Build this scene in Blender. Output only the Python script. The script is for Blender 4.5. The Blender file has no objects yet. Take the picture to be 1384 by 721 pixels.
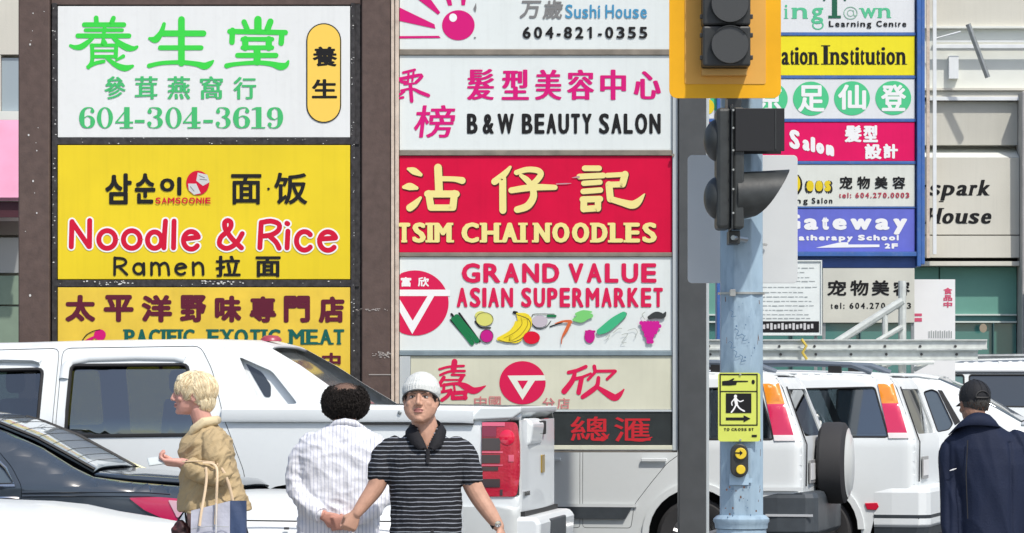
import bpy, bmesh, math, random
from mathutils import Vector, Matrix, noise
random.seed(7)
SC = bpy.context.scene
COL = SC.collection
rad = math.radians

# ---------------------------------------------------------------- camera
F, CX, HY, CH = 5000.0, 692.0, 526.0, 1.6      # focal length in photo pixels, centre, horizon row, eye height
cam = bpy.data.cameras.new('camera')
cam.sensor_width = 36.0
cam.lens = 36.0 * F / 1384.0
cam.shift_y = (HY - 360.5) / 1384.0
cam.clip_start = 0.5
cam.clip_end = 3000
cam_o = bpy.data.objects.new('camera', cam)
cam_o.location = (0, 0, CH)
cam_o.rotation_euler = (rad(90), 0, 0)
COL.objects.link(cam_o)
SC.camera = cam_o

# ---------------------------------------------------------------- sky and sun
SUN_EL = rad(54)
SUN_AZ = rad(150)                               # clockwise from +Y: behind the camera, to its right
w = bpy.data.worlds.new('World')
SC.world = w
w.use_nodes = True
nt = w.node_tree
sky = nt.nodes.new('ShaderNodeTexSky')
sky.sky_type = 'NISHITA'
sky.sun_disc = False
sky.sun_elevation = SUN_EL
sky.sun_rotation = SUN_AZ
sky.dust_density = 2.0
nt.links.new(sky.outputs[0], nt.nodes['Background'].inputs[0])
nt.nodes['Background'].inputs[1].default_value = 0.15
sun = bpy.data.lights.new('sun', 'SUN')
sun.energy = 3.3
sun.angle = rad(1.2)
sun.color = (1.0, 0.95, 0.87)
sun_o = bpy.data.objects.new('sun', sun)
sd = Vector((math.sin(SUN_AZ) * math.cos(SUN_EL), math.cos(SUN_AZ) * math.cos(SUN_EL), math.sin(SUN_EL)))
sun_o.rotation_euler = sd.to_track_quat('Z', 'Y').to_euler()
sun_o.location = sd * 40
COL.objects.link(sun_o)
SC.view_settings.view_transform = 'Standard'
SC.view_settings.look = 'None'
SC.view_settings.exposure = 0.14
SC.view_settings.gamma = 1.0

def X(px, d): return (px - CX) * d / F
def Z(py, d): return CH + (HY - py) * d / F

# ---------------------------------------------------------------- materials
def lin(c):
    c = c / 255.0
    return c / 12.92 if c <= 0.04045 else ((c + 0.055) / 1.055) ** 2.4
def rgb(r, g, b): return (lin(r), lin(g), lin(b))
_M = {}
def mat(name, col, rough=0.5, metal=0.0, var=0.0, vscale=6.0, bump=0.0, bscale=40.0, coat=0.0, spec=0.5, dirt=0.0, dirtcol=None, stretch=None, streak=0.0):
    """procedural principled material: base colour with noise variation, optional dirt flecks and bump"""
    if name in _M: return _M[name]
    m = bpy.data.materials.new(name); m.use_nodes = True
    n = m.node_tree; b = n.nodes['Principled BSDF']
    b.inputs['Base Color'].default_value = (*col, 1)
    b.inputs['Roughness'].default_value = rough
    b.inputs['Metallic'].default_value = metal
    b.inputs['Coat Weight'].default_value = coat
    b.inputs['Coat Roughness'].default_value = 0.06
    b.inputs['Specular IOR Level'].default_value = spec
    tc = n.nodes.new('ShaderNodeTexCoord')
    src = tc.outputs['Object']
    if stretch:
        mp = n.nodes.new('ShaderNodeMapping'); mp.inputs['Scale'].default_value = stretch
        n.links.new(src, mp.inputs[0]); src = mp.outputs[0]
    cur = None
    if var > 0:
        nz = n.nodes.new('ShaderNodeTexNoise'); nz.inputs['Scale'].default_value = vscale; nz.inputs['Detail'].default_value = 5
        n.links.new(src, nz.inputs['Vector'])
        r = n.nodes.new('ShaderNodeMapRange')
        r.inputs[1].default_value = 0.3; r.inputs[2].default_value = 0.7
        r.inputs[3].default_value = 1 - var; r.inputs[4].default_value = 1 + var
        n.links.new(nz.outputs[0], r.inputs[0])
        mx = n.nodes.new('ShaderNodeVectorMath'); mx.operation = 'SCALE'
        mx.inputs[0].default_value = col
        n.links.new(r.outputs[0], mx.inputs['Scale'])
        cur = mx.outputs[0]
    if dirt > 0:
        nd = n.nodes.new('ShaderNodeTexNoise'); nd.inputs['Scale'].default_value = 22; nd.inputs['Detail'].default_value = 8
        n.links.new(src, nd.inputs['Vector'])
        r2 = n.nodes.new('ShaderNodeMapRange')
        r2.inputs[1].default_value = 0.52; r2.inputs[2].default_value = 0.72; r2.inputs[4].default_value = dirt
        n.links.new(nd.outputs[0], r2.inputs[0])
        mm = n.nodes.new('ShaderNodeMix'); mm.data_type = 'RGBA'
        n.links.new(r2.outputs[0], mm.inputs[0])
        if cur is not None: n.links.new(cur, mm.inputs[6])
        else: mm.inputs[6].default_value = (*col, 1)
        mm.inputs[7].default_value = (*(dirtcol or (0.12, 0.11, 0.1)), 1)
        cur = mm.outputs[2]
    if streak > 0:
        mp2 = n.nodes.new('ShaderNodeMapping'); mp2.inputs['Scale'].default_value = (26, 1, 1.1); n.links.new(tc.outputs['Object'], mp2.inputs[0])
        ns = n.nodes.new('ShaderNodeTexNoise'); ns.inputs['Scale'].default_value = 1.0; ns.inputs['Detail'].default_value = 6; n.links.new(mp2.outputs[0], ns.inputs['Vector'])
        r3 = n.nodes.new('ShaderNodeMapRange'); r3.inputs[1].default_value = .5; r3.inputs[2].default_value = .8; r3.inputs[3].default_value = 1.0; r3.inputs[4].default_value = 1 - streak; n.links.new(ns.outputs[0], r3.inputs[0])
        sc2 = n.nodes.new('ShaderNodeVectorMath'); sc2.operation = 'SCALE'; n.links.new(r3.outputs[0], sc2.inputs['Scale'])
        if cur is not None: n.links.new(cur, sc2.inputs[0])
        else: sc2.inputs[0].default_value = col
        cur = sc2.outputs[0]
    if cur is not None: n.links.new(cur, b.inputs['Base Color'])
    if bump > 0:
        nb = n.nodes.new('ShaderNodeTexNoise'); nb.inputs['Scale'].default_value = bscale; nb.inputs['Detail'].default_value = 6
        n.links.new(src, nb.inputs['Vector'])
        bp = n.nodes.new('ShaderNodeBump'); bp.inputs['Strength'].default_value = bump; bp.inputs['Distance'].default_value = 0.01
        n.links.new(nb.outputs[0], bp.inputs['Height']); n.links.new(bp.outputs[0], b.inputs['Normal'])
    _M[name] = m
    return m

def glass(name, col=(0.02, 0.025, 0.03), rough=0.03, trans=0.0):
    m = mat(name, col, rough=rough, spec=0.9, coat=0.6)
    m.node_tree.nodes['Principled BSDF'].inputs['Transmission Weight'].default_value = trans
    m.node_tree.nodes['Principled BSDF'].inputs['IOR'].default_value = 1.5
    return m

# ---------------------------------------------------------------- objects
class MB:
    """collects faces in world or local metres, then links them as one mesh object"""
    def __init__(s): s.v = []; s.f = []; s.smooth = []
    def add(s, vs, fs, smooth=False):
        o = len(s.v); s.v += [tuple(v) for v in vs]; s.f += [tuple(i + o for i in f) for f in fs]; s.smooth += [smooth] * len(fs); return s
    def box(s, x0, x1, y0, y1, z0, z1):
        if x0 > x1: x0, x1 = x1, x0
        if y0 > y1: y0, y1 = y1, y0
        if z0 > z1: z0, z1 = z1, z0
        return s.add([(x, y, z) for x in (x0, x1) for y in (y0, y1) for z in (z0, z1)],
                     [(0, 1, 3, 2), (4, 6, 7, 5), (0, 4, 5, 1), (2, 3, 7, 6), (0, 2, 6, 4), (1, 5, 7, 3)])
    def prism(s, pts, y0, y1, caps=True):
        """polygon in x,z extruded from y0 (towards the viewer) to y1"""
        a = sum(pts[i][0] * pts[(i + 1) % len(pts)][1] - pts[(i + 1) % len(pts)][0] * pts[i][1] for i in range(len(pts)))
        if a < 0: pts = pts[::-1]
        n = len(pts)
        vs = [(p[0], y0, p[1]) for p in pts] + [(p[0], y1, p[1]) for p in pts]
        fs = [(i, i + n, (i + 1) % n + n, (i + 1) % n) for i in range(n)]
        if caps: fs += [tuple(range(n)), tuple(range(2 * n - 1, n - 1, -1))]
        return s.add(vs, fs)
    def tube(s, pts, r, n=10, caps=True, flat=1.0, smooth=True):
        """round bar through pts; r a number or one per point"""
        pts = [Vector(p) for p in pts]; m = len(pts)
        rs = r if isinstance(r, (list, tuple)) else [r] * m
        vs = []; up = None
        for i, p in enumerate(pts):
            t = (pts[min(i + 1, m - 1)] - pts[max(i - 1, 0)]).normalized()
            if up is None: up = Vector((0, 0, 1)) if abs(t.z) < 0.9 else Vector((0, 1, 0))
            a = t.cross(up).normalized(); up = a.cross(t).normalized()
            for k in range(n):
                th = 2 * math.pi * k / n
                vs.append(p + (a * math.cos(th) + up * math.sin(th) * flat) * rs[i])
        fs = [(i * n + k, i * n + (k + 1) % n, (i + 1) * n + (k + 1) % n, (i + 1) * n + k) for i in range(m - 1) for k in range(n)]
        if caps: fs += [tuple(range(n - 1, -1, -1)), tuple(range((m - 1) * n, m * n))]
        return s.add(vs, fs, smooth)
    def lathe(s, prof, axis='z', at=(0, 0, 0), n=24, smooth=True):
        """profile of (radius, height) turned about an axis"""
        vs = []
        for r, h in prof:
            for k in range(n):
                th = 2 * math.pi * k / n; a, b = r * math.cos(th), r * math.sin(th)
                p = {'z': (a, b, h), 'y': (a, h, b), 'x': (h, a, b)}[axis]
                vs.append((p[0] + at[0], p[1] + at[1], p[2] + at[2]))
        m = len(prof)
        fs = [(i * n + k, i * n + (k + 1) % n, (i + 1) * n + (k + 1) % n, (i + 1) * n + k) for i in range(m - 1) for k in range(n)]
        fs += [tuple(range(n)), tuple(range((m - 1) * n, m * n))]
        return s.add(vs, fs, smooth)

def tag(o, label=None, cat=None, group=None, kind=None):
    for k, v in (('label', label), ('category', cat), ('group', group), ('kind', kind)):
        if v: o[k] = v
    return o
def thing(name, label, cat, loc=(0, 0, 0), rz=0.0, group=None):
    o = bpy.data.objects.new(name, None); COL.objects.link(o)
    o.empty_display_size = 0.2
    o.location = loc; o.rotation_euler = (0, 0, rz)
    return tag(o, label, cat, group)
def rootloc(o):
    while o.parent: o = o.parent
    return o.location
def link(name, me, m, parent=None, label=None, bevel=0.0, weighted=False, kind=None):
    o = bpy.data.objects.new(name, me); COL.objects.link(o)
    if m is not None:
        if not me.materials: me.materials.append(m)
    if parent: o.parent = parent
    if label: o['label'] = label
    if kind: o['kind'] = kind
    if bevel:
        b = o.modifiers.new('edge', 'BEVEL'); b.width = bevel; b.segments = 2; b.limit_method = 'ANGLE'; b.angle_limit = rad(35)
    return o
def part(name, mb, m, parent=None, world=True, label=None, bevel=0.0, kind=None, recalc=True):
    """one mesh object from a builder; world=True: its coordinates are world metres (root not rotated)"""
    me = bpy.data.meshes.new(name)
    off = Vector(rootloc(parent)) if (parent and world) else Vector((0, 0, 0))
    me.from_pydata([tuple(Vector(v) - off) for v in mb.v], [], mb.f)
    if recalc:
        bm = bmesh.new(); bm.from_mesh(me); bmesh.ops.recalc_face_normals(bm, faces=bm.faces); bm.to_mesh(me); bm.free()
    if any(mb.smooth):
        me.polygons.foreach_set('use_smooth', mb.smooth)
        me.set_sharp_from_angle(angle=rad(40))
    me.update()
    return link(name, me, m, parent, label, bevel, kind=kind)
def structure(o): o['kind'] = 'structure'; return o
# ---------------------------------------------------------------- lettering engine
HELV = dict(zip('ABCDEFGHIJKLMNOPQRSTUVWXYZ', (667, 722, 722, 722, 667, 611, 778, 722, 278, 556, 722, 611, 833, 722, 778, 667, 778, 722, 667, 611, 722, 667, 944, 667, 667, 611)))
HELV.update(dict(zip('abcdefghijklmnopqrstuvwxyz', (556, 611, 556, 611, 556, 333, 611, 611, 278, 278, 556, 278, 889, 611, 611, 611, 611, 389, 556, 333, 611, 556, 778, 556, 556, 500))))
HELV.update({c: 556 for c in '0123456789'}); HELV.update({'&': 722, '-': 333, ' ': 290, '.': 278, ':': 278, '@': 900, '(': 333, ')': 333})
_G = {}
def glyph(ch):
    """outline faces of one character of the built-in font, in em units: (verts, faces)"""
    if ch in _G: return _G[ch]
    c = bpy.data.curves.new('glyph', 'FONT'); c.body = ch; c.resolution_u = 3
    o = bpy.data.objects.new('glyph', c); COL.objects.link(o)
    me = bpy.data.meshes.new_from_object(o.evaluated_get(bpy.context.evaluated_depsgraph_get()))
    vs = [(v.co.x, v.co.y) for v in me.vertices]; fs = [tuple(p.vertices) for p in me.polygons]
    bpy.data.meshes.remove(me); bpy.data.objects.remove(o); bpy.data.curves.remove(c)
    _G[ch] = (vs, fs); return _G[ch]
def _load(chars):
    """read many characters with one depsgraph update"""
    obs = []
    for ch in sorted(set(chars) - set(_G) - {' '}):
        c = bpy.data.curves.new('glyph', 'FONT'); c.body = ch; c.resolution_u = 3
        o = bpy.data.objects.new('glyph', c); COL.objects.link(o); obs.append((ch, o, c))
    dg = bpy.context.evaluated_depsgraph_get()
    for ch, o, c in obs:
        me = bpy.data.meshes.new_from_object(o.evaluated_get(dg))
        _G[ch] = ([(v.co.x, v.co.y) for v in me.vertices], [tuple(p.vertices) for p in me.polygons]); bpy.data.meshes.remove(me)
    for ch, o, c in obs: bpy.data.objects.remove(o); bpy.data.curves.remove(c)
_load('養生堂參茸燕窩行面饭拉太平洋野味專門店沾仔記髮型美容中心票榜嘉欣總滙富万歲宠物登仙足中國分店設計菓象食品中山熟食京泉宗 삼순이'
      'ABCDEFGHIJKLMNOPQRSTUVWXYZabcdefghijklmnopqrstuvwxyz0123456789&-.:@()·')

def catmull(pts, n=6):
    if len(pts) < 3: return [tuple(p) for p in pts]
    out = []; P = [pts[0]] + list(pts) + [pts[-1]]
    for i in range(1, len(P) - 2):
        p0, p1, p2, p3 = P[i - 1:i + 3]
        for k in range(n):
            t = k / n
            out.append(tuple(0.5 * (2 * p1[j] + (p2[j] - p0[j]) * t + (2 * p0[j] - 5 * p1[j] + 4 * p2[j] - p3[j]) * t * t + (3 * p1[j] - p0[j] - 3 * p2[j] + p3[j]) * t ** 3) for j in range(len(p1))))
    out.append(tuple(pts[-1])); return out

class Art:
    """flat print on an upright sign face standing at distance d; coordinates are positions on that face in photo pixels,
    every piece one hair (0.15 mm) proud of the one before so that no two lie in one plane"""
    def __init__(s, parent, d, off=0.003, slope=0.0, x0=0.0, scale=1.0):
        s.parent, s.d, s.off, s.slope, s.x0 = parent, d, off, slope, x0; s.k = 0; s.base = 0.0; s.mb = None
    def P(s, x, y, y3): return (X(x, s.d), y3, Z(y + s.slope * (x - s.x0), s.d))
    def lay(s, vs, fs, ramp=0.0):
        y3 = s.d - s.off - s.base - (s.k % 24) * 0.000035; s.k += 1
        s.mb.add([s.P(x, y, y3 - ramp * i) for i, (x, y) in enumerate(vs)], fs)
    def begin(s): s.mb = MB(); s.base += 0.0010; s.k = 0; return s
    def end(s, name, m, label=None):
        me = bpy.data.meshes.new(name); off = Vector(rootloc(s.parent))
        me.from_pydata([tuple(Vector(v) - off) for v in s.mb.v], [], s.mb.f)
        bm = bmesh.new(); bm.from_mesh(me)
        flip = [f for f in bm.faces if f.normal.y > 0]
        bmesh.ops.reverse_faces(bm, faces=flip); bm.to_mesh(me); bm.free()
        return link(name, me, m, s.parent, label)
    def poly(s, pts): s.lay(pts, [tuple(range(len(pts)))])
    def rect(s, x0, y0, x1, y1): s.poly([(x0, y0), (x1, y0), (x1, y1), (x0, y1)])
    def disc(s, cx, cy, rx, ry=None, a0=0, a1=360, n=40):
        ry = ry or rx
        s.poly([(cx + rx * math.cos(rad(a0 + (a1 - a0) * k / n)), cy + ry * math.sin(rad(a0 + (a1 - a0) * k / n))) for k in range(n if a1 - a0 == 360 else n + 1)])
    def ring(s, cx, cy, ro, ri, sx=1.0, thin=1.0, n=40, a0=0, a1=360):
        vs = []; fs = []
        for k in range(n + 1):
            t = rad(a0 + (a1 - a0) * k / n)
            vs += [(cx + ro * sx * math.cos(t), cy + ro * math.sin(t)), (cx + ri * sx * thin * math.cos(t), cy + ri * math.sin(t))]
        fs = [(2 * k, 2 * k + 1, 2 * k + 3, 2 * k + 2) for k in range(n)]
        s.lay(vs, fs)
    def glyphs(s, ch, x0, y0, x1, y1, bold=(0, 0), keep=False, slant=0.0, n=8, box=None):
        """one character stretched into the box; bold = extra pixels to each side"""
        vs, fs = _G[ch]
        if not vs: return
        if box: gx0, gy0, gx1, gy1 = box
        else:
            gx0, gx1 = min(v[0] for v in vs), max(v[0] for v in vs); gy0, gy1 = min(v[1] for v in vs), max(v[1] for v in vs)
        bx, by = bold
        sx = (x1 - x0 - 2 * bx) / max(gx1 - gx0, 1e-4); sy = (y1 - y0 - 2 * by) / max(gy1 - gy0, 1e-4)
        offs = [(0, 0)] if bx == 0 and by == 0 else [(bx * math.cos(2 * math.pi * k / n), by * math.sin(2 * math.pi * k / n)) for k in range(n)] + [(0, 0)]
        for ox, oy in offs:
            s.lay([(x0 + bx + (v[0] - gx0) * sx + ox + slant * (v[1] - gy0) * sy, y1 - by - (v[1] - gy0) * sy + oy) for v in vs], fs)
    def cjk(s, text, boxes, bold=(1, 1), **k):
        for ch, b in zip(text, boxes): s.glyphs(ch, *b, bold=bold, **k)
    def row(s, text, x0, y0, x1, y1, bold=(1, 1), gap=0.12, **k):
        """characters of equal width in one row"""
        n = len(text); w = (x1 - x0) / (n + gap * (n - 1))
        for i, ch in enumerate(text):
            if ch != ' ': s.glyphs(ch, x0 + i * w * (1 + gap), y0, x0 + i * w * (1 + gap) + w, y1, bold=bold, **k)
    def latin(s, text, x0, base, x1, cap, bold=(0.5, 0.5), slab=0.0, slant=0.0, n=8, track=0.0):
        """grotesque (or, with slab > 0, slab-serif) text from x0 to x1; cap = capital height, base = baseline row"""
        adv = [HELV.get(c, 600) + track for c in text]; tot = sum(adv) - track
        u = (x1 - x0) / tot; x = x0; vs0, _ = _G['H']
        capem = max(v[1] for v in vs0); sy = cap / capem; bx, by = bold
        for c, a in zip(text, adv):
            if c != ' ':
                vs, fs = _G[c]
                gx0, gx1 = min(v[0] for v in vs), max(v[0] for v in vs)
                narrow = c in 'Iil.:·j1' or (slab and c in "'")
                side = 55 * u if not slab else 45 * u
                w = (a - track) * u - 2 * side
                if narrow:
                    gw = (gx1 - gx0) * sy * 0.85 + 2 * bx
                    if slab: gw = max(gw, 0.12 * cap)
                    lx = x + side + (w - gw) / 2
                else: gw = w; lx = x + side
                if c == '1': s.poly([(lx + gw * .5, base - cap), (lx - gw * .9, base - cap * .78), (lx - gw * .9, base - cap * .68), (lx + gw * .5, base - cap * .8)])
                kx = max(gw - 2 * bx, 0.3) / max(gx1 - gx0, 1e-4)
                gy0 = min(v[1] for v in vs); gy1 = max(v[1] for v in vs)
                offs = [(0, 0)] if bx == 0 and by == 0 else [(bx * math.cos(2 * math.pi * k / n), by * math.sin(2 * math.pi * k / n)) for k in range(n)] + [(0, 0)]
                for ox, oy in offs:
                    s.lay([(lx + bx + (v[0] - gx0) * kx + ox + slant * v[1] * sy, base - by * 0.9 - v[1] * sy * (1 - 1.8 * by / cap) + oy) for v in vs], fs)
                if slab:
                    L, R = lx, lx + gw; t = slab; q = bx + 1.1 * sy * 0.05
                    low = cap * 0.66 if c.islower() else cap
                    feet = {'T': [(.5, 0, 1.0)], 'S': [], 'I': [(.5, 0, 1.6), (.5, 1, 1.6)], 'M': [(0.04, 0, 1), (.96, 0, 1), (.04, 1, .8), (.96, 1, .8)], 'H': [(.08, 0, 1.1), (.92, 0, 1.1), (.08, 1, 1.1), (.92, 1, 1.1)],
                            'A': [(.04, 0, 1.1), (.96, 0, 1.1)], 'N': [(.08, 0, 1.1), (.08, 1, .9), (.92, 1, 1.1)], 'D': [(.05, 0, .8), (.05, 1, .8)], 'L': [(.08, 1, 1.1), (.05, 0, .9)], 'E': [(.05, 0, .9), (.05, 1, .9)],
                            'P': [(.1, 0, 1.2), (.06, 1, .9)], 'F': [(.1, 0, 1.2), (.06, 1, .9)], 'X': [(.1, 0, 1.1), (.9, 0, 1.1), (.1, 1, 1.1), (.9, 1, 1.1)], 'K': [(.1, 0, 1.1), (.1, 1, 1.1)], 'R': [(.1, 0, 1), (.95, 0, .8)],
                            'n': [(.1, 0, 1), (.9, 0, 1), (.05, 1, .7)], 'w': [(.03, 1, .9), (.97, 1, .9), (.5, 1, .5)], 'i': [(.5, 0, 1), (.3, 1, .6)], 'l': [(.5, 0, 1)], 'r': [(.2, 0, 1), (.1, 1, .6)], 'k': [(.1, 0, 1), (.9, 0, .8)],
                            'p': [(.1, -.42, 1)], 'a': [(.95, 0, .6)], 'u': [(.05, 1, .7), (.85, 1, .5), (1, 0, .6)], '1': [(.6, 0, 2.0)], '4': [(.72, 0, 1.3)]}.get(c, [])
                    sw = cap * 0.15
                    for fx, fy, fw in feet:
                        cx = L + (R - L) * fx; yy = base - fy * (low if fy >= 0 else cap)
                        cx += slant * (base - yy)
                        h0, h1 = (yy - t, yy) if fy <= 0 else (yy, yy + t)
                        s.rect(cx - sw * fw, h0, cx + sw * fw, h1)
            x += a * u
    def stroke(s, pts, w, cap=True, smooth=True, n=5, taper=None):
        """painted stroke: pts (x, y) or (x, y, width)"""
        P = [(p[0], p[1], (p[2] if len(p) > 2 else w)) for p in pts]
        if len(P) > 4 and math.hypot(P[0][0] - P[-1][0], P[0][1] - P[-1][1]) < 0.05: cap = False
        if smooth: P = catmull(P, n)
        L = []; R = []
        for i, p in enumerate(P):
            a, b = P[max(i - 1, 0)], P[min(i + 1, len(P) - 1)]
            tx, ty = b[0] - a[0], b[1] - a[1]; l = math.hypot(tx, ty) or 1; nx, ny = -ty / l, tx / l
            k = 1.0
            if 0 < i < len(P) - 1 and not smooth:
                ax, ay = p[0] - a[0], p[1] - a[1]; la = math.hypot(ax, ay) or 1
                k = 1 / max(0.5, abs((nx * -ay / la) + (ny * ax / la)))
            h = p[2] / 2 * k
            L.append((p[0] + nx * h, p[1] + ny * h)); R.append((p[0] - nx * h, p[1] - ny * h))
        vs = []; fs = []
        for a, b in zip(L, R): vs += [a, b]
        m = len(L); fs = [(2 * i, 2 * i + 1, 2 * i + 3, 2 * i + 2) for i in range(m - 1)]
        if cap:
            for e, q in ((0, 1), (m - 1, m - 2)):
                p = P[e]; t = math.atan2(P[e][1] - P[q][1], P[e][0] - P[q][0]); o = len(vs); h = p[2] / 2
                ring = [(p[0] + h * math.cos(t - math.pi / 2 + math.pi * k / 6), p[1] + h * math.sin(t - math.pi / 2 + math.pi * k / 6)) for k in range(7)]
                vs += ring; fs.append(tuple(range(o, o + 7)))
        s.lay(vs, fs, 2.5e-6)
    def strokes(s, lst, w, dx=0, dy=0, sc=1.0, **k):
        for st in lst: s.stroke([(p[0] * sc + dx, p[1] * sc + dy) + tuple(q * 1.0 for q in p[2:]) for p in st], w, **k)
    def arc(s, cx, cy, rx, ry, a0, a1, w, n=16, **k):
        s.stroke([(cx + rx * math.cos(rad(a0 + (a1 - a0) * i / n)), cy + ry * math.sin(rad(a0 + (a1 - a0) * i / n))) for i in range(n + 1)], w, n=1, **k)
# ---------------------------------------------------------------- colours of the place
M_BROWN = mat('brown painted steel', (0.106, 0.075, 0.066), 0.65, spec=.2, var=0.12, vscale=14, bump=0.15, bscale=60, dirt=0.25, dirtcol=(0.05, 0.04, 0.04))
M_DARKFR = mat('weathered dark frame', (0.04, 0.038, 0.04), 0.6, spec=.2, var=0.4, vscale=30, dirt=0.1, dirtcol=(0.2, 0.19, 0.18))
M_ACRYL = mat('white sign acrylic', (0.72, 0.735, 0.725), 0.4, spec=0.3, var=0.03, vscale=2, dirt=0.08, dirtcol=(0.5, 0.5, 0.48), streak=.05)
M_ACRYL2 = mat('cool white sign acrylic', (0.69, 0.735, 0.72), 0.3, var=0.03, vscale=2, dirt=0.07, dirtcol=(0.5, 0.5, 0.48), streak=.05)
M_YELLOW = mat('yellow sign acrylic', (0.74, 0.56, 0.010), 0.32, var=0.05, vscale=2, streak=.05)
M_YELLOW2 = mat('faded yellow sign acrylic', (0.76, 0.53, 0.05), 0.35, var=0.08, vscale=5, streak=.05)
M_RED = mat('crimson sign acrylic', (0.60, 0.0035, 0.045), 0.5, spec=0.15, var=0.06, vscale=4, streak=.05)
M_CREAM = mat('cream sign board', (0.60, 0.60, 0.47), 0.45, var=0.06, vscale=3, streak=.05)
M_BLACKB = mat('black sign board', (0.017, 0.022, 0.022), 0.4, var=0.2, vscale=12, streak=.05)
M_CAPS = mat('amber vinyl', (0.83, 0.56, 0.10), 0.6, spec=0.2)
V_GREEN = mat('bright green vinyl', (0.045, 0.60, 0.065), 0.6, spec=0.2)
V_GREEN2 = mat('mid green vinyl', (0.06, 0.45, 0.15), 0.6, spec=0.2)
V_BLACK = mat('black vinyl', (0.012, 0.012, 0.013), 0.6, spec=0.2)
V_RED = mat('red vinyl', (0.56, 0.006, 0.035), 0.6, spec=0.2)
V_WHITE = mat('white vinyl', (0.8, 0.8, 0.8), 0.6, spec=0.2)
V_MAG = mat('magenta vinyl', (0.60, 0.008, 0.17), 0.6, spec=0.2)
V_PINKR = mat('rose red vinyl', (0.62, 0.010, 0.075), 0.6, spec=0.2)
V_MAROON = mat('maroon vinyl', (0.11, 0.012, 0.03), 0.6, spec=0.2)
V_TEAL = mat('deep teal vinyl', (0.008, 0.11, 0.09), 0.6, spec=0.2)
V_SKY = mat('sky blue vinyl', (0.06, 0.27, 0.46), 0.6, spec=0.2)
V_CREAMT = mat('pale gold vinyl', (0.78, 0.68, 0.26), 0.6, spec=0.2)
V_CREAMED = mat('cream edge vinyl', (0.85, 0.8, 0.62), 0.6, spec=0.2)
V_GREY = mat('grey vinyl', (0.2, 0.2, 0.2), 0.6, spec=0.2)
M_TRIM = mat('tan aluminium trim', (0.24, 0.21, 0.17), 0.45, metal=0.3, var=0.2, vscale=9)
M_TRIMB = mat('blue grey aluminium trim', (0.22, 0.28, 0.31), 0.4, metal=0.3, var=0.15, vscale=9)
M_POST = mat('cream painted post', (0.60, 0.50, 0.41), 0.5, var=0.12, vscale=16, dirt=0.3, dirtcol=(0.2, 0.13, 0.1))
M_LEDGE = mat('pale cabinet edge', (0.5, 0.54, 0.55), 0.4, metal=0.2)
M_CHAR = mat('charcoal painted post', (0.062, 0.066, 0.068), 0.45, var=0.1, vscale=8, dirt=0.08)

D1 = 29.5
def slab(name, m, parent, d, x0, y0, x1, y1, thick=0.05, front=0.0, label=None, bevel=0.003, kind=None):
    """upright board: photo-pixel rectangle at distance d, its face `front` metres before d"""
    return part(name, MB().box(X(x0, d), X(x1, d), d - front, d - front + thick, Z(y1, d), Z(y0, d)), m, parent, label=label, bevel=bevel, kind=kind)
def flecks(parent, d, spots, m, off=0.004):
    a = Art(parent, d, off)
    a.begin()
    for x, y, r in spots:
        n = random.randint(5, 7); ph = random.random() * 6
        a.poly([(x + r * random.uniform(.6, 1.3) * math.cos(ph + 6.283 * k / n), y + r * random.uniform(.5, 1.1) * math.sin(ph + 6.283 * k / n)) for k in range(n)])
    return a.end('paint_fleck', m).__setitem__('kind', 'stuff')

# ================================================================ left pylon
PL = thing('pylon_sign', 'brown steel pylon sign with white, yellow and faded yellow panels behind the white truck', 'sign', (X(257, D1), D1 + .2, 0))
slab('column', M_BROWN, PL, D1, 27, -120, 69, HY + CH * F / D1, 0.32, 0.10, bevel=0.012)
slab('column', M_BROWN, PL, D1, 489, -120, 528, HY + CH * F / D1, 0.32, 0.06, bevel=0.012)
slab('top_beam', M_BROWN, PL, D1, 70, -120, 488, 7, 0.3, 0.03)
slab('cabinet', M_DARKFR, PL, D1, 69.5, 6, 488.5, 640, 0.26, 0.012)
for y0, y1 in ((187, 196), (379, 388)):
    slab('frame_bar', M_DARKFR, PL, D1, 72, y0, 486, y1, 0.03, 0.045)
slab('frame_bar', M_DARKFR, PL, D1, 71, 5, 78, 636, 0.03, 0.048)
slab('frame_bar', M_DARKFR, PL, D1, 474.5, 5, 480, 636, 0.03, 0.048)
slab('frame_bar', M_DARKFR, PL, D1, 478, 5, 487, 636, 0.03, 0.03)
sp = [(random.uniform(72, 77), random.uniform(10, 560), random.uniform(.4, 1.3)) for _ in range(38)] + [(random.uniform(475, 479), random.uniform(10, 480), random.uniform(.4, 1.0)) for _ in range(40)] + \
     [(random.uniform(75, 480), random.choice((188, 191, 194, 381, 384, 386)) + random.uniform(-1, 1), random.uniform(.4, 1.1)) for _ in range(40)] + \
     [(random.gauss(160, 18), 383 + random.uniform(-3, 2), random.uniform(.8, 2)) for _ in range(18)] + [(random.gauss(300, 22), 383 + random.uniform(-3, 2), random.uniform(.7, 1.6)) for _ in range(22)]
a = Art(PL, D1, 0.0485); a.begin()
for x, y, r in sp:
    n = 6; ph = random.random() * 6
    a.poly([(x + r * random.uniform(.7, 1.6) * math.cos(ph + 6.283 * k / n), y + r * random.uniform(.4, .9) * math.sin(ph + 6.283 * k / n)) for k in range(n)])
tag(a.end('chipped_paint', mat('bare white chips', (0.6, 0.6, 0.58), 0.6)), kind='stuff')
a = Art(PL, D1, 0.104); a.begin()
for x, y, r in [(43, 62, 1.2), (41, 184, 1.2), (47, 20, .8), (52, 205, .8), (47, 246, 1.2), (52, 289, 1.0), (43, 400, 1.5)] + [(random.uniform(30, 66), random.uniform(5, 460), .5) for _ in range(7)]:
    a.disc(x, y, r, r * 1.3, n=7)
tag(a.end('chipped_paint', mat('bare white chips', (0.6, 0.6, 0.58), 0.6)), kind='stuff')
a = Art(PL, D1, 0.064); a.begin()
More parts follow.
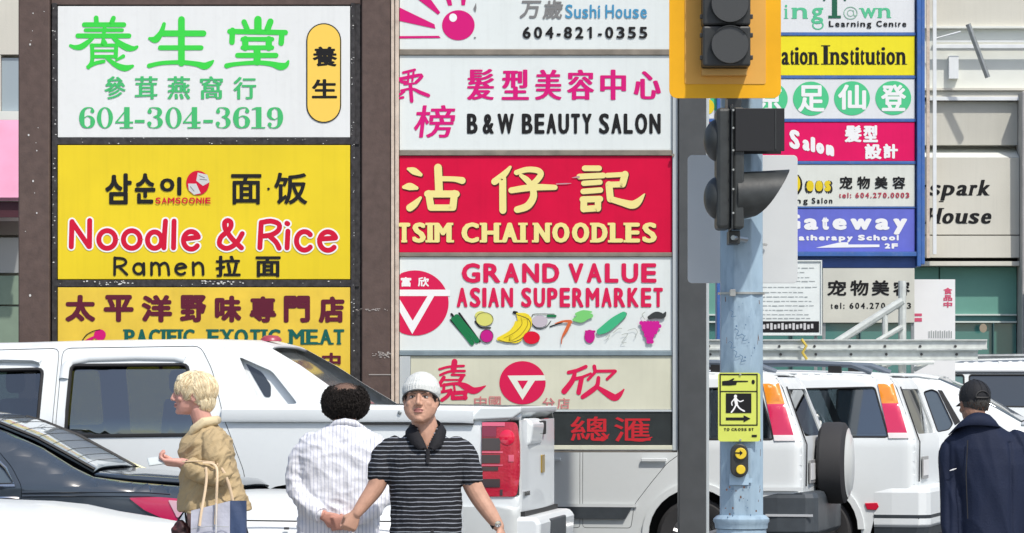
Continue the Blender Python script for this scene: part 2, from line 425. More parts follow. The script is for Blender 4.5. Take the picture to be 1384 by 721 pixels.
for i in range(26): a.disc(random.gauss(503, 9), 419 + random.uniform(-1.5, 1.8), random.uniform(.4, 1.8), random.uniform(.3, .8), n=7)
for i in range(30): a.disc(random.gauss(517, 6), 480 + random.uniform(-4, 4), random.uniform(.5, 2), random.uniform(.4, 1.1), n=7)
a.rect(499, 506, 530, 507.3)
tag(a.end('scuff_mark', mat('pale scuff', (0.36, 0.33, 0.31), 0.7)), kind='stuff')

# --- panel 1: herbal shop
p = slab('sign_panel', M_ACRYL, PL, D1, 79, 9.5, 473.5, 186.5, 0.03, 0.046, label='white sign panel with large green characters')
a = Art(p, D1, 0.0485)
def z1(pts): return [(90 + q[0] / 8.01, 15 + q[1] / 8.01) + tuple(q[2:]) for q in pts]
def z2(pts): return [(240 + q[0] / 8.01, 15 + q[1] / 8.01) + tuple(q[2:]) for q in pts]
a.begin()
for pts, wd in (([(328, 82), (331, 135)], 6.4), ([(515, 85), (495, 135)], 6.4), ([(200, 156), (627, 156)], 6.6), ([(213, 214), (608, 214)], 5), ([(130, 276), (683, 276)], 6.5), ([(425, 150), (408, 275)], 5),
                ([(310, 285, 3), (250, 335, 6), (170, 392, 8), (100, 400, 6), (50, 382, 4)], 6), ([(500, 285, 4), (585, 360, 8), (670, 405, 9), (735, 412, 6), (770, 395, 4)], 6),
                ([(405, 318, 5), (412, 355, 9)], 8), ([(275, 378), (560, 378)], 4.6), ([(284, 378), (284, 545), (245, 615)], 5.5), ([(545, 378), (540, 505)], 5.5), ([(300, 437), (540, 437)], 3.4), ([(290, 500), (540, 500)], 4.6),
                ([(240, 612, 5), (320, 572, 5), (410, 552, 5)], 5), ([(430, 505, 4), (540, 590, 7), (640, 625, 8.5), (722, 603, 4)], 6), ([(545, 540, 3), (622, 495, 5)], 5)):
    a.stroke(z1(pts), wd)
for pts, wd in (([(1062, 148, 5), (1030, 240, 7), (970, 315, 9.5), (905, 305, 4)], 7), ([(1050, 250), (1487, 250)], 8.2), ([(1022, 405), (1462, 405)], 6.6), ([(1250, 100), (1250, 570)], 9),
                ([(900, 600, 6), (1040, 570, 5.5), (1250, 563, 6), (1410, 580, 7), (1500, 603, 9.5), (1560, 575, 7), (1592, 548, 3)], 6)):
    a.stroke(z1(pts), wd)
for pts, wd in (([(725, 125), (760, 205)], 7), ([(875, 100), (875, 215)], 10), ([(1010, 122), (978, 205)], 8.5), ([(570, 228), (1172, 240)], 7), ([(600, 215), (594, 345)], 7.4), ([(1135, 245), (1126, 355)], 7.4),
                ([(710, 312), (1028, 312)], 6), ([(710, 403), (1028, 403)], 6), ([(738, 312), (738, 405)], 8.5), ([(992, 312), (992, 405)], 8.5), ([(866, 420), (866, 560)], 9.4), ([(655, 487), (1070, 487)], 6.8),
                ([(538, 600, 7), (640, 580, 5.5), (870, 566, 6), (1020, 580, 7), (1120, 607, 10), (1180, 590, 7), (1203, 550, 3)], 6)):
    a.stroke(z2(pts), wd)
a.end('lettering', V_GREEN)
def bodoni(a, c, x0, x1, y0, y1):
    w_, h = x1 - x0, y1 - y0
    U = lambda pts: [(x0 + q[0] * w_, y0 + q[1] * h) + tuple(v * w_ for v in q[2:]) for q in pts]
    if c == '0': a.ring(x0 + w_ / 2, y0 + h / 2, h / 2, h * .455, sx=w_ / h, thin=0.52)
    elif c == '-': a.rect(x0, y0 + h * .6, x1, y0 + h * .74)
    elif c == '1':
        a.rect(x0 + .34 * w_, y0, x0 + .72 * w_, y1); a.rect(x0 + .02 * w_, y1 - .06 * h, x1 - .02 * w_, y1); a.poly(U([(.36, 0), (.34, .1), (.05, .12), (.05, .08)]))
    elif c == '4':
        a.rect(x0 + .5 * w_, y0, x0 + .8 * w_, y1); a.stroke(U([(.72, .02, .07), (.05, .70, .07)]), 1, cap=False); a.rect(x0, y0 + .68 * h, x1, y0 + .76 * h); a.rect(x0 + .25 * w_, y1 - .06 * h, x1, y1)
    elif c == '3':
        a.stroke(U([(.18, .2, .28), (.22, .05, .08), (.48, .03, .07), (.74, .1, .2), (.80, .25, .30), (.70, .40, .18), (.42, .46, .05)]), 1)
        a.stroke(U([(.42, .46, .05), (.70, .52, .16), (.84, .70, .32), (.74, .90, .18), (.46, .975, .06), (.18, .93, .08), (.16, .78, .28)]), 1)
    elif c in '69':
        f = (lambda pts: U(pts)) if c == '6' else (lambda pts: U([(1 - q[0], 1 - q[1]) + tuple(q[2:]) for q in pts]))
        a.stroke(f([(.82, .18, .26), (.78, .05, .08), (.56, .025, .07), (.32, .1, .16), (.18, .32, .3), (.16, .62, .32), (.26, .88, .2), (.5, .975, .06)]), 1)
        a.stroke(f([(.5, .975, .06), (.76, .88, .2), (.84, .68, .3), (.76, .5, .18), (.52, .42, .06), (.32, .5, .05)]), 1)
a.begin()
for c, x0, x1 in (('6', 60, 158), ('0', 168, 266), ('4', 280, 390), ('-', 400, 460), ('3', 473, 572), ('0', 588, 687), ('4', 695, 803), ('-', 820, 878), ('3', 893, 987), ('6', 1003, 1107), ('1', 1112, 1200), ('9', 1208, 1307)):
    bodoni(a, c, 95 + x0 / 4.538, 95 + x1 / 4.538, 95 + 230 / 4.538, 95 + 360 / 4.538)
a.cjk('參茸燕窩行', [(142, 104, 171, 135), (183, 104, 214, 135), (227, 104, 258, 135), (271, 104, 302, 135), (316, 105, 347, 135)], bold=(0.9, 0.25))
a.end('lettering', V_GREEN2)
a.begin()
def capsule(x0, y0, x1, y1):
    r = (x1 - x0) / 2; c = (x0 + x1) / 2
    a.poly([(c + r * math.cos(rad(t)), y0 + r + r * math.sin(rad(t))) for t in range(180, 361, 12)] + [(c + r * math.cos(rad(t)), y1 - r + r * math.sin(rad(t))) for t in range(0, 181, 12)])
capsule(414.5, 32.5, 461.5, 167); a.end('capsule_outline', V_BLACK)
a.begin(); capsule(416, 34, 460, 165.5); a.end('capsule', M_CAPS)
a.begin(); a.cjk('養生', [(423, 64, 456, 91), (422, 108, 456, 134)], bold=(1.0, 0.8)); a.end('lettering', V_BLACK)

# --- panel 2: noodle and rice
p = slab('sign_panel', M_YELLOW, PL, D1, 79, 197, 473.5, 378, 0.03, 0.046, label='bright yellow sign panel reading Noodle & Rice')
a = Art(p, D1, 0.0485)
z7 = lambda pts: [(80 + q[0] / 6.92, 285 + q[1] / 6.92) + tuple(q[2:]) for q in pts]
z8 = lambda pts: [(270 + q[0] / 6.75, 285 + q[1] / 6.75) + tuple(q[2:]) for q in pts]
def ell(cx, cy, rx, ry, a0=0, a1=360, n=20): return [(cx + rx * math.cos(rad(a0 + (a1 - a0) * i / n)), cy + ry * math.sin(rad(a0 + (a1 - a0) * i / n))) for i in range(n + 1)]
NR = [z7([(127, 105), (120, 340)]), z7([(127, 108), (285, 338)]), z7([(292, 95), (290, 338)]), z7(ell(455, 272, 78, 82)), z7(ell(685, 272, 78, 82)), z7(ell(898, 278, 66, 76)), z7([(1000, 100), (990, 235), (985, 350)]), z7([(1080, 100), (1075, 350)]),
      z7([(1175, 268), (1305, 250)]), z7(ell(1240, 280, 72, 82, -22, -322)),
      z8([(392, 212), (345, 290), (290, 335), (235, 345), (185, 310), (195, 250), (235, 210)]), z8([(245, 205), (285, 155), (288, 110), (260, 92), (232, 112), (235, 160), (252, 195)]), z8([(250, 190), (300, 260), (385, 342)]),
      z8([(565, 110), (552, 340)]), z8([(565, 112), (650, 98), (725, 125), (722, 180), (660, 222), (580, 235)]), z8([(640, 235), (700, 290), (728, 345)]), z8([(808, 190), (800, 342)]), z8([(798, 118), (806, 122)]),
      z8(ell(958, 278, 72, 84, -42, -318)), z8([(1095, 262), (1240, 252)]), z8(ell(1172, 280, 76, 84, -22, -318))]
a.begin()
for st in NR: a.stroke(st, 11.2, n=3)
a.end('lettering_outline', V_WHITE)
a.begin()
for st in NR: a.stroke(st, 6.9, n=3)
a.end('lettering', V_RED)
a.begin()
for st in (z7([(527, 442), (525, 600)]), z7([(525, 445), (605, 452), (632, 485), (600, 515), (530, 528)]), z7([(570, 530), (640, 598)]), z7(ell(748, 545, 45, 48)), z7([(797, 495), (800, 600)]),
           z7([(870, 490), (870, 600)]), z7([(870, 520), (905, 490), (940, 515), (945, 600)]), z7([(945, 515), (990, 490), (1022, 520), (1032, 600)]), z7([(1100, 545), (1190, 530)]), z7(ell(1145, 548, 50, 50, -22, -315)),
           z7([(1258, 488), (1262, 600)]), z7([(1262, 520), (1305, 488), (1345, 515), (1352, 598)])):
    a.stroke(st, 3.7, n=3)
a.cjk('拉面', [(292, 346, 326, 375), (346, 347, 380, 375)], bold=(1.0, 0.8))
a.cjk('삼순이', [(143, 235, 179, 277), (183, 235, 211, 276), (217, 240, 246, 265)], bold=(1.3, 1.3))
a.cjk('面饭', [(313, 236, 354, 277), (371, 234, 416, 277)], bold=(0.9, 0.9))
a.disc(363.5, 256, 1.8)
a.end('lettering', V_BLACK)
a.begin(); a.disc(268, 248, 15.5, 16.5); a.end('emblem', V_RED)
a.begin(); a.poly([(268, 234), (281, 237), (284, 247), (275, 252), (266, 245)]); a.poly([(255, 249), (266, 249), (272, 262), (263, 264), (256, 258)]); a.end('emblem', mat('pale grey vinyl', (0.55, 0.55, 0.55), 0.6, spec=0.2))
a.begin(); a.stroke([(270, 238), (277, 241)], 1); a.stroke([(271, 243), (280, 244)], 1); a.stroke([(258, 253), (263, 259)], 1); a.end('emblem', V_GREY)
a.begin(); a.latin('SAMSOONIE', 210.5, 276, 286, 8.2, bold=(0.35, 0.35)); a.end('lettering', V_RED)

# --- panel 3: exotic meat
p = slab('sign_panel', M_YELLOW2, PL, D1, 79, 389, 473.5, 632, 0.03, 0.046, label='faded yellow sign panel with maroon characters partly hidden by the truck')
a = Art(p, D1, 0.0485); a.begin()
B8 = [(89, 399, 130, 435.5), (141, 399, 181.5, 435.5), (192, 399, 233.5, 436), (244, 399, 279.5, 436), (291, 400, 327, 436), (338, 401, 374, 436.5), (384, 400, 419.5, 436.5), (431, 401, 466, 437)]
a.cjk('太平洋野味專門店', B8, bold=(1.9, 1.7)); a.end('lettering', V_MAROON)
a.begin(); a.latin('PACIFIC', 168, 466, 265, 20.5, bold=(1.2, .5), slab=2.3); a.latin('EXOTIC', 280, 466, 381, 20.5, bold=(1.2, .5), slab=2.3); a.latin('MEAT', 390, 466, 467, 20.5, bold=(1.2, .5), slab=2.3); a.end('lettering', V_TEAL)
a.begin(); a.disc(136, 453, 8, 7.5); a.stroke([(128, 456, 3), (119, 462, 6), (112, 472, 9), (116, 486, 6)], 4); a.end('emblem', V_MAG)
a.begin(); a.stroke([(112, 461), (118, 453), (127, 448), (136, 446)], 1.2); a.end('emblem', V_BLACK)
a.begin(); a.row('中山熟食食品中', 206, 477, 461, 499, bold=(.9, .7), gap=.5); a.end('lettering', V_MAROON)

# ================================================================ centre pylon
PC = thing('pylon_sign', 'tall pylon sign with white and crimson panels between cream post and charcoal post', 'sign', (X(730, D1), D1 + .2, 0))
slab('cream_post', M_POST, PC, D1, 528.7, -120, 533.5, HY + CH * F / D1, 0.2, 0.07, bevel=0.006)
slab('cream_post', M_POST, PC, D1, 534.2, -120, 539.5, HY + CH * F / D1, 0.2, 0.085, bevel=0.006)
slab('charcoal_post', M_CHAR, PC, D1, 916.5, -120, 953, HY + CH * F / D1, 0.24, 0.12, bevel=0.008)
slab('post_edge', M_LEDGE, PC, D1, 953.3, -120, 957.5, HY + CH * F / D1, 0.2, 0.10, bevel=0.004)
slab('cabinet', M_LEDGE, PC, D1, 540, -120, 916, 608, 0.24, 0.012)
slab('frame_bar', M_LEDGE, PC, D1, 908.5, -120, 915.5, 609, 0.05, 0.075)
for y0, y1, m in ((68, 75.5, M_TRIM), (204, 211, M_TRIM), (342, 347.5, M_TRIM), (474.5, 481, M_TRIMB)):
    slab('frame_bar', m, PC, D1, 540, y0, 908, y1, 0.04, 0.062)
slab('frame_bar', M_CREAM, PC, D1, 540, 602, 915, 607.8, 0.05, 0.07)
slab('frame_bar', M_TRIM, PC, D1, 540, 608.5, 915, 611.5, 0.05, 0.06)
slab('frame_bar', M_LEDGE, PC, D1, 540.2, 482, 555, 602, 0.04, 0.058)
slab('frame_bar', M_LEDGE, PC, D1, 555.3, 554, 908.3, 557, 0.04, 0.056)
PY = 0.046
# sushi
p = slab('sign_panel', M_ACRYL2, PC, D1, 540.3, -118, 908, 67.7, 0.03, PY, label='white sign panel with magenta sunburst and sushi house lettering')
a = Art(p, D1, PY + .0025); a.begin()
zs = lambda pts: [(535 + q[0] / 8.39, q[1] / 8.39) for q in pts]
a.disc(619.6, 35.2, 22, 20.3)
for pts in ([(46, 95), (440, 285), (450, 335), (46, 247)], [(90, -150), (395, 0), (505, 150), (480, 175), (250, 0)], [(520, -160), (600, -160), (640, 70), (595, 75)], [(735, -160), (820, -160), (785, 70), (745, 70)], [(46, 418), (490, 415), (510, 440), (46, 446)]): a.poly(zs(pts))
a.end('emblem', V_MAG)
a.begin(); a.disc(612.5, 25, 5.2, 5.6); a.end('emblem', V_WHITE)
a.begin(); a.poly(zs([(910, 40), (880, 110), (905, 150), (915, 100)])); a.disc(642, 52, 1.5, 1)
a.cjk('万歲', [(702, 2, 729, 26), (733, 1, 759, 27)], bold=(0.7, 0.7), slant=0.12); a.end('lettering', V_GREY)
a.begin(); a.latin('Sushi', 763, 25.5, 812, 18, bold=(.35, .3)); a.latin('House', 817, 25.5, 875, 18, bold=(.35, .3)); a.end('lettering', V_SKY)
a.begin(); a.latin('604-821-0355', 705, 53, 876, 15.5, bold=(.75, .6), track=60); a.end('lettering', V_BLACK)
# salon
p = slab('sign_panel', M_ACRYL2, PC, D1, 540.3, 75.8, 908, 203.7, 0.03, PY, label='white sign panel with B & W BEAUTY SALON lettering')
a = Art(p, D1, PY + .0025); a.begin()
a.cjk('髮型美容中心', [(631, 94, 668, 136), (678, 95, 715, 136), (723, 95, 759, 136), (766, 95, 803, 136), (811, 95, 846, 136), (856, 97, 893, 135)], bold=(1.7, .45))
a.cjk('榜', [(558, 143, 612, 187)], bold=(.8, .6), slant=0.12)
zt = lambda pts: [(535 + q[0] / 6.0, 80 + q[1] / 6.0) + tuple(q[2:]) for q in pts]
for st, wd in (([(62, 115), (155, 92)], 3.6), ([(34, 165), (50, 190), (80, 190)], 4), ([(40, 165), (210, 135), (165, 195)], 4.4), ([(105, 120), (100, 190)], 3), ([(145, 115), (135, 180)], 3), ([(70, 210), (160, 200)], 2.6),
               ([(45, 260, 3), (130, 245, 3.4), (200, 275, 5), (265, 300, 5)], 4), ([(120, 220), (130, 345)], 5), ([(70, 265), (38, 290)], 3.6), ([(38, 320), (60, 315)], 3.6)):
    a.stroke(zt(st), wd)
a.end('lettering', V_MAG)
a.begin(); a.latin('B', 630, 181.5, 647, 27, bold=(1.3, .9)); a.latin('&', 651, 181.5, 669, 27, bold=(1.2, .9)); a.latin('W', 671, 181.5, 696, 27, bold=(1.2, .9)); a.latin('BEAUTY', 704, 181.5, 801, 27, bold=(1.3, .9)); a.latin('SALON', 808, 181.5, 894, 27, bold=(1.3, .9)); a.end('lettering', V_BLACK)
# tsim chai
p = slab('sign_panel', M_RED, PC, D1, 540.3, 211.3, 908, 341.7, 0.03, PY, label='crimson sign panel reading TSIM CHAI NOODLES')
a = Art(p, D1, PY + .0025)
q3 = lambda pts: [(540 + q[0] / 8.14, 215 + q[1] / 8.14) + tuple(q[2:]) for q in pts]
q4 = lambda pts: [(710 + q[0] / 7.69, 215 + q[1] / 7.69) + tuple(q[2:]) for q in pts]
TS = [(q3([(97, 115, 4), (160, 138, 9.5), (235, 178, 5)]), 6), (q3([(50, 315, 5), (115, 308, 10), (190, 325, 5)]), 6), (q3([(232, 432, 4), (170, 500, 9), (115, 542, 10)]), 6), (q3([(425, 100), (436, 360)]), 10.5), (q3([(450, 222, 7), (600, 226, 7), (690, 242, 9.5)]), 7),
      (q3([(310, 390), (625, 390)]), 9.5), (q3([(322, 385), (347, 535)]), 9.5), (q3([(605, 385), (588, 535)]), 9.5), (q3([(345, 540), (592, 540)]), 8.5),
      (q3([(1218, 95, 4), (1150, 175, 8.5), (1045, 255, 9)]), 8), (q3([(1135, 220), (1137, 570)]), 9.5),
      ([(698, 234, 7), (712, 230, 7.5), (726, 231, 8), (731, 236, 8), (725, 245, 8), (717, 251, 7)], 8), ([(704, 238, 5), (712, 244, 8), (719, 252, 7)], 7), ([(719, 250, 8), (721, 266, 9.5), (713, 279, 10), (699, 284, 9)], 8), ([(691, 258, 8), (720, 254, 9), (750, 254, 7)], 8),
      (q4([(615, 102), (765, 102)]), 7.6), (q4([(560, 188), (808, 176)]), 7.6), (q4([(605, 258), (775, 246)]), 7), (q4([(600, 342), (780, 328)]), 7.4), (q4([(595, 425), (775, 420)]), 8.5), (q4([(608, 425), (605, 525)]), 9), (q4([(755, 420), (752, 520)]), 8.5), (q4([(603, 525), (755, 515)]), 8.5),
      (q4([(850, 175), (1040, 165)]), 6.6), (q4([(1035, 165), (1008, 265)]), 9.5), (q4([(1008, 268), (868, 272)]), 8), (q4([(868, 272), (882, 420)]), 9.5), (q4([(885, 420, 8), (1000, 455, 9), (1110, 480, 11), (1175, 445, 9), (1235, 370, 2)], ), 9)]
a.begin()
for st, wd in TS: a.stroke([(q[0] + .9, q[1] + 1.2) + ((q[2] + 1.2,) if len(q) > 2 else ()) for q in st], wd + 1.2)
a.end('lettering_outline', mat('dark red vinyl', (0.09, 0.02, 0.02), 0.6, spec=0.2))
a.begin()
for st, wd in TS: a.stroke(st, wd)
a.end('lettering', V_CREAMT)
TW = (('TSIM', 537, 612), ('CHAI', 622, 712), ('NOODLES', 720, 889))
a.begin()
for t_, x0, x1 in TW: a.latin(t_, max(x0, 537) + .8, 329.3, x1 + .8, 26.5, bold=(2.3, 1.3), slab=3.4)
a.end('lettering_outline', mat('dark red vinyl', (0.09, 0.02, 0.02), 0.6, spec=0.2))
a.begin()
for t_, x0, x1 in TW: a.latin(t_, x0, 328.3, x1, 26.5, bold=(2.1, 1.1), slab=3.2)
a.end('lettering', V_CREAMT)
a.begin(); a.stroke([(752, 249.5, 1.5), (765, 249, 1.6), (772, 248.5, .5)], 1); a.stroke([(773, 241, .5), (782, 240, 3)], 1); a.end('scratch', mat('pale scratch', (.45, .25, .28), .5))
# grand value
p = slab('sign_panel', M_ACRYL2, PC, D1, 540.3, 347.8, 908, 474.2, 0.03, PY, label='white sign panel reading GRAND VALUE ASIAN SUPERMARKET over painted fruit')
a = Art(p, D1, PY + .0025)
a.begin(); a.poly([(max(540.6, 561 + 45.5 * math.cos(rad(t))), 410 + 44 * math.sin(rad(t))) for t in range(0, 360, 6)]); a.end('emblem', V_PINKR)
a.begin(); a.rect(540.5, 392, 608.5, 400.6); a.poly([(540.5, 405), (540.5, 422), (557.5, 452), (588, 399), (579, 399), (558, 434)]); a.cjk('富欣', [(542, 375, 556, 388), (565, 375, 580, 388)], bold=(.5, .5)); a.end('emblem', V_WHITE)
a.begin(); a.latin('GRAND', 622, 382.5, 758, 26, bold=(1.5, 1.2)); a.latin('VALUE', 766, 382.5, 889, 26, bold=(1.5, 1.2)); a.latin('ASIAN', 616, 415.5, 695, 26, bold=(1.3, 1.0)); a.latin('SUPERMARKET', 703, 415.5, 897, 26, bold=(1.3, 1.0)); a.end('lettering', V_PINKR)
def fruit(m, fn): a.begin(); fn(); a.end('fruit_picture', m)
G1, G2, G3 = mat('leaf green print', (0.01, 0.17, 0.06), 0.6, spec=0.2), mat('light green print', (0.18, 0.55, 0.16), 0.6, spec=0.2), mat('jade print', (0.05, 0.42, 0.2), 0.6, spec=0.2)
Y1, W1, PU, OR, TM, DK = mat('banana print', (0.78, 0.62, 0.03), 0.6, spec=0.2), mat('turnip print', (0.5, 0.45, 0.5), 0.6, spec=0.2), mat('grape print', (0.5, 0.01, 0.22), 0.6, spec=0.2), mat('chilli print', (0.6, 0.13, 0.04), 0.6, spec=0.2), mat('tomato print', (0.65, 0.005, 0.03), 0.6, spec=0.2), V_BLACK
z9 = lambda pts: [(600 + q[0] / 8.65, 410 + q[1] / 8.65) + tuple(q[2:]) for q in pts]
z10 = lambda pts: [(750 + q[0] / 8.65, 410 + q[1] / 8.65) + tuple(q[2:]) for q in pts]
fruit(DK, lambda: [a.stroke(z9([(75, 195), (320, 480)]), 1.6), a.stroke(z9([(180, 120), (420, 450)]), 2.6), a.stroke(z9([(90, 130), (120, 170)]), 3), a.stroke(z9([(365, 215), (430, 285), (545, 290)]), 1.8), a.stroke(z9([(820, 110), (850, 115)]), 4), a.stroke(z9([(750, 455), (765, 452)]), 2), a.stroke(z9([(1240, 275), (1384, 225)]), 1.6), a.stroke(z9([(1030, 160), (1060, 130), (1290, 130)]), .9), a.stroke(z9([(1030, 240), (1080, 295), (1180, 290), (1250, 210)]), .9)])
fruit(G1, lambda: [a.stroke(z9([(110, 185), (330, 470)]), 6), a.stroke(z9([(150, 160), (385, 440)]), 7), a.stroke(z9([(1215, 150), (1300, 152)]), 3.4)])
fruit(mat('pear print', (0.62, 0.62, 0.16), 0.6, spec=0.2), lambda: [a.disc(655, 432, 12, 9.5), a.disc(650, 427, 8, 6)])
fruit(PU, lambda: [a.disc(658, 454.5, 9, 9), a.disc(750 + 405 / 8.65, 410 + 390 / 8.65, 7, 9), a.rect(750 + 350 / 8.65, 410 + 320 / 8.65, 750 + 470 / 8.65, 410 + 345 / 8.65)])
fruit(Y1, lambda: [a.stroke(z9([(860, 130, 4), (930, 200, 22), (900, 300, 22), (800, 380, 16), (640, 420, 5)]), 5), a.stroke(z9([(870, 300, 12), (860, 400, 14), (760, 430, 8), (660, 430, 4)]), 5)])
fruit(mat('ink outline print', (.06, .05, .05), .6, spec=.2), lambda: [a.ring(655, 432, 9.5, 9.0, sx=1.26), a.ring(658, 454.5, 9, 8.4), a.ring(600 + 1025 / 8.65, 410 + 405 / 8.65, 8.6, 8.0, sx=1.3), a.ring(600 + 1120 / 8.65, 410 + 215 / 8.65, 8.1, 7.6, sx=1.3), a.stroke(z9([(850, 135, .8), (985, 190, .9), (1010, 290, .9), (900, 420, .9), (760, 460, .8), (640, 430, .8)]), 1), a.stroke(z10([(500, 320), (620, 230), (760, 120), (830, 115), (815, 170), (680, 290), (560, 360), (500, 340)]), .7)])
fruit(mat('banana line print', (0.35, 0.25, 0.02), 0.6, spec=0.2), lambda: [a.stroke(z9([(900, 170, .5), (910, 250, .9), (830, 340, .8), (700, 410, .5)]), 1), a.stroke(z9([(970, 180, .5), (975, 260, .9), (900, 370, .8), (790, 440, .5)]), 1)])
fruit(W1, lambda: [a.disc(600 + 1120 / 8.65, 410 + 215 / 8.65, 10.5, 8)])
fruit(TM, lambda: [a.disc(600 + 1025 / 8.65, 410 + 405 / 8.65, 11, 8.5)])
fruit(OR, lambda: [a.stroke(z10([(0, 240, 1), (90, 215, 2.6), (170, 215, 4), (190, 225, 3)]), 2), a.stroke(z10([(180, 215, 4), (130, 320, 4.5), (85, 400, 2), (75, 480, .8)]), 2)])
fruit(G2, lambda: [a.stroke(z10([(215, 195, 3), (290, 180, 12), (350, 150, 13), (420, 150, 6)]), 2), a.stroke(z10([(250, 130, 4), (330, 110, 6), (425, 105, 2)]), 3)])
fruit(G3, lambda: [a.stroke(z10([(520, 335, 8), (600, 290, 12), (700, 210, 12), (800, 135, 8)]), 8)])
fruit(mat('thin sketch print', (.35, .38, .33), 0.6, spec=0.2), lambda: [a.stroke(z10([(590, 400), (640, 370), (600, 430)]), .7), a.stroke(z10([(680, 350), (740, 300), (780, 300)]), .7), a.stroke(z10([(780, 370), (850, 360), (780, 460), (830, 460)]), .7), a.stroke(z10([(850, 320), (930, 300), (960, 340), (930, 400)]), .7), a.stroke(z10([(1050, 105), (1015, 140), (1050, 190)]), .8)])
def grapes():
    for r_, n_ in enumerate((6, 6, 5, 4, 3, 2, 2)):
        for k in range(n_): a.disc(866.5 + r_ * 1.6 + k * 4.3 + (r_ % 2), 437 + r_ * 4.2, 3.0, 2.9, n=10)
fruit(mat('magenta grape print', (0.55, 0.01, 0.26), 0.6, spec=0.2), grapes)
fruit(mat('dark leaf print', (.04, .045, .045), 0.6, spec=0.2), lambda: [a.stroke(z10([(1100, 170, 5), (1180, 140, 9), (1260, 150, 7), (1290, 110, 2)]), 4)])
# emblem board
p = slab('sign_panel', M_CREAM, PC, D1, 555.3, 481.4, 908, 553.7, 0.03, PY, label='cream sign board with brush characters and round triangle emblem')
a = Art(p, D1, PY + .0025); a.begin()
q5 = lambda pts: [(590 + q[0] / 8.65, 480 + q[1] / 8.65) + tuple(q[2:]) for q in pts]
q6 = lambda pts: [(740 + q[0] / 6.0, 480 + q[1] / 6.0) + tuple(q[2:]) for q in pts]
for st, wd in (([(35, 168), (150, 138), (320, 128)], 3.4), ([(212, 80), (200, 180)], 8), ([(45, 235), (160, 192), (330, 188)], 3.4), ([(180, 232), (328, 235)], 3.4), ([(88, 262), (45, 330)], 5), ([(90, 292), (280, 290)], 2.6), ([(305, 250), (275, 300)], 5.4),
               ([(20, 370, 2), (110, 348, 4), (240, 335, 4.5), (330, 365, 9), (420, 415, 9.5), (490, 405, 7), (572, 362, 1.5)], 6), ([(92, 345), (82, 430)], 4), ([(42, 435), (170, 412)], 4), ([(168, 412), (130, 480), (65, 528)], 5), ([(205, 350), (215, 420)], 3),
               ([(185, 445), (345, 438)], 5.5), ([(190, 445), (192, 505)], 5.5), ([(335, 440), (335, 505)], 5.5), ([(190, 505), (342, 500)], 5.5)): a.stroke(q5(st), wd)
for st, wd in (([(170, 142), (240, 125), (310, 95)], 5), ([(222, 140, 5), (200, 210, 7), (135, 295, 8)], 6), ([(215, 195, 5), (280, 180, 4), (350, 150, 3)], 4), ([(275, 190), (252, 305)], 6.5), ([(378, 92), (385, 130)], 5), ([(390, 132), (545, 130)], 4.2), ([(550, 132), (482, 196)], 4), ([(385, 140), (328, 200)], 4),
               ([(412, 185, 5), (400, 250, 6), (350, 295, 7), (285, 340, 6)], 5), ([(392, 252, 4), (470, 305, 8), (540, 345, 9.5), (580, 325, 7), (618, 280, 2)], 5)): a.stroke(q6(st), wd)
a.disc(706.2, 517.6, 31.2, 29.2)
a.end('lettering', V_PINKR)
a.begin(); a.poly(q5([(830, 242), (1262, 238), (1276, 298), (1150, 300), (1005, 525)])); a.end('emblem', mat('cream white vinyl', (.72, .75, .66), 0.6, spec=0.2))
a.begin(); a.poly(q5([(945, 300), (1070, 300), (1005, 405)])); a.end('emblem', V_PINKR)
a.begin(); a.cjk('中國', [(641, 536, 658, 550), (661, 536, 677, 550)], bold=(.2, .2)); a.cjk('分店', [(733, 538, 750, 553), (753, 538, 770, 553)], bold=(.2, .2)); a.end('lettering', mat('faded rose vinyl', (.55, .2, .2), 0.6, spec=0.2))
# black board
p = slab('sign_panel', M_BLACKB, PC, D1, 555.3, 557.3, 908, 601.7, 0.03, PY, label='black sign board with red brush characters')
a = Art(p, D1, PY + .0025); a.begin()
a.cjk('總滙', [(771, 563, 822, 596), (830, 564, 879, 597)], bold=(.5, .45)); a.cjk('品', [(705, 561, 749, 597)], bold=(1.2, 1)); a.stroke([(806, 592, 2), (815, 594, 5), (823, 587, 1)], 3); a.stroke([(845, 594, 2), (868, 595, 4), (881, 591, 1)], 3)
a.end('lettering', mat('signal red vinyl', (.50, .02, .03), 0.6, spec=0.2))
# hanging wires of light on posts
part('bolt', MB().lathe([(0.012, 0), (0.012, 0.02)], 'y', (X(909, D1), D1 - .1, Z(211, D1)), 8), M_TRIM, PC)
# ================================================================ ground
M_ASPH = mat('asphalt', (0.055, 0.055, 0.056), 0.9, var=0.25, vscale=3, bump=0.5, bscale=120)
M_PAVE = mat('concrete pavement', (0.33, 0.32, 0.30), 0.85, var=0.12, vscale=4, bump=0.3, bscale=90)
M_PAINT = mat('road paint', (0.72, 0.72, 0.70), 0.7, var=0.12, vscale=20)
M_CONC = mat('concrete', (0.40, 0.39, 0.37), 0.85, var=0.1, vscale=5, bump=0.2)
structure(part('ground', MB().box(-900, 900, -300, 2000, -0.34, -0.14), M_ASPH))
structure(part('road', MB().box(-300, 300, 2.0, 17.0, -0.139, -0.13), M_ASPH))
structure(part('parking_lot', MB().box(-60, 60, 22.0, 47.0, -0.139, 0.0), mat('parking asphalt', (0.07, 0.07, 0.07), 0.9, var=0.2, vscale=2, bump=0.4, bscale=100)))
structure(part('pavement', MB().box(-60, 60, 17.15, 21.996, -0.139, 0.0), M_PAVE))
structure(part('kerb', MB().box(-60, 60, 17.0, 17.147, -0.139, 0.004), M_CONC, bevel=0.01))
structure(part('pavement', MB().box(-60, 60, 47.004, 49.2, -0.139, 0.1), M_PAVE))
for k in range(9):
    structure(part('road_marking', MB().box(-5.4 + k * 1.2, -4.9 + k * 1.2, 3, 16, -0.13, -0.126), M_PAINT))
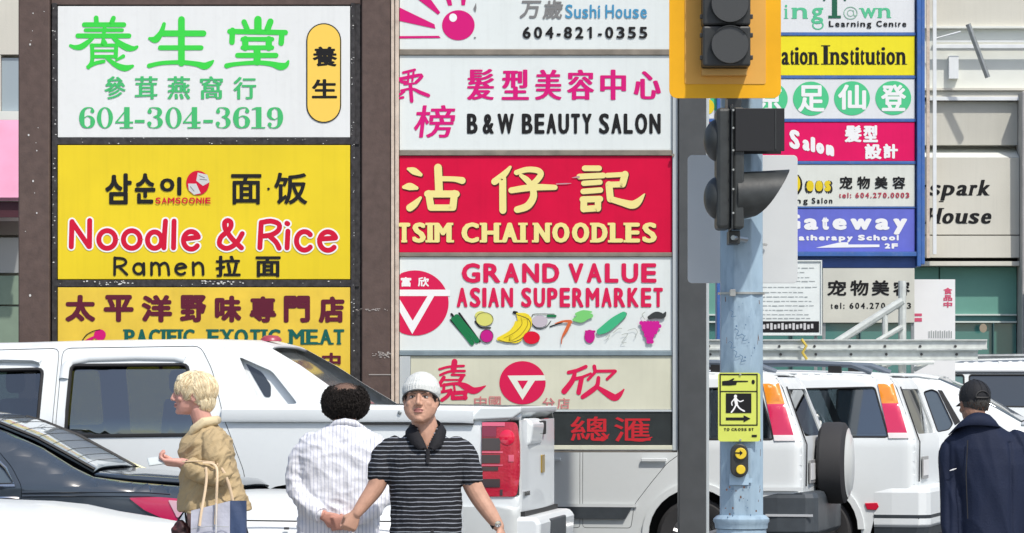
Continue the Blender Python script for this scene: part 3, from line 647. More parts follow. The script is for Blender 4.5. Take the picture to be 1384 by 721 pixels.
for k in range(8):
    structure(part('road_marking', MB().box(-12 + k * 2.9, -11.9 + k * 2.9, 23.5, 28.3, 0.0, 0.004), M_PAINT))

# ================================================================ building behind
DB = 48.0
M_WALL = mat('pale stucco', (0.60, 0.585, 0.51), 0.85, var=0.06, vscale=1.2, bump=0.15, bscale=60, streak=.05)
M_WALL2 = mat('greyer stucco', (0.52, 0.51, 0.45), 0.85, var=0.06, vscale=1.2, bump=0.15, bscale=60, streak=.05)
M_BAND = mat('light facade band', (0.68, 0.70, 0.65), 0.7, var=0.05, vscale=2)
M_TEALG = glass('teal shop glass', (0.06, 0.20, 0.18), 0.15)
M_TEAL = mat('teal enamel panel', (0.13, 0.32, 0.26), 0.55, var=0.08, vscale=2)
M_TEALD = mat('blue green panel', (0.08, 0.22, 0.22), 0.45, var=0.1, vscale=2)
M_MULL = mat('white mullion', (0.55, 0.62, 0.58), 0.5)
M_PIPE = mat('white painted steel', (0.72, 0.75, 0.76), 0.4, var=0.05)
M_GALV = mat('galvanised steel', (0.30, 0.32, 0.32), 0.45, metal=0.5, var=0.2, vscale=12)
BD = thing('shop_building', 'pale stucco shop building with teal glass front behind the signs', 'building', (X(1000, DB), DB + 3, 0))
def bslab(name, m, x0, y0, x1, y1, front=0.0, thick=0.3, **k): return slab(name, m, BD, DB, x0, y0, x1, y1, thick, front, **k)
part('wall', MB().box(-30, 30, DB + .3, DB + 8, 0.1, 10.5), M_WALL2, BD)
# right: upper wall, balcony band, recessed soffit, sign band, teal shop front
bslab('wall', M_WALL, 1030, -420, 1600, 38, 0.0)
bslab('facade_band', M_BAND, 1030, 39, 1600, 119, -0.05, 0.3)
bslab('rail', M_BAND, 1030, 36, 1600, 39, 0.05, 0.1)
bslab('rail', M_PIPE, 1262, 61.5, 1600, 66.5, 0.12, 0.06)
bslab('rail', M_PIPE, 1262, 55.5, 1600, 57, 0.02, 0.04)
bslab('ledge', M_WALL, 1030, 119.5, 1600, 123, 0.06, 0.5)
bslab('fascia', M_WALL2, 1030, 123.5, 1600, 132, 0.02, 0.4)
bslab('rail', M_PIPE, 1256, 131.5, 1377, 136.5, 0.06, 0.06)
bslab('wall', M_WALL2, 1030, 137, 1376, 196, -0.04, 0.2)
part('ledge', MB().add([(X(1030, DB), DB - .1, Z(214, DB)), (X(1376, DB), DB - .1, Z(214, DB)), (X(1376, DB), DB + .35, Z(196, DB)), (X(1030, DB), DB + .35, Z(196, DB)), (X(1030, DB), DB + .35, Z(216, DB)), (X(1376, DB), DB + .35, Z(216, DB))],
     [(0, 1, 2, 3), (0, 4, 5, 1), (3, 2, 5, 4), (0, 3, 4), (1, 5, 2)]), M_BAND, BD)
sb = bslab('sign_band', M_WALL, 1030, 214.5, 1376, 318, 0.12, 0.2)
bslab('sign_band', M_WALL, 1030, 319.5, 1376, 349, 0.13, 0.2)
bslab('shadow_gap', V_BLACK, 1030, 349.5, 1376, 353.5, -0.1, 0.1)
bslab('ledge', M_WALL, 1030, 354, 1376, 360, 0.15, 0.3)
bslab('pilaster', M_CONC, 1376.5, 126, 1420, 760, 0.35, 0.6, bevel=0.02)
bslab('pilaster', M_CONC, 1600, 126, 1650, 760, 0.35, 0.6, bevel=0.02)
# teal front
for x0, x1 in ((940, 1071), (1072.5, 1163), (1164.5, 1270), (1271.5, 1375.5)):
    bslab('spandrel_panel', M_TEAL, x0, 361, x1, 424.6, -0.1, 0.12)
    bslab('glass_pane', M_TEALD, x0, 427, x1, 434, -0.13, 0.1)
    bslab('glass_pane', M_TEALG, x0, 437, x1, 640, -0.13, 0.08)
for y0, y1 in ((424.6, 426.8), (434.2, 436.6), (640, 646)):
    bslab('mullion', M_MULL, 940, y0, 1375.5, y1, -0.06, 0.1)
for x in (1071, 1163, 1270, 1343):
    bslab('mullion', mat('dark teal mullion', (0.06, 0.13, 0.13), .5), x, 437, x + 1.5, 640, -0.05, 0.1)
a = Art(BD, DB, 0.14); a.begin(); a.disc(1327, 444, 5, 6); a.end('window_sticker', mat('tan sticker', (.3, .25, .18), .6))
a = Art(sb, DB, 0.1235); a.begin()
a.latin('King', 1178, 265, 1250, 21, bold=(1.3, .35), slab=1.1, slant=0.22); a.latin('spark', 1252, 265, 1336, 21, bold=(1.3, .35), slab=1.1, slant=0.22); a.latin('House', 1248, 303, 1338, 21, bold=(1.4, .35), slab=1.1, slant=0.22)
a.end('lettering', V_BLACK)
# leaning grey bar and bracket on the balcony
part('brace', MB().tube([(X(1302, DB), DB - .5, Z(38, DB)), (X(1329, DB), DB - .45, Z(109, DB))], 0.035, 8), M_GALV, BD)
part('brace', MB().tube([(X(1262, DB), DB - .15, Z(54, DB)), (X(1296, DB), DB - .2, Z(45, DB))], 0.012, 6), M_PIPE, BD)
bslab('vent_box', M_PIPE, 1282, 76, 1295, 107, 0.05, 0.2)
part('downpipe', MB().box(X(1257.3, DB), X(1262, DB), DB - .32, DB - .27, Z(345, DB), Z(-400, DB)), M_PIPE, BD)
part('downpipe', MB().box(X(1249, DB), X(1253, DB), DB - .30, DB - .24, Z(350, DB), Z(-400, DB)), M_POST, BD)
bslab('white_panel', M_PIPE, 1379, 395, 1420, 478, 0.42, 0.05)
# left end: window, pink awning, shutter
bslab('wall', M_WALL, -260, -420, 62, 74, 0.0)
bslab('wall', M_WALL, -260, 74.5, 1, 150, 0.0)
bslab('window_pane', glass('pale blue window', (0.30, 0.36, 0.40), 0.25), 1.5, 78, 62, 150, -0.05, 0.05)
bslab('ledge', M_BAND, -260, 151, 62, 163, 0.06, 0.4)
aw = MB().add([(X(-260, DB), DB - .9, Z(272, DB)), (X(62, DB), DB - .9, Z(272, DB)), (X(62, DB), DB - .2, Z(164, DB)), (X(-260, DB), DB - .2, Z(164, DB)), (X(-260, DB), DB - .85, Z(276, DB)), (X(62, DB), DB - .85, Z(276, DB)), (X(62, DB), DB - .15, Z(168, DB)), (X(-260, DB), DB - .15, Z(168, DB))],
     [(0, 1, 2, 3), (4, 7, 6, 5), (0, 4, 5, 1), (1, 5, 6, 2), (0, 3, 7, 4)])
part('awning', aw, mat('pink canvas', (0.62, 0.27, 0.40), 0.7, var=0.12, vscale=2), BD)
bslab('awning_valance', mat('dark maroon', (0.06, 0.012, 0.02), .6), -260, 276.5, 62, 298, 0.8, 0.05)
bslab('wall', mat('taupe wall', (0.19, 0.17, 0.14), .8), -260, 299, 62, 318, 0.0)
bslab('window_pane', glass('grey window', (0.30, 0.31, 0.31), 0.3), -260, 321, 62, 369, -0.05, 0.05)
bslab('spandrel_panel', mat('sage panel', (0.20, 0.27, 0.20), .6, var=.06), -260, 373, 62, 412, 0.02, 0.1)
bslab('spandrel_panel', mat('sage panel', (0.20, 0.27, 0.20), .6, var=.06), -260, 414, 62, 700, 0.0, 0.1)

# ================================================================ blue sign
D2 = 40.0
M_BLUE = mat('royal blue steel', (0.045, 0.13, 0.38), 0.45, var=0.1, vscale=5, dirt=0.15, dirtcol=(0.3, 0.3, 0.3))
M_BLUED = mat('dark blue steel', (0.035, 0.09, 0.30), 0.5, var=0.1, vscale=5)
BS = thing('pylon_sign', 'blue framed pylon sign with stacked shop panels behind the traffic pole', 'sign', (X(1110, D2), D2 + .2, 0))
slab('frame_post', M_BLUE, BS, D2, 1238, -120, 1243.5, 361, 0.3, 0.10, bevel=0.01)
slab('frame_post', M_BLUE, BS, D2, 1244, -120, 1249.5, 358, 0.3, 0.04, bevel=0.01)
slab('frame_post', M_BLUE, BS, D2, 968, -120, 976, HY + CH * F / D2, 0.3, 0.10, bevel=0.01)
slab('cabinet', M_BLUED, BS, D2, 950, -120, 1237.5, 362, 0.28, 0.012)
slab('frame_bar', M_BLUE, BS, D2, 950, 341, 1237.5, 347, 0.08, 0.10)
def bpanel(y0, y1, m, label, x0=958): return slab('sign_panel', m, BS, D2, x0, y0, 1236, y1, 0.03, 0.046, label=label)
for y in (45, 103, 161.5, 218.5, 280): slab('frame_bar', M_BLUE, BS, D2, 950, y, 1237.5, y + 4 if y != 280 else 282, 0.05, 0.055)
M_BW = mat('bluish white sign acrylic', (0.70, 0.72, 0.73), 0.4, spec=.3, var=0.03, vscale=2, streak=.05)
p = bpanel(-118, 44.7, M_BW, 'white sign panel for a learning centre in green serif letters'); a = Art(p, D2, .0485)
a.begin(); a.latin('i', 1058, 26, 1066, 20, bold=(.3, .3), slab=.8); a.latin('n', 1069, 26, 1092, 22, bold=(.8, .3), slab=1.2); a.latin('g', 1094, 26, 1114, 22, bold=(.9, .3)); a.ring(1105, 35, 6, 4.5, sx=1.3)
a.latin('wn', 1161, 25, 1204, 20, bold=(.7, .3), slab=1.1); a.latin('K', 1008, 25, 1040, 38, bold=(1.5, .5), slab=1.5); a.end('lettering', mat('soft green vinyl', (0.10, 0.50, 0.27), 0.6, spec=.2))
a.begin(); a.ring(1149, 18.5, 8.6, 7.6, sx=1.1); a.ring(1149, 18.5, 4.6, 3.8); a.stroke([(1153, 15), (1154, 22), (1158, 21)], 1); a.end('lettering', mat('sage green vinyl', (0.25, 0.45, 0.33), 0.6, spec=.2))
a.begin(); a.rect(1124, -14, 1131, 24); a.rect(1119, 22, 1136, 25.5); a.rect(1112, -14, 1143, -9); a.rect(1112, -14, 1115, 2); a.rect(1140, -14, 1143, 2); a.end('lettering', mat('dark green vinyl', (0.02, 0.12, 0.07), 0.6, spec=.2))
a.begin(); a.latin('Learning', 1119, 37, 1178, 8, bold=(.45, .25), track=40); a.latin('Centre', 1183, 37, 1225, 8, bold=(.45, .25), track=40); a.end('lettering', V_BLACK)
p = bpanel(49.3, 102.7, mat('lemon sign acrylic', (0.80, 0.70, 0.02), 0.4, spec=.3, var=.03, streak=.05), 'lemon yellow sign panel reading Institution'); a = Art(p, D2, .0485)
a.begin(); a.latin('Education', 1004, 88, 1105, 25, bold=(.9, .3), slab=.9); a.latin('I', 1110, 88, 1121, 26, bold=(1.4, .4), slab=1.2); a.latin('nstitution', 1121, 88, 1224, 25, bold=(.9, .3), slab=.9); a.end('lettering', V_BLACK)
p = bpanel(107.3, 161.2, M_BW, 'white sign panel with white characters in green discs'); a = Art(p, D2, .0485)
a.begin(); [a.disc(x, 134 - (x - 1095) * .008, 24.2, 23) for x in (984, 1040, 1095.5, 1151, 1206.7)]; a.end('disc', mat('mint vinyl', (0.08, 0.53, 0.24), 0.6, spec=.2))
a.begin(); a.disc(957, 145, 8, 10); a.end('disc', M_YELLOW)
a.begin(); a.cjk('京京足仙登', [(968, 116, 1000, 150), (1024, 116, 1056, 151), (1078, 116, 1114, 152), (1132, 115, 1170, 149), (1190, 115, 1224, 151)], bold=(1.2, 1.0)); a.end('lettering', V_WHITE)
p = bpanel(165.7, 218.2, mat('hot pink sign acrylic', (0.70, 0.006, 0.11), 0.45, spec=.2, var=.04, streak=.05), 'hot pink sign panel reading Salon'); a = Art(p, D2, .0485)
a.begin(); a.cjk('髮型', [(1141, 170, 1164, 193), (1166, 170, 1186, 193)], bold=(1.1, .9)); a.cjk('設計', [(1168, 195, 1191, 216), (1193, 195, 1213, 215)], bold=(1.1, .9))
a.x0 = 1066; a.slope = 0.22
a.latin('S', 1065, 200, 1082, 25, bold=(2, 1.6)); a.latin('alon', 1083, 199, 1128, 20, bold=(1.9, 1.6)); a.end('lettering', V_WHITE)
p = bpanel(223, 279.7, mat('ivory sign acrylic', (0.66, 0.68, 0.62), 0.4, spec=.3, var=.03, streak=.05), 'ivory sign panel of a grooming salon'); a = Art(p, D2, .0485)
a.begin(); a.latin('D', 1060, 265, 1086, 30, bold=(5, 3)); a.latin('oos', 1086, 262, 1126, 24, bold=(3.8, 2.4)); a.end('lettering_outline', V_BLACK)
a.begin(); a.latin('D', 1062, 262, 1083, 26, bold=(2.6, 1.6)); a.latin('oos', 1088.5, 259, 1123.5, 20, bold=(1.9, 1.2)); a.end('lettering', M_YELLOW)
a.begin(); a.row('宠物美容', 1134, 239, 1223, 256, bold=(.6, .5), gap=.35); a.latin('Grooming', 1020, 275.5, 1092, 7.5, bold=(.35, .2), track=120); a.latin('Salon', 1096, 275.5, 1125, 7.5, bold=(.35, .2), track=120); a.end('lettering', V_BLACK)
a.begin(); a.latin('tel: 604.270.0003', 1133, 268, 1229, 7, bold=(.4, .3), track=40); a.end('lettering', mat('brick red vinyl', (.4, .05, .08), .6, spec=.2))
p = bpanel(282.3, 340.7, mat('violet blue sign acrylic', (0.13, 0.15, 0.56), 0.45, spec=.3, var=.06, streak=.05), 'violet blue sign panel reading Gateway'); a = Art(p, D2, .0485)
a.begin(); a.latin('Gateway', 1050, 311, 1228, 21.5, bold=(2.3, 1.3)); a.latin('Aromatherapy', 1032, 325.5, 1153, 7.5, bold=(.9, .7)); a.latin('School', 1158, 325.5, 1215, 7.5, bold=(.9, .7)); a.latin('2F', 1194, 336.5, 1214, 7, bold=(.8, .6))
a.poly([(1102, 335.5), (1135, 328), (1146, 328), (1146, 331), (1188, 331), (1188, 334.5)]); a.end('lettering', V_WHITE)

# boards hung under and beside it
def board(name, label, cat, d, x0, y0, x1, y1, m, frame=None, legs=()):
    t = thing(name, label, cat, (X((x0 + x1) / 2, d), d + .03, 0))
    b = slab('board', m, t, d, x0, y0, x1, y1, 0.02, 0.0)
    if frame:
        for q in ((x0 - 2, y0 - 2, x1 + 2, y0), (x0 - 2, y1, x1 + 2, y1 + 2), (x0 - 2, y0, x0, y1), (x1, y0, x1 + 2, y1)): slab('frame', frame, t, d, *q, 0.05, 0.015)
    for lx in legs: part('leg', MB().box(X(lx - 2, d), X(lx + 2, d), d + .025, d + .08, 0.0, Z(y0 + 6, d)), M_GALV, t)
    return t, b
M_FRG = mat('white notice frame', (0.62, 0.66, 0.64), 0.5)
t, b = board('notice_board', 'white framed notice board with rows of small print behind the blue pole', 'notice board', 39.0, 1012, 354, 1109, 452, mat('notice paper', (0.70, 0.74, 0.72), .6, var=.04), M_FRG, (1018, 1103))
a = Art(b, 39.0, .0025); a.begin()
for i, y in enumerate((362, 368, 375, 380, 388, 395, 401, 407, 413, 419, 425, 430)):
    x = 1018 + (i * 7) % 5
    while x < 1100 - (i * 13) % 17:
        l = random.uniform(3, 9); a.rect(x, y, min(x + l, 1104), y + random.choice((.8, 1.0, 1.3))); x += l + 1.6
a.end('small_print', mat('grey print', (.33, .36, .36), .6)).__setitem__('kind', 'stuff')
a.begin(); a.rect(1014, 434.5, 1107, 449.5); a.end('black_banner', V_BLACK)
a.begin(); [a.rect(x, 437 + (x * 7) % 3, x + 3.2, 446 - (x * 5) % 3) for x in range(1016, 1098, 5)]; a.end('small_print', mat('grey white print', (.55, .55, .55), .6)).__setitem__('kind', 'stuff')
t, b = board('banner', 'cream banner with four brush characters and a telephone number under the blue sign', 'banner', 39.75, 1112, 363, 1236, 436.5, mat('cream banner cloth', (0.56, 0.56, 0.49), .8, var=.07, vscale=3), None, (1114, 1234))
a = Art(b, 39.75, .0025); a.begin()
a.cjk('宠物美容', [(1118, 379, 1144, 400), (1149, 379, 1174, 400), (1178, 379, 1202, 400), (1207, 380, 1230, 400)], bold=(.7, .6)); a.latin('tel: 604.270.0003', 1122, 417.5, 1232, 8, bold=(.35, .25), track=60); a.end('lettering', V_BLACK)
t, b = board('poster', 'white poster with red upright characters standing beside the cream banner', 'poster', 40.5, 1235, 378, 1291, 600, mat('white poster', (0.78, 0.79, 0.79), .6, var=.02), None, (1240, 1286))
a = Art(b, 40.5, .0025); a.begin(); a.rect(1236, 424, 1246, 427.5); a.rect(1236, 430, 1246, 435); a.cjk('食品中', [(1275, 389, 1287, 398), (1275, 399, 1287, 407), (1275, 408, 1287, 416)], bold=(.4, .4)); a.end('lettering', mat('pink red print', (.6, .08, .16), .6))
a.begin(); [a.rect(x, 447 + (x * 3) % 2, x + 1.5, 457) for x in range(1255, 1288, 3)]; a.end('small_print', mat('grey print', (.33, .36, .36), .6))

# ================================================================ ladder on its rack (on a pickup behind the parked cars)
DL = 36.5
M_ALU = mat('dull aluminium', (0.58, 0.61, 0.58), 0.5, metal=0.15, var=0.12, vscale=14)
M_RIV = mat('dark rivet', (0.05, 0.05, 0.05), .5)
L = thing('ladder', 'long aluminium extension ladder lying on the rack above the parked cars', 'ladder', (X(1145, DL), DL + .2, Z(487, DL)))
def rail(y0, y1, x0, x1, dd):
    m = MB(); zt, zb = Z(y0, DL), Z(y1, DL); t = .012
    m.box(X(x0, DL), X(x1, DL), DL + dd, DL + dd + t, zb, zt); m.box(X(x0, DL), X(x1, DL), DL + dd - .025, DL + dd, zt - t, zt); m.box(X(x0, DL), X(x1, DL), DL + dd - .025, DL + dd, zb, zb + t)
    return m
for k, (y0, y1, x0, x1) in enumerate(((459, 472.6, 950, 1334), (473.4, 487, 940, 1322))):
    for dd in (0, .42): part('side_rail', rail(y0, y1, x0, x1, dd + k * .02), M_ALU, L)
    for i in range(9):
        x = 958 + i * 47.6 + k * 2
        if x > x1: continue
        ym = (y0 + y1) / 2 + (2.5 if not k else -1)
        part('rung', MB().tube([(X(x, DL), DL - .012 + k * .02, Z(ym, DL)), (X(x, DL), DL + .43 + k * .02, Z(ym, DL))], 0.014, 8), M_RIV, L)
part('rope', MB().tube([(X(1083, DL), DL - .05, Z(459, DL)), (X(1089, DL), DL - .07, Z(468, DL)), (X(1084, DL), DL - .06, Z(477, DL)), (X(1090, DL), DL - .05, Z(486, DL))], 0.014, 6), mat('yellow rope', (.6, .45, .08), .8), L)
PT = thing('pickup_truck', 'pale pickup with an open steel ladder rack mostly hidden behind the parked cars', 'pickup truck', (X(1120, DL), DL + .4, 0))
M_PALE = mat('pale truck paint', (0.55, 0.56, 0.55), 0.35, coat=.5)
def bar(x0, y0, x1, y1, r, dd=.2, name='rack_bar', m=None):
    part(name, MB().tube([(X(x0, DL), DL + dd, Z(y0, DL)), (X(x1, DL), DL + dd, Z(y1, DL))], r, 8), m or M_ALU, PT)
bar(1136, 463, 1227, 405, .042, .5); bar(1227, 378, 1227, 540, .040, .52); bar(1203, 425, 1203, 540, .03, .5); bar(1192, 461, 1226, 441, .028, .48)
bar(1188, 500, 1215, 487, .025, .2); bar(1238, 500, 1262, 487, .025, .2); bar(960, 492, 1262, 490, .022, 0); bar(960, 492, 1262, 490, .022, .45); bar(1000, 490, 1000, 560, .025, .45)
part('body', MB().box(X(930, DL), X(1270, DL), DL, DL + 1.6, 0.45, 1.15), M_PALE, PT, bevel=.05)
part('cab', MB().prism([(X(1010, DL), 1.15), (X(1000, DL), 1.5), (X(985, DL), 1.72), (X(920, DL), 1.74), (X(890, DL), 1.15)], DL + .1, DL + 1.5), M_PALE, PT, bevel=.04)
for x in (960, 1210): part('wheel', MB().lathe([(.1, 0), (.36, .0), (.38, .05), (.38, .18), (.36, .22), (.1, .22)], 'y', (X(x, DL), DL - .02, .38), 24), mat('tyre rubber', (.03, .03, .032), .8), PT)

# ================================================================ traffic pole
DP = 20.8
M_POLE = mat('pale blue pole paint', (0.30, 0.41, 0.50), 0.5, var=0.14, vscale=7, bump=0.35, bscale=30, dirt=0.34, dirtcol=(0.08, 0.13, 0.2), stretch=(1, 1, .35))
M_BLK = mat('black signal plastic', (0.028, 0.03, 0.03), 0.42, var=0.2, vscale=10)
M_SIG = mat('weathered signal housing', (0.032, 0.036, 0.036), 0.5, var=0.25, vscale=14, bump=.1)
M_BLUW = mat('bright strap steel', (0.5, 0.5, 0.48), 0.3, metal=.8)
PP = thing('traffic_pole', 'pale blue octagonal traffic signal pole in front of the white cars', 'pole', (X(1002, DP), DP, 0))
def octo(r, z0, z1, r1=None, n=8):
    m = MB(); m.lathe([(r, z0), (r1 or r, z1)], 'z', (X(1002, DP), DP, 0), n, smooth=False); return m
rot8 = math.pi / 8
pm = octo(0.1305, 0.0, 6.5, 0.121)
c8 = Vector((X(1002, DP), DP, 0)); pm.v = [tuple(Matrix.Rotation(rot8, 3, 'Z') @ (Vector(v) - c8) + c8) for v in pm.v]
part('shaft', pm, M_POLE, PP, bevel=0.006)
zc = Z(708, DP)
part('collar', MB().lathe([(.13, zc - .03), (.148, zc - .026), (.15, zc), (.158, zc + .012), (.158, zc + .028), (.14, zc + .045), (.128, zc + .05)], 'z', tuple(c8), 16), M_POLE, PP)
part('base', MB().lathe([(.24, 0), (.24, .04), (.19, .07), (.19, .5), (.15, .62), (.14, zc - .03)], 'z', tuple(c8), 16), M_POLE, PP)
for y in (397,):
    zz = Z(y, DP); part('steel_strap', MB().lathe([(.126, zz - .006), (.132, zz - .006), (.132, zz + .006), (.126, zz + .006)], 'z', tuple(c8), 24), M_BLUW, PP)
    part('clamp', MB().box(X(984, DP), X(992, DP), DP - .165, DP - .12, zz - .02, zz + .02), M_BLUW, PP, bevel=.004)
a = Art(PP, DP, .128); a.begin()
for x, y, l in ((985, 641, 24), (980, 660, 10), (1003, 655, 6)): a.rect(x, y, x + l, y + .9)
for i in range(22): a.disc(random.uniform(980, 1018), random.choice((random.uniform(405, 500), random.uniform(650, 700))), random.uniform(.3, 1.2), random.uniform(.3, 1.6), n=6)
for x0, y0 in ((985, 420), (992, 445), (1000, 452), (984, 462), (990, 474), (998, 480)): a.stroke([(x0, y0), (x0 + 4, y0 + 3), (x0 + 2, y0 + 9), (x0 + 8, y0 + 8)], .8)
tag(a.end('scuff_mark', mat('dark blue scuff', (.07, .14, .24), .7)), kind='stuff')

a = Art(PP, DP, .1285); a.begin()
for i in range(16):
    x = random.choice((979, 1024)) + random.uniform(-2, 2); y = random.uniform(390, 700); a.stroke([(x, y), (x + random.uniform(-1, 1), y + random.uniform(2, 9))], random.uniform(.4, 1.1))
for i in range(10): a.disc(random.uniform(978, 1026), random.uniform(650, 700), random.uniform(.4, 1.4), random.uniform(.4, 2.2), n=6)
tag(a.end('rust_chip', mat('rust chip', (.13, .06, .035), .9)), kind='stuff')
a = Art(PP, DP, .130); a.begin(); a.rect(984, 640, 1010, 655); a.rect(1009, 646, 1015, 652); a.end('sticker_residue', mat('pale blue residue', (.36, .50, .62), .7))
# pedestrian sign
PSg = thing('pedestrian_sign', 'yellow green crossing instruction sign with walking figure on the blue pole', 'sign', (X(999, DP), DP - .14, Z(597, DP)))
def rrect(x0, y0, x1, y1, r, d, n=5):
    pts = []
    for cx, cy, a0 in ((x1 - r, y0 + r, -90), (x1 - r, y1 - r, 0), (x0 + r, y1 - r, 90), (x0 + r, y0 + r, 180)):
        pts += [(X(cx + r * math.cos(rad(a0 + 90 * k / n)), d), Z(cy + r * math.sin(rad(a0 + 90 * k / n)), d)) for k in range(n + 1)]
    return pts
M_LIME = mat('fluorescent yellow green sheet', (0.60, 0.66, 0.12), .5, spec=.3, var=.05)
pl = part('plate', MB().prism(rrect(970.5, 504, 1027.5, 597, 4, DP - .14), DP - .1425, DP - .1395), M_LIME, PSg)
a = Art(pl, DP - .1425, .0012)
a.begin(); a.rect(972.5, 505.5, 1024, 507.3); a.rect(972.5, 574, 1024, 575.6); a.rect(972.5, 507.3, 974.2, 574); a.rect(1022.4, 507.3, 1024, 574); a.rect(974.2, 528.6, 1022.4, 530)
a.stroke([(976, 518.5), (989, 518.5)], 5.5, cap=False); a.poly([(976, 520.5), (976, 515.5), (985, 514.5), (991, 511.5), (993, 512.2), (990, 514.8), (1011, 514.9), (1011, 516.4), (996, 516.8), (995, 520.5), (985, 521.4)]); a.disc(1018, 516.5, 2.2, 3)
a.rect(981, 532, 1015.5, 558.5); a.poly([(981, 564.5), (1005, 564.5), (1005, 561.5), (1014.5, 566), (1005, 571), (1005, 568.3), (981, 568.3)]); a.latin('TO CROSS ST', 978, 582.5, 1019, 3.6, bold=(.3, .2)); a.rect(1016, 588, 1023, 591)
a.end('pictogram', V_BLACK)
a.begin(); a.disc(994, 535.8, 2.1); a.stroke([(994, 539, 4.5), (995.5, 547, 4)], 4); a.stroke([(993, 539), (989, 544), (989.5, 548)], 1.5); a.stroke([(996, 540), (1000, 543), (1004.5, 541.5)], 1.5); a.stroke([(994.5, 548), (992, 553), (988.5, 557.5)], 2); a.stroke([(996.5, 548), (1000, 552.5), (1006, 556)], 2); a.end('pictogram', V_WHITE)
for y in (506.5, 594.5): part('bolt', MB().lathe([(.006, 0), (.006, .006), (.003, .008)], 'y', (X(998.5, DP), DP - .1505, Z(y, DP)), 8), M_BLUW, PSg)
PB = thing('push_button', 'black capsule push button box with two yellow buttons below the crossing sign', 'push button', (X(998.5, DP), DP - .14, Z(645, DP)))
part('housing', MB().prism(rrect(987, 600, 1011, 645.5, 11.9, DP - .14, 8), DP - .17, DP - .12), M_BLK, PB, bevel=.006)
for y, r in ((612.5, .032), (634, .026)):
    b = part('button', MB().lathe([(r, -.012), (r, .0), (r, .01)], 'y', (X(998.5, DP), DP - .175, Z(y, DP)), 20), mat('yellow button', (.72, .52, .03), .45), PB, bevel=.003)
    if y < 620:
        a = Art(b, DP - .187, .001); a.begin(); a.rect(993.5, 611.6, 1003, 613.4); a.poly([(1000, 609), (1004, 612.5), (1000, 616)]); a.end('arrow', V_BLACK)

# rear of a far signal's backboard
DS = 21.1
SB = thing('signal_backboard', 'plain grey backboard of a signal facing away behind the blue pole', 'traffic light', (X(1004, DS), DS, Z(382, DS)))
bb = MB().prism(rrect(929.5, 210, 1078, 383, 6, DS), DS, DS + .012)
part('backplate', bb, mat('pale grey backplate', (0.60, 0.62, 0.62), .55, spec=.3, var=.04, vscale=3), SB, bevel=.002)
part('housing', MB().box(X(960, DS), X(1048, DS), DS + .015, DS + .2, Z(372, DS), Z(220, DS)), M_SIG, SB, bevel=.02)

# main signal head with yellow backboard
DM = 20.4
MS = thing('traffic_light', 'front facing traffic light with dark lenses in a yellow bordered backboard', 'traffic light', (X(980, DM), DM, Z(133, DM)))
part('backboard', MB().prism(rrect(904.5, -170, 1055.5, 133, 11, DM), DM, DM + .01), mat('amber reflective border', (0.80, 0.40, 0.008), .45, spec=.3, var=.06, vscale=5), MS)
part('backboard_face', MB().prism(rrect(925.5, -150, 1035, 114, 3, DM), DM - .004, DM - .0005), mat('faded orange backboard', (0.70, 0.37, 0.075), .5, spec=.3, var=.05, vscale=5), MS)
for k, yc in enumerate((66, 11, -44)):
    h = part('signal_section', MB().box(X(947.5, DM), X(1012, DM), DM - .16, DM + .12, Z(yc + 27, DM), Z(yc - 27, DM)), M_BLK, MS, bevel=.012)
    part('lens', MB().lathe([(.001, .03), (.05, .026), (.085, .01), (.094, -.004)], 'y', (X(984, DM), DM - .19, Z(yc - 1, DM)), 32), mat('dark lens', (0.03, 0.033, 0.035), .18, spec=.8, coat=.8, bump=.6, bscale=120), h)
    part('lens_ring', MB().lathe([(.092, -.012), (.101, -.012), (.101, .03), (.092, .03)], 'y', (X(984, DM), DM - .19, Z(yc - 1, DM)), 32), mat('worn black ring', (.05, .052, .052), .4), h)
    vis = MB(); n = 22
    for i in range(n + 1):
        t = rad(-20 + 220 * i / n); cx, cz = X(984, DM), Z(yc - 1, DM)
        dep = .07 if 30 < math.degrees(t) < 150 else .07 * max(.25, 1 - abs(math.degrees(t) - 90) / 220)
        for rr in (.101, .105): vis.v += [(cx + rr * math.cos(t), DM - .16, cz + rr * math.sin(t)), (cx + rr * math.cos(t), DM - .16 - dep * .75, cz + rr * math.sin(t))]
    vis.f = [(4 * i + a_, 4 * i + a_ + 1, 4 * i + a_ + 5, 4 * i + a_ + 4) for i in range(n) for a_ in (0, 2)] + [(4 * i + 1, 4 * i + 3, 4 * i + 7, 4 * i + 5) for i in range(n)]; vis.smooth = [True] * len(vis.f)
    part('visor', vis, M_BLK, h)
    for sx in (944.5, 1009.5):
        for dy in (-18, 12): part('hinge', MB().box(X(sx, DM), X(sx + 6, DM), DM - .14, DM - .1, Z(yc + dy + 6, DM), Z(yc + dy, DM)), M_BLK, h, bevel=.003)
part('drip_tray', MB().box(X(948, DM), X(1009, DM), DM - .05, DM - .005, Z(103, DM), Z(93.8, DM)), mat('tan enamel strip', (.62, .36, .10), .5), MS, bevel=.003)
part('bracket', MB().box(X(984, DM), X(1000, DM), DM + .13, DM + .3, Z(165, DM), Z(60, DM)), M_BLK, MS)

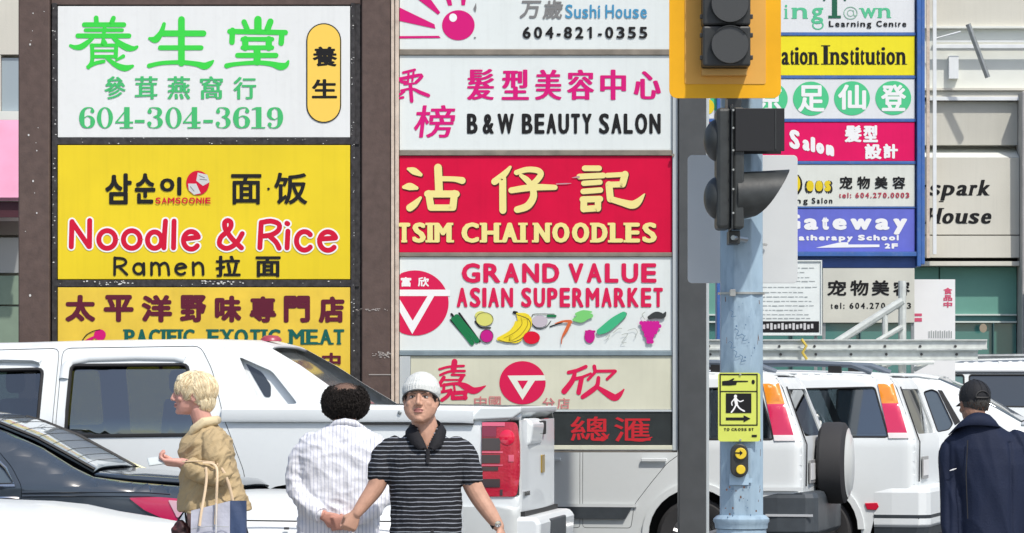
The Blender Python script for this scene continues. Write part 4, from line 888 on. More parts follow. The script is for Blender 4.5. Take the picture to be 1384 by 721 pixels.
# side facing signal head on the pole
DQ = 20.45
SS = thing('traffic_light', 'side facing two lens signal head with long dark visors mounted on the blue pole', 'traffic light', (X(990, DQ), DQ, Z(312, DQ)))
part('housing', MB().box(X(967, DQ), X(986, DQ), DQ - .13, DQ + .13, Z(311, DQ), Z(148, DQ)), M_SIG, SS, bevel=.02)
part('door_flange', MB().box(X(986, DQ), X(989, DQ), DQ - .15, DQ + .15, Z(312, DQ), Z(144, DQ)), M_BLK, SS, bevel=.006)
part('door', MB().box(X(989.5, DQ), X(1004, DQ), DQ - .115, DQ + .115, Z(310, DQ), Z(147, DQ)), M_SIG, SS, bevel=.012)
for yc in (190, 268):
    m = MB()
    prof = [(.118 * math.cos(rad(t)), .078 * math.sin(rad(t))) for t in range(90, -1, -10)]
    m.lathe([(max(r, .001), -h_) for r, h_ in prof], 'x', (X(970, DQ), DQ, Z(yc, DQ)), 28); part('rear_dome', m, M_SIG, SS)
for y in (152, 176, 206, 232, 258, 290): part('screw', MB().lathe([(.006, 0), (.006, .006)], 'y', (X(988.7, DQ), DQ - .166, Z(y, DQ)), 8), M_BLUW, SS)
# upper square-cut visor, lower raked visor
def visor(yc, xs, top, bot, r=.128, m=None):
    v = MB(); n = 26
    for i in range(n):
        t = 2 * math.pi * i / n; zz = math.sin(t)
        xe = X(bot + (top - bot) * ((zz + 1) / 2) ** .62, DQ)
        for rr in (r, r - .006): v.v += [(X(xs, DQ), DQ + rr * math.cos(t), Z(yc, DQ) + rr * zz), (xe, DQ + rr * .97 * math.cos(t), Z(yc, DQ) + rr * zz * .97 + (.0 if top == bot else .02))]
    v.f = [(4 * i + a_, 4 * i + a_ + 1, 4 * ((i + 1) % n) + a_ + 1, 4 * ((i + 1) % n) + a_) for i in range(n) for a_ in (0, 2)] + [(4 * i + 1, 4 * i + 3, 4 * ((i + 1) % n) + 3, 4 * ((i + 1) % n) + 1) for i in range(n)]
    v.smooth = [True] * len(v.f); return v
bx = MB(); x0, x1, yy0, yy1, zz0, zz1 = X(992, DQ), X(1058, DQ), DQ - .13, DQ + .13, Z(209, DQ), Z(150, DQ)
for q in ((x0, x1, yy0, yy0 + .008, zz0 + .01, zz1 + .004), (x0, x1, yy1 - .008, yy1, zz0 + .01, zz1), (x0, x1, yy0 + .008, yy1 - .008, zz1 - .008, zz1)): bx.box(*q)
part('square_visor', bx, mat('matt black visor', (0.010, 0.010, 0.011), .5), SS, bevel=.002)
part('visor_lip', MB().box(X(1045, DQ), X(1047, DQ), DQ - .134, DQ - .131, Z(204, DQ), Z(151, DQ)), M_BLK, SS)
part('raked_visor', visor(266, 996, 1067, 1018, r=.134), M_SIG, SS)
part('lens', MB().lathe([(.001, .02), (.07, .012), (.12, 0)], 'x', (X(1000, DQ), DQ, Z(266, DQ)), 26), M_BLK, SS)
part('bracket', MB().box(X(985, DQ), X(1000, DQ), DQ - .02, DQ + .2, Z(330, DQ), Z(312, DQ)), M_BLK, SS, bevel=.004)
part('bracket', MB().box(X(983, DQ), X(1001, DQ), DQ - .05, DQ + .25, Z(148, DQ), Z(134, DQ)), M_BLK, SS, bevel=.004)
part('clamp', MB().tube([(X(990, DQ), DQ - .05, Z(322, DQ)), (X(1010, DQ), DQ + .1, Z(323, DQ))], .014, 8), M_BLUW, SS)
part('conduit', MB().tube([(X(1000, DQ), DQ + .1, Z(324, DQ)), (X(1046, DQ), DS - .02, Z(325, DQ))], .008, 8), M_BLUW, SS)
# ================================================================ vehicles
def interp(tab, x):
    if x <= tab[0][0]: return tab[0][1]
    for (a, b), (c, d) in zip(tab, tab[1:]):
        if x <= c: return b + (d - b) * (x - a) / (c - a) if c > a else d
    return tab[-1][1]
M_GL = glass('dark car glass', (0.030, 0.038, 0.045), 0.06)
M_GLB = glass('blue grey car glass', (0.075, 0.10, 0.12), 0.08)
def tinted(name, tint, refl=.16):
    m = bpy.data.materials.new(name); m.use_nodes = True; n = m.node_tree; n.nodes.clear()
    o = n.nodes.new('ShaderNodeOutputMaterial'); t = n.nodes.new('ShaderNodeBsdfTransparent'); g = n.nodes.new('ShaderNodeBsdfGlossy'); x = n.nodes.new('ShaderNodeMixShader')
    t.inputs[0].default_value = (*tint, 1); g.inputs['Roughness'].default_value = .03; g.inputs[0].default_value = (.80, .82, .82, 1)
    lw = n.nodes.new('ShaderNodeLayerWeight'); lw.inputs[0].default_value = .35; mr = n.nodes.new('ShaderNodeMapRange'); mr.inputs[3].default_value = refl; mr.inputs[4].default_value = .95
    n.links.new(lw.outputs['Fresnel'], mr.inputs[0]); n.links.new(mr.outputs[0], x.inputs[0]); n.links.new(t.outputs[0], x.inputs[1]); n.links.new(g.outputs[0], x.inputs[2]); n.links.new(x.outputs[0], o.inputs[0])
    return m
M_TINT = tinted('tinted car window', (.34, .40, .42)); M_TINTD = tinted('dark tinted car window', (.20, .25, .27), .24)
M_SEAT = mat('grey seat cloth', (.16, .16, .17), .9, var=.1)
def seats(c, us, v0, v1, w=.5):
    for u in us:
        for y in (.26, c.W - .26 - w):
            s_ = part('seat', MB().prism([(u, v0 - .3), (u - .05, v1), (u - .14, v1 + .02), (u - .2, v0 - .3)], y, y + w), M_SEAT, c.root, world=False, bevel=.04)
            part('headrest', MB().box(u - .15, u - .05, y + w / 2 - .12, y + w / 2 + .12, v1 + .05, v1 + .22), M_SEAT, s_, world=False, bevel=.04)
M_SEAL = mat('black rubber seal', (0.012, 0.012, 0.013), .6)
M_TYRE = mat('tyre rubber', (.03, .03, .032), .8, var=.2, vscale=30)
M_RIM = mat('alloy rim', (.45, .45, .46), .3, metal=.7)
M_INN = mat('dark underside', (0.01, 0.01, 0.01), .9)
def paint(name, col, rough=.28): return mat(name, col, .38, coat=.25, var=.02, vscale=1.5, dirt=.05, dirtcol=tuple(c * .7 for c in col))
WHITE = paint('white car paint', (0.72, 0.755, 0.76))
SILV = paint('white silver car paint', (0.68, 0.71, 0.71))
M_CHROME = mat('chrome trim', (.7, .7, .7), .12, metal=1.0)
M_DPL = mat('dark grey bumper plastic', (0.055, 0.065, 0.075), .45, var=.15, vscale=8)

class Car:
    """local frame: x = 0 at the rear corner and negative towards the nose, y = 0 the near flank, z up"""
    def __init__(s, name, label, cat, px, d, theta, W, belt, tum=.13, r=.07, rc=.08, rear=((0, 0), (3, 0)), top=None, group=None, flip=1):
        s.W, s.belt, s.tum, s.r, s.rc, s.rear, s.top = W, belt, tum, r, rc, rear, top
        s.P0 = (X(px, d), d); s.th = rad(theta)
        s.root = thing(name, label, cat, (s.P0[0], s.P0[1], 0), -s.th, group)
        s.roofz = max(p[1] for p in top) if top else 1.5
    def side(s, px, py, inset=0.0):
        """photo pixel -> (u, v) on the near flank"""
        dx, dz = (px - CX) / F, (HY - py) / F
        tx, ty = math.cos(s.th), -math.sin(s.th)
        nx, ny = -math.sin(s.th), -math.cos(s.th)
        ox, oy = s.P0[0] - nx * inset, s.P0[1] - ny * inset
        # k*(dx,1) = o + u*(tx,ty)
        det = dx * (-ty) + tx
        k = (ox * (-ty) + tx * oy) / det
        u = (k * dx - ox) / tx
        return (u, CH + k * dz)
    def S(s, pts, inset=0.0): return [s.side(p[0], p[1], inset) for p in pts]
    def flank(s, u, v, off=0.0):
        y = 0.025 * ((v - .75) / .75) ** 2
        if v > s.belt: y += s.tum * (v - s.belt) / max(.3, s.roofz - s.belt)
        if s.top:
            h = interp(s.top, u) - v
            if h < s.r: y += s.r - math.sqrt(max(0, s.r ** 2 - (s.r - max(h, 0)) ** 2))
        h = interp(s.rear, v) - u
        if h < s.rc: y += s.rc - math.sqrt(max(0, s.rc ** 2 - (s.rc - max(h, 0)) ** 2))
        return y + off
    def skin(s, name, outline, m, holes=(), parent=None, off=0.0, far=False, thick=.015, du=.12, dv=.05, label=None, mapf=None, world=False):
        pts = []; edges = []
        def addloop(loop):
            o = len(pts); n = len(loop); q = []
            for i in range(n):
                a_, b_ = loop[i], loop[(i + 1) % n]; L = math.dist(a_, b_)
                if L < 1e-5: continue
                k_ = max(1, int(L / .09))
                q += [(a_[0] + (b_[0] - a_[0]) * j / k_, a_[1] + (b_[1] - a_[1]) * j / k_) for j in range(k_)]
            pts.extend(Vector(p) for p in q); edges.extend((o + i, o + (i + 1) % len(q)) for i in range(len(q)))
            return q
        loops = [addloop(l) for l in [outline] + list(holes)]
        def inside(x, y, q):
            c = False; n = len(q)
            for i in range(n):
                x1, y1 = q[i]; x2, y2 = q[i - 1]
                if (y1 > y) != (y2 > y) and x < (x2 - x1) * (y - y1) / (y2 - y1) + x1: c = not c
            return c
        def free(x, y): return inside(x, y, loops[0]) and not any(inside(x, y, h_) for h_ in loops[1:])
        def clear(x, y, e): return all((x - p.x) ** 2 + (y - p.y) ** 2 > e * e for p in pts[:nb])
        nb = len(pts)
        u0, u1 = min(p[0] for p in outline), max(p[0] for p in outline); v0, v1 = min(p[1] for p in outline), max(p[1] for p in outline)
        add = []
        k = math.ceil(u0 / du) * du
        while k < u1:
            j = math.ceil(v0 / dv) * dv
            while j < v1: add.append((k, j)); j += dv
            if s.top and not mapf:
                for e in (.012, .03, .055, .08): add.append((k, interp(s.top, k) - e))
            k += du
        if not mapf:
            j = math.ceil(v0 / dv) * dv
            while j < v1:
                for e in (.008, .02, .04, .07): add.append((interp(s.rear, j) - e, j))
                j += dv
        for x, y in add:
            if u0 < x < u1 and v0 < y < v1 and free(x, y) and clear(x, y, .012): pts.append(Vector((x, y)))
        from mathutils.geometry import delaunay_2d_cdt
        ov, oe, of, _, _, _ = delaunay_2d_cdt(pts, edges, [], 0, 1e-5)
        bm = bmesh.new(); bv = [bm.verts.new((p.x, 0, p.y)) for p in ov]
        for f in of:
            cx_ = sum(ov[i].x for i in f) / len(f); cy_ = sum(ov[i].y for i in f) / len(f)
            if free(cx_, cy_): bm.faces.new([bv[i] for i in f])
        bm.normal_update()
        for v in [v for v in bm.verts if not v.link_faces]: bm.verts.remove(v)
        for f in bm.faces:
            if f.normal.y > 0: f.normal_flip()
        for v in bm.verts:
            if mapf: v.co = Vector(mapf(v.co.x, v.co.z))
            else:
                y = s.flank(v.co.x, v.co.z, off)
                v.co.y = s.W - y if far else y
        if far: bmesh.ops.reverse_faces(bm, faces=bm.faces)
        if thick:
            inn = Vector((-thick, 0, 0)) if mapf else Vector((0, -thick if far else thick, 0))
            be = [e for e in bm.edges if e.is_boundary]
            r_ = bmesh.ops.extrude_edge_only(bm, edges=be)
            for v in r_['geom']:
                if isinstance(v, bmesh.types.BMVert): v.co += inn
        me = bpy.data.meshes.new(name); bm.to_mesh(me); bm.free()
        me.polygons.foreach_set('use_smooth', [True] * len(me.polygons)); me.set_sharp_from_angle(angle=rad(50))
        o = link(name, me, m, parent or s.root, label)
        return o
    def window(s, loop, m=None, far=False, recess=.012, seal=.009, parent=None, label=None):
        w_ = s.skin('window', loop, m or M_GL, off=recess, far=far, thick=.005, parent=parent, label=label)
        mb = MB(); pts = []
        n = len(loop)
        for i in range(n):
            a, b = loop[i], loop[(i + 1) % n]; L = math.dist(a, b); k = max(1, int(L / .12))
            for j in range(k): pts.append((a[0] + (b[0] - a[0]) * j / k, a[1] + (b[1] - a[1]) * j / k))
        P = [(u, (s.W - s.flank(u, v, .002)) if far else s.flank(u, v, .002), v) for u, v in pts + pts[:2]]
        mb.tube(P, seal, 6); part('window_seal', mb, M_SEAL, w_, world=False)
        return w_
    def deck(s, name, path, m, crown=.03, ny=10, inset=None, off=0.0, thick=.02, parent=None, xc=0.0):
        """sheet across the car along a (u, z) path"""
        mb = MB(); n = len(path)
        for u, z in path:
            y0 = s.flank(u, z - .0005, 0) if inset is None else inset
            y0 = y0 if inset is not None else max(y0, 0)
            for j in range(ny + 1):
                t = j / ny; y = y0 + (s.W - 2 * y0) * t; c = 1 - (2 * t - 1) ** 4
                mb.v.append((u + xc * (1 - (2 * t - 1) ** 2), y, z + crown * c * .8 + off))
        mb.f = [(i * (ny + 1) + j, i * (ny + 1) + j + 1, (i + 1) * (ny + 1) + j + 1, (i + 1) * (ny + 1) + j) for i in range(n - 1) for j in range(ny)]
        mb.smooth = [True] * len(mb.f)
        o = part(name, mb, m, parent or s.root, world=False)
        # outward = up: flip if needed
        me = o.data
        if sum(p.normal.z + p.normal.x * .3 for p in me.polygons) < 0: me.flip_normals()
        md = o.modifiers.new('thickness', 'SOLIDIFY'); md.thickness = thick; md.offset = -1
        return o
    def rearface(s, name, loop, m, holes=(), parent=None, off=0.0, bulge=.03, label=None, thick=.015):
        """loop in (y, v); y measured across the car"""
        f = lambda y, v: (interp(s.rear, v) - off + bulge * (1 - (2 * y / s.W - 1) ** 2), y, v)
        return s.skin(name, loop, m, holes, parent, mapf=f, thick=thick, label=label, du=.15, dv=.08)
    def wheel(s, u, z=.34, r=.34, w=.21, side='near'):
        y = .03 if side == 'near' else s.W - .03 - w
        t = part('tyre_wheel', MB().lathe([(r * .62, 0), (r * .64, -.004), (r * .9, -.008), (r, .02), (r, w - .02), (r * .9, w), (r * .6, w)], 'y', (u, y, z), 36), M_TYRE, s.root, world=False)
        t.name = 'wheel'
        yy = y if side == 'near' else y + w
        sg = 1 if side == 'near' else -1
        part('rim', MB().lathe([(r * .62, .0), (r * .6, sg * .035), (r * .5, sg * .05), (.06, sg * .04), (.055, sg * .02), (.001, sg * .02)], 'y', (u, yy, z), 32), M_RIM, t, world=False)
        if side == 'near':
            for k in range(5):
                a_ = 2 * math.pi * k / 5 + .3
                part('spoke', MB().tube([(u + .05 * math.cos(a_), yy + .018, z + .05 * math.sin(a_)), (u + r * .6 * math.cos(a_), yy + .008, z + r * .6 * math.sin(a_))], .026, 6, flat=1), M_RIM, t, world=False)
    def under(s, u0, u1, z0=.28, z1=.95):
        part('underbody', MB().box(u0, u1, .16, s.W - .16, z0, z1), M_INN, s.root, world=False)
def arch(cu, cv, r, n=14, base=.3):
    a0 = math.asin(min(1, (cv - base) / r)) if cv > base else 0
    return [(cu + r * math.cos(t), cv + r * math.sin(t)) for t in [(-a0) + (math.pi + 2 * a0) * i / n for i in range(n + 1)]]
def inset_loop(loop, d):
    """shrink a loop by d"""
    n = len(loop); out = []
    A = sum(loop[i][0] * loop[(i + 1) % n][1] - loop[(i + 1) % n][0] * loop[i][1] for i in range(n))
    sg = 1 if A > 0 else -1
    for i in range(n):
        a, b, c = loop[i - 1], loop[i], loop[(i + 1) % n]
        def nrm(p, q):
            x, y = q[0] - p[0], q[1] - p[1]; l = math.hypot(x, y) or 1; return (-y / l * sg, x / l * sg)
        n1, n2 = nrm(a, b), nrm(b, c); mx, my = n1[0] + n2[0], n1[1] + n2[1]; l = max(.4, (mx * mx + my * my) / 2)
        out.append((b[0] + mx * d / l, b[1] + my * d / l))
    return out
def rnd(loop, r=.04, n=3):
    """round the corners of a loop"""
    out = []; m = len(loop)
    for i in range(m):
        a, b, c = [Vector(p) for p in (loop[i - 1], loop[i], loop[(i + 1) % m])]
        d1, d2 = (a - b), (c - b); q = min(r, d1.length * .4, d2.length * .4)
        p1, p2 = b + d1.normalized() * q, b + d2.normalized() * q
        for k in range(n + 1):
            t = k / n; out.append(tuple((1 - t) ** 2 * p1 + 2 * t * (1 - t) * b + t * t * p2))
    return out

# ---------------------------------------------------------------- the white truck with the sloping sail panels
TK = Car('utility_truck', 'white utility truck with sloping sail panels and tall red tail light', 'pickup truck', 702, 26.0, 8.0, 1.95, 1.36, tum=.17, r=.09, rc=.06)
rt = TK.S([(-230, 470), (-120, 468), (0, 466), (100, 463), (250, 461), (330, 463), (358, 470), (400, 494), (440, 521), (482, 547), (560, 548), (640, 549), (700, 551)], .1)
TK.top = sorted([(u, v) for u, v in rt] + [(-5.6, 1.0), (0.2, rt[-1][1])])
TK.roofz = max(v for u, v in rt)
bedv = rt[-1][1]
nose = [(-4.6, 1.84), (-5.3, 1.22), (-6.1, 1.12), (-6.2, .9), (-6.2, .4)]
roof_front = rt[0]
TK.top = sorted([(-6.2, 1.05), (-5.3, 1.22)] + rt + [(0.2, bedv)])
g = TK.side
wa_r = TK.S([(338, 745), (341, 700), (350, 668), (372, 658), (400, 653), (470, 652), (530, 655), (552, 668), (562, 700), (566, 745)])
wau = (wa_r[0][0] + wa_r[-1][0]) / 2
fa = [(-5.75, .35), (-5.74, .7), (-5.6, .86), (-5.1, .88), (-4.78, .84), (-4.66, .7), (-4.65, .35)]
outline = [(0, .62), (0, bedv)] + rt[::-1][0:] + [(-5.3, 1.22), (-6.1, 1.1), (-6.2, .9), (-6.2, .35)] + fa + [(wa_r[0][0], .35)] + [p for p in wa_r if p[1] > .36] + [(wa_r[-1][0], .35), (-.5, .35), (-.5, .62)]
# door and window holes
rear_door = rnd(TK.S([(74, 470), (262, 467), (281, 500), (300, 560), (331, 640), (333, 700), (74, 700)]), .06)
front_door = rnd(TK.S([(70.5, 470), (-150, 476), (-260, 600), (-262, 700), (70.5, 700)]), .06)
win_rear = rnd(TK.S([(91, 494), (249, 493), (256, 540), (268, 588), (91, 590)], .06), .04)
win_front = rnd(TK.S([(53, 499), (-110, 503), (-200, 585), (53, 577)], .06), .04)
sail_rec = rnd(TK.S([(319, 482), (366, 502), (404, 546), (353, 548)], .1), .03)
lampb = TK.S([(650.5, 570), (702, 568), (702, 670), (650.5, 672)])
lampb = [(min(u, 0), v) for u, v in lampb]; lampb[1] = (0, lampb[1][1]); lampb[2] = (0, lampb[2][1])
lamp_hole = [(lampb[0][0], lampb[0][1]), (0.001, lampb[1][1]), (0.001, lampb[2][1]), (lampb[3][0], lampb[3][1])]
ol = [(0, .62), (0, lampb[2][1]), (lampb[3][0], lampb[3][1]), (lampb[0][0], lampb[0][1]), (0, lampb[1][1]), (0, bedv)] + rt[::-1][1:] + outline[outline.index((-5.3, 1.22)):]
TK.skin('body_side', ol, WHITE, holes=[rear_door, front_door, sail_rec], dv=.04)
TK.skin('body_side', ol, WHITE, holes=[win_rear, win_front], far=True, dv=.06)
dr = TK.skin('door', inset_loop(rear_door, .006), WHITE, holes=[win_rear], dv=.04)
df = TK.skin('door', inset_loop(front_door, .006), WHITE, holes=[win_front], dv=.04)
TK.window(win_rear, M_TINTD, recess=.03, seal=.014, parent=dr); TK.window(win_front, M_TINT, recess=.03, seal=.014, parent=df)
for q_, w_ in ((rear_door, win_rear), (front_door, win_front)): TK.skin('inner_panel', inset_loop(q_, -.03), M_INN, holes=[inset_loop(w_, -.005)], off=.07, thick=0)
seats(TK, (TK.side(235, 600)[0], TK.side(10, 600)[0]), 1.25, 1.52, .62)
part('interior_wall', MB().box(TK.side(285, 500)[0], TK.side(280, 500)[0], .25, TK.W - .25, .9, 1.8), M_INN, TK.root, world=False)
for w_ in (win_rear, win_front): TK.skin('window', w_, M_TINT, far=True, off=-.004, thick=0)
# curved shade mouldings over the windows
def hood(pts, r, par):
    P = []
    for u, v in pts: P.append((u, TK.flank(u, v, -.006), v))
    part('window_hood', MB().tube(P, r, 10, flat=.55), WHITE, par, world=False)
hood(TK.S([(83, 512), (84, 496), (92, 487), (115, 483), (180, 481), (232, 482), (245, 486)], .06), .034, dr)
hood(TK.S([(-120, 497), (-60, 489), (0, 486), (40, 487), (50, 490)], .06), .034, df)
# sail recess: sunken grey-white panel with a dark quarter window
TK.skin('sail_recess', inset_loop(sail_rec, -.01), WHITE, off=.06, thick=0, dv=.03)
TK.skin('quarter_window', rnd(TK.S([(329, 491), (352, 503), (366, 521), (367, 537), (359, 537)], .16), .02), M_GL, off=.055, thick=0)
# roof, windscreen, hood, sloping rear glass and bed cover
TK.deck('roof', [(p[0], p[1] - .004) for p in rt[:7]], WHITE, crown=.035, inset=.30)
TK.deck('windscreen', [(-5.28, 1.22), rt[0]], M_GL, crown=.03, inset=.25)
TK.deck('bonnet', [(-6.18, 1.02), (-6.05, 1.12), (-5.28, 1.22)], WHITE, crown=.05, inset=.12)
gl = TK.S([(352, 473), (385, 492), (430, 523), (470, 549)], .3)
TK.deck('rear_glass', gl, mat('grey rear glass', (.16, .18, .19), .12, spec=.9, coat=.5), crown=.02, inset=.34)
TK.deck('bed_cover', [(gl[-1][0], bedv - .03), (-.06, bedv - .05)], mat('light bed cover', (.62, .64, .64), .5), crown=.02, inset=.12)
part('roof_marker', MB().lathe([(.001, .045), (.05, .04), (.075, .02), (.08, 0)], 'z', (TK.S([(357, 466)], .5)[0][0], .75, TK.roofz + .005), 16), mat('dusty red lens', (.35, .05, .08), .35), TK.root, world=False)
# rail cap on the bed side and rear lip
rail = TK.S([(300, 560), (430, 560), (545, 560), (625, 561), (640, 562)])
m_ = MB()
for u, v in [(rail[0][0], rail[0][1])] + rail[1:]:
    zt, zb = v + .062, v - .055
    m_.v += [(u, -.012, zb), (u, -.02, zb + .02), (u, -.016, zt - .03), (u, .01, zt - .006), (u, .05, zt), (u, .12, zt)]
m_.f = [(6 * i + j, 6 * i + j + 1, 6 * i + j + 7, 6 * i + j + 6) for i in range(len(rail) - 1) for j in range(5)]; m_.smooth = [True] * len(m_.f)
m_.f += [tuple(range(6 * (len(rail) - 1), 6 * len(rail)))]; m_.smooth.append(False)
part('bed_rail', m_, WHITE, TK.root, world=False)
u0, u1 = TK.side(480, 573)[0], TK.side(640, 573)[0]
part('seam', MB().box(u0, u1, -.012, .01, rail[1][1] - .075, rail[1][1] - .062), M_SEAL, TK.root, world=False)  # black strip for the gap under the rail and the lip's cast shadow
part('lock_button', MB().lathe([(.014, 0), (.014, -.01), (.008, -.014)], 'y', (TK.side(541, 558)[0], -.02, TK.side(541, 558)[1]), 12), M_GALV, TK.root, world=False)
uL = TK.side(632, 560)[0]
lip = MB().prism([(uL, bedv - .09), (uL + .1, bedv + .0), (.015, bedv + .004), (.01, bedv - .035), (-.05, bedv - .075)], -.01, TK.W + .01)
part('rear_lip', lip, mat('pale grey lip', (.66, .70, .70), .4), TK.root, world=False, bevel=.01)
# tail light: stacked red, black and smoke segments
LT, LB = lampb[0][1], lampb[3][1]; lh = LT - LB; lu = lampb[0][0]
lt = TK.skin('tail_light', rnd([(lu + .004, LB + .004), (-.02, LB + .004), (-.001, LB + lh * .3), (-.001, LT - lh * .3), (-.02, LT - .004), (lu + .004, LT - .004)], .03), mat('red lamp lens', (.46, .003, .03), .12, coat=1, bump=.4, bscale=60), off=-.012, dv=.05, du=.04)
M_SMK = mat('smoked lamp band', (.05, .035, .04), .2, coat=.8); M_PKL = mat('pink clear lens', (.70, .12, .2), .15, coat=.8)
def seg(a0, a1, b0, b1, m, nm='lamp_segment'):
    TK.skin(nm, [(lu * (1 - a0), LB + lh * b0), (lu * (1 - a1), LB + lh * b0), (lu * (1 - a1), LB + lh * b1), (lu * (1 - a0), LB + lh * b1)], m, parent=lt, off=-.017, thick=0, du=.04)
seg(.02, .5, .62, .78, M_SMK); seg(.02, .5, .45, .56, M_SMK); seg(.02, .45, .35, .40, M_SMK); seg(.02, .5, .13, .24, M_SMK); seg(.5, .98, .02, .1, M_SMK)
seg(.02, .62, .94, .99, M_PKL); seg(.02, .98, .585, .605, M_PKL); seg(.02, .98, .415, .43, M_PKL); seg(.03, .4, .8, .93, mat('plum lamp band', (.22, .01, .05), .2, coat=.8)); seg(.72, .86, .47, .56, M_PKL)
part('lamp_bulb', MB().lathe([(.001, -.016), (.035, -.014), (.055, -.006)], 'y', (lu * .32, .0, LB + lh * .79), 20), mat('bright red lens', (.75, .006, .05), .15, coat=1), lt, world=False)
# tailgate, badge, bumper
tg = TK.rearface('tailgate', [(.07, .64), (TK.W - .07, .64), (TK.W - .07, bedv - .09), (.07, bedv - .09)], WHITE, bulge=.03)
part('tailgate_handle', MB().box(.025, .05, TK.W / 2 - .25, TK.W / 2 + .1, bedv - .2, bedv - .1), M_SEAL, tg, world=False, bevel=.008)
part('badge', MB().box(.03, .04, TK.W / 2 - .06, TK.W / 2 + .10, .99, 1.12), mat('gold badge', (.5, .33, .06), .3, metal=.8), tg, world=False, bevel=.004)
part('badge', MB().box(.005, .02, .12, .5, .845, .875), M_CHROME, tg, world=False)
part('end_cap', MB().prism([(-.02, bedv - .3), (.04, bedv - .26), (.06, bedv - .12), (.02, bedv - .08), (-.06, bedv - .08)], .3, .9), WHITE, TK.root, world=False, bevel=.02)
# lower cladding
cl = [(0.0, .36), (0.0, .775)] + [(TK.side(560, 686)[0], .765), (TK.side(560, 686)[0], .36)]
TK.skin('cladding', cl, mat('pale grey cladding', (.56, .585, .575), .45, var=.05), off=-.022, thick=.02, du=.1)
cl2 = [(TK.side(336, 660)[0], .35), (TK.side(336, 660)[0], .76), (-4.66, .76), (-4.66, .35)]
TK.skin('cladding', cl2, mat('pale grey cladding', (.56, .585, .575), .45, var=.05), off=-.022, thick=.02)
bp = MB(); zb0, zb1 = .42, .70
bp.prism([(-.10, zb0), (-.14, zb1 - .06), (-.12, zb1), (.12, zb1), (.15, zb1 - .05), (.14, zb0 + .03), (.09, zb0)], .0, TK.W)
part('rear_bumper', bp, WHITE, TK.root, world=False, bevel=.03)
part('bumper_step', MB().box(.05, .156, .55, TK.W - .55, zb1 - .17, zb1 - .03), M_DPL, TK.root, world=False, bevel=.01)
part('bumper_gap', MB().box(-.08, .03, .06, TK.W - .06, zb1 - .03, zb1 + .035), M_SEAL, TK.root, world=False)
TK.under(-6.0, -.1, .3, .9)
for u in (wau, -5.2):
    TK.wheel(u, .39, .39, .26); TK.wheel(u, .39, .39, .26, 'far')
    part('wheel_well', MB().box(u - .62, u + .62, .03 + .3, .5, .36, 1.0), M_INN, TK.root, world=False)

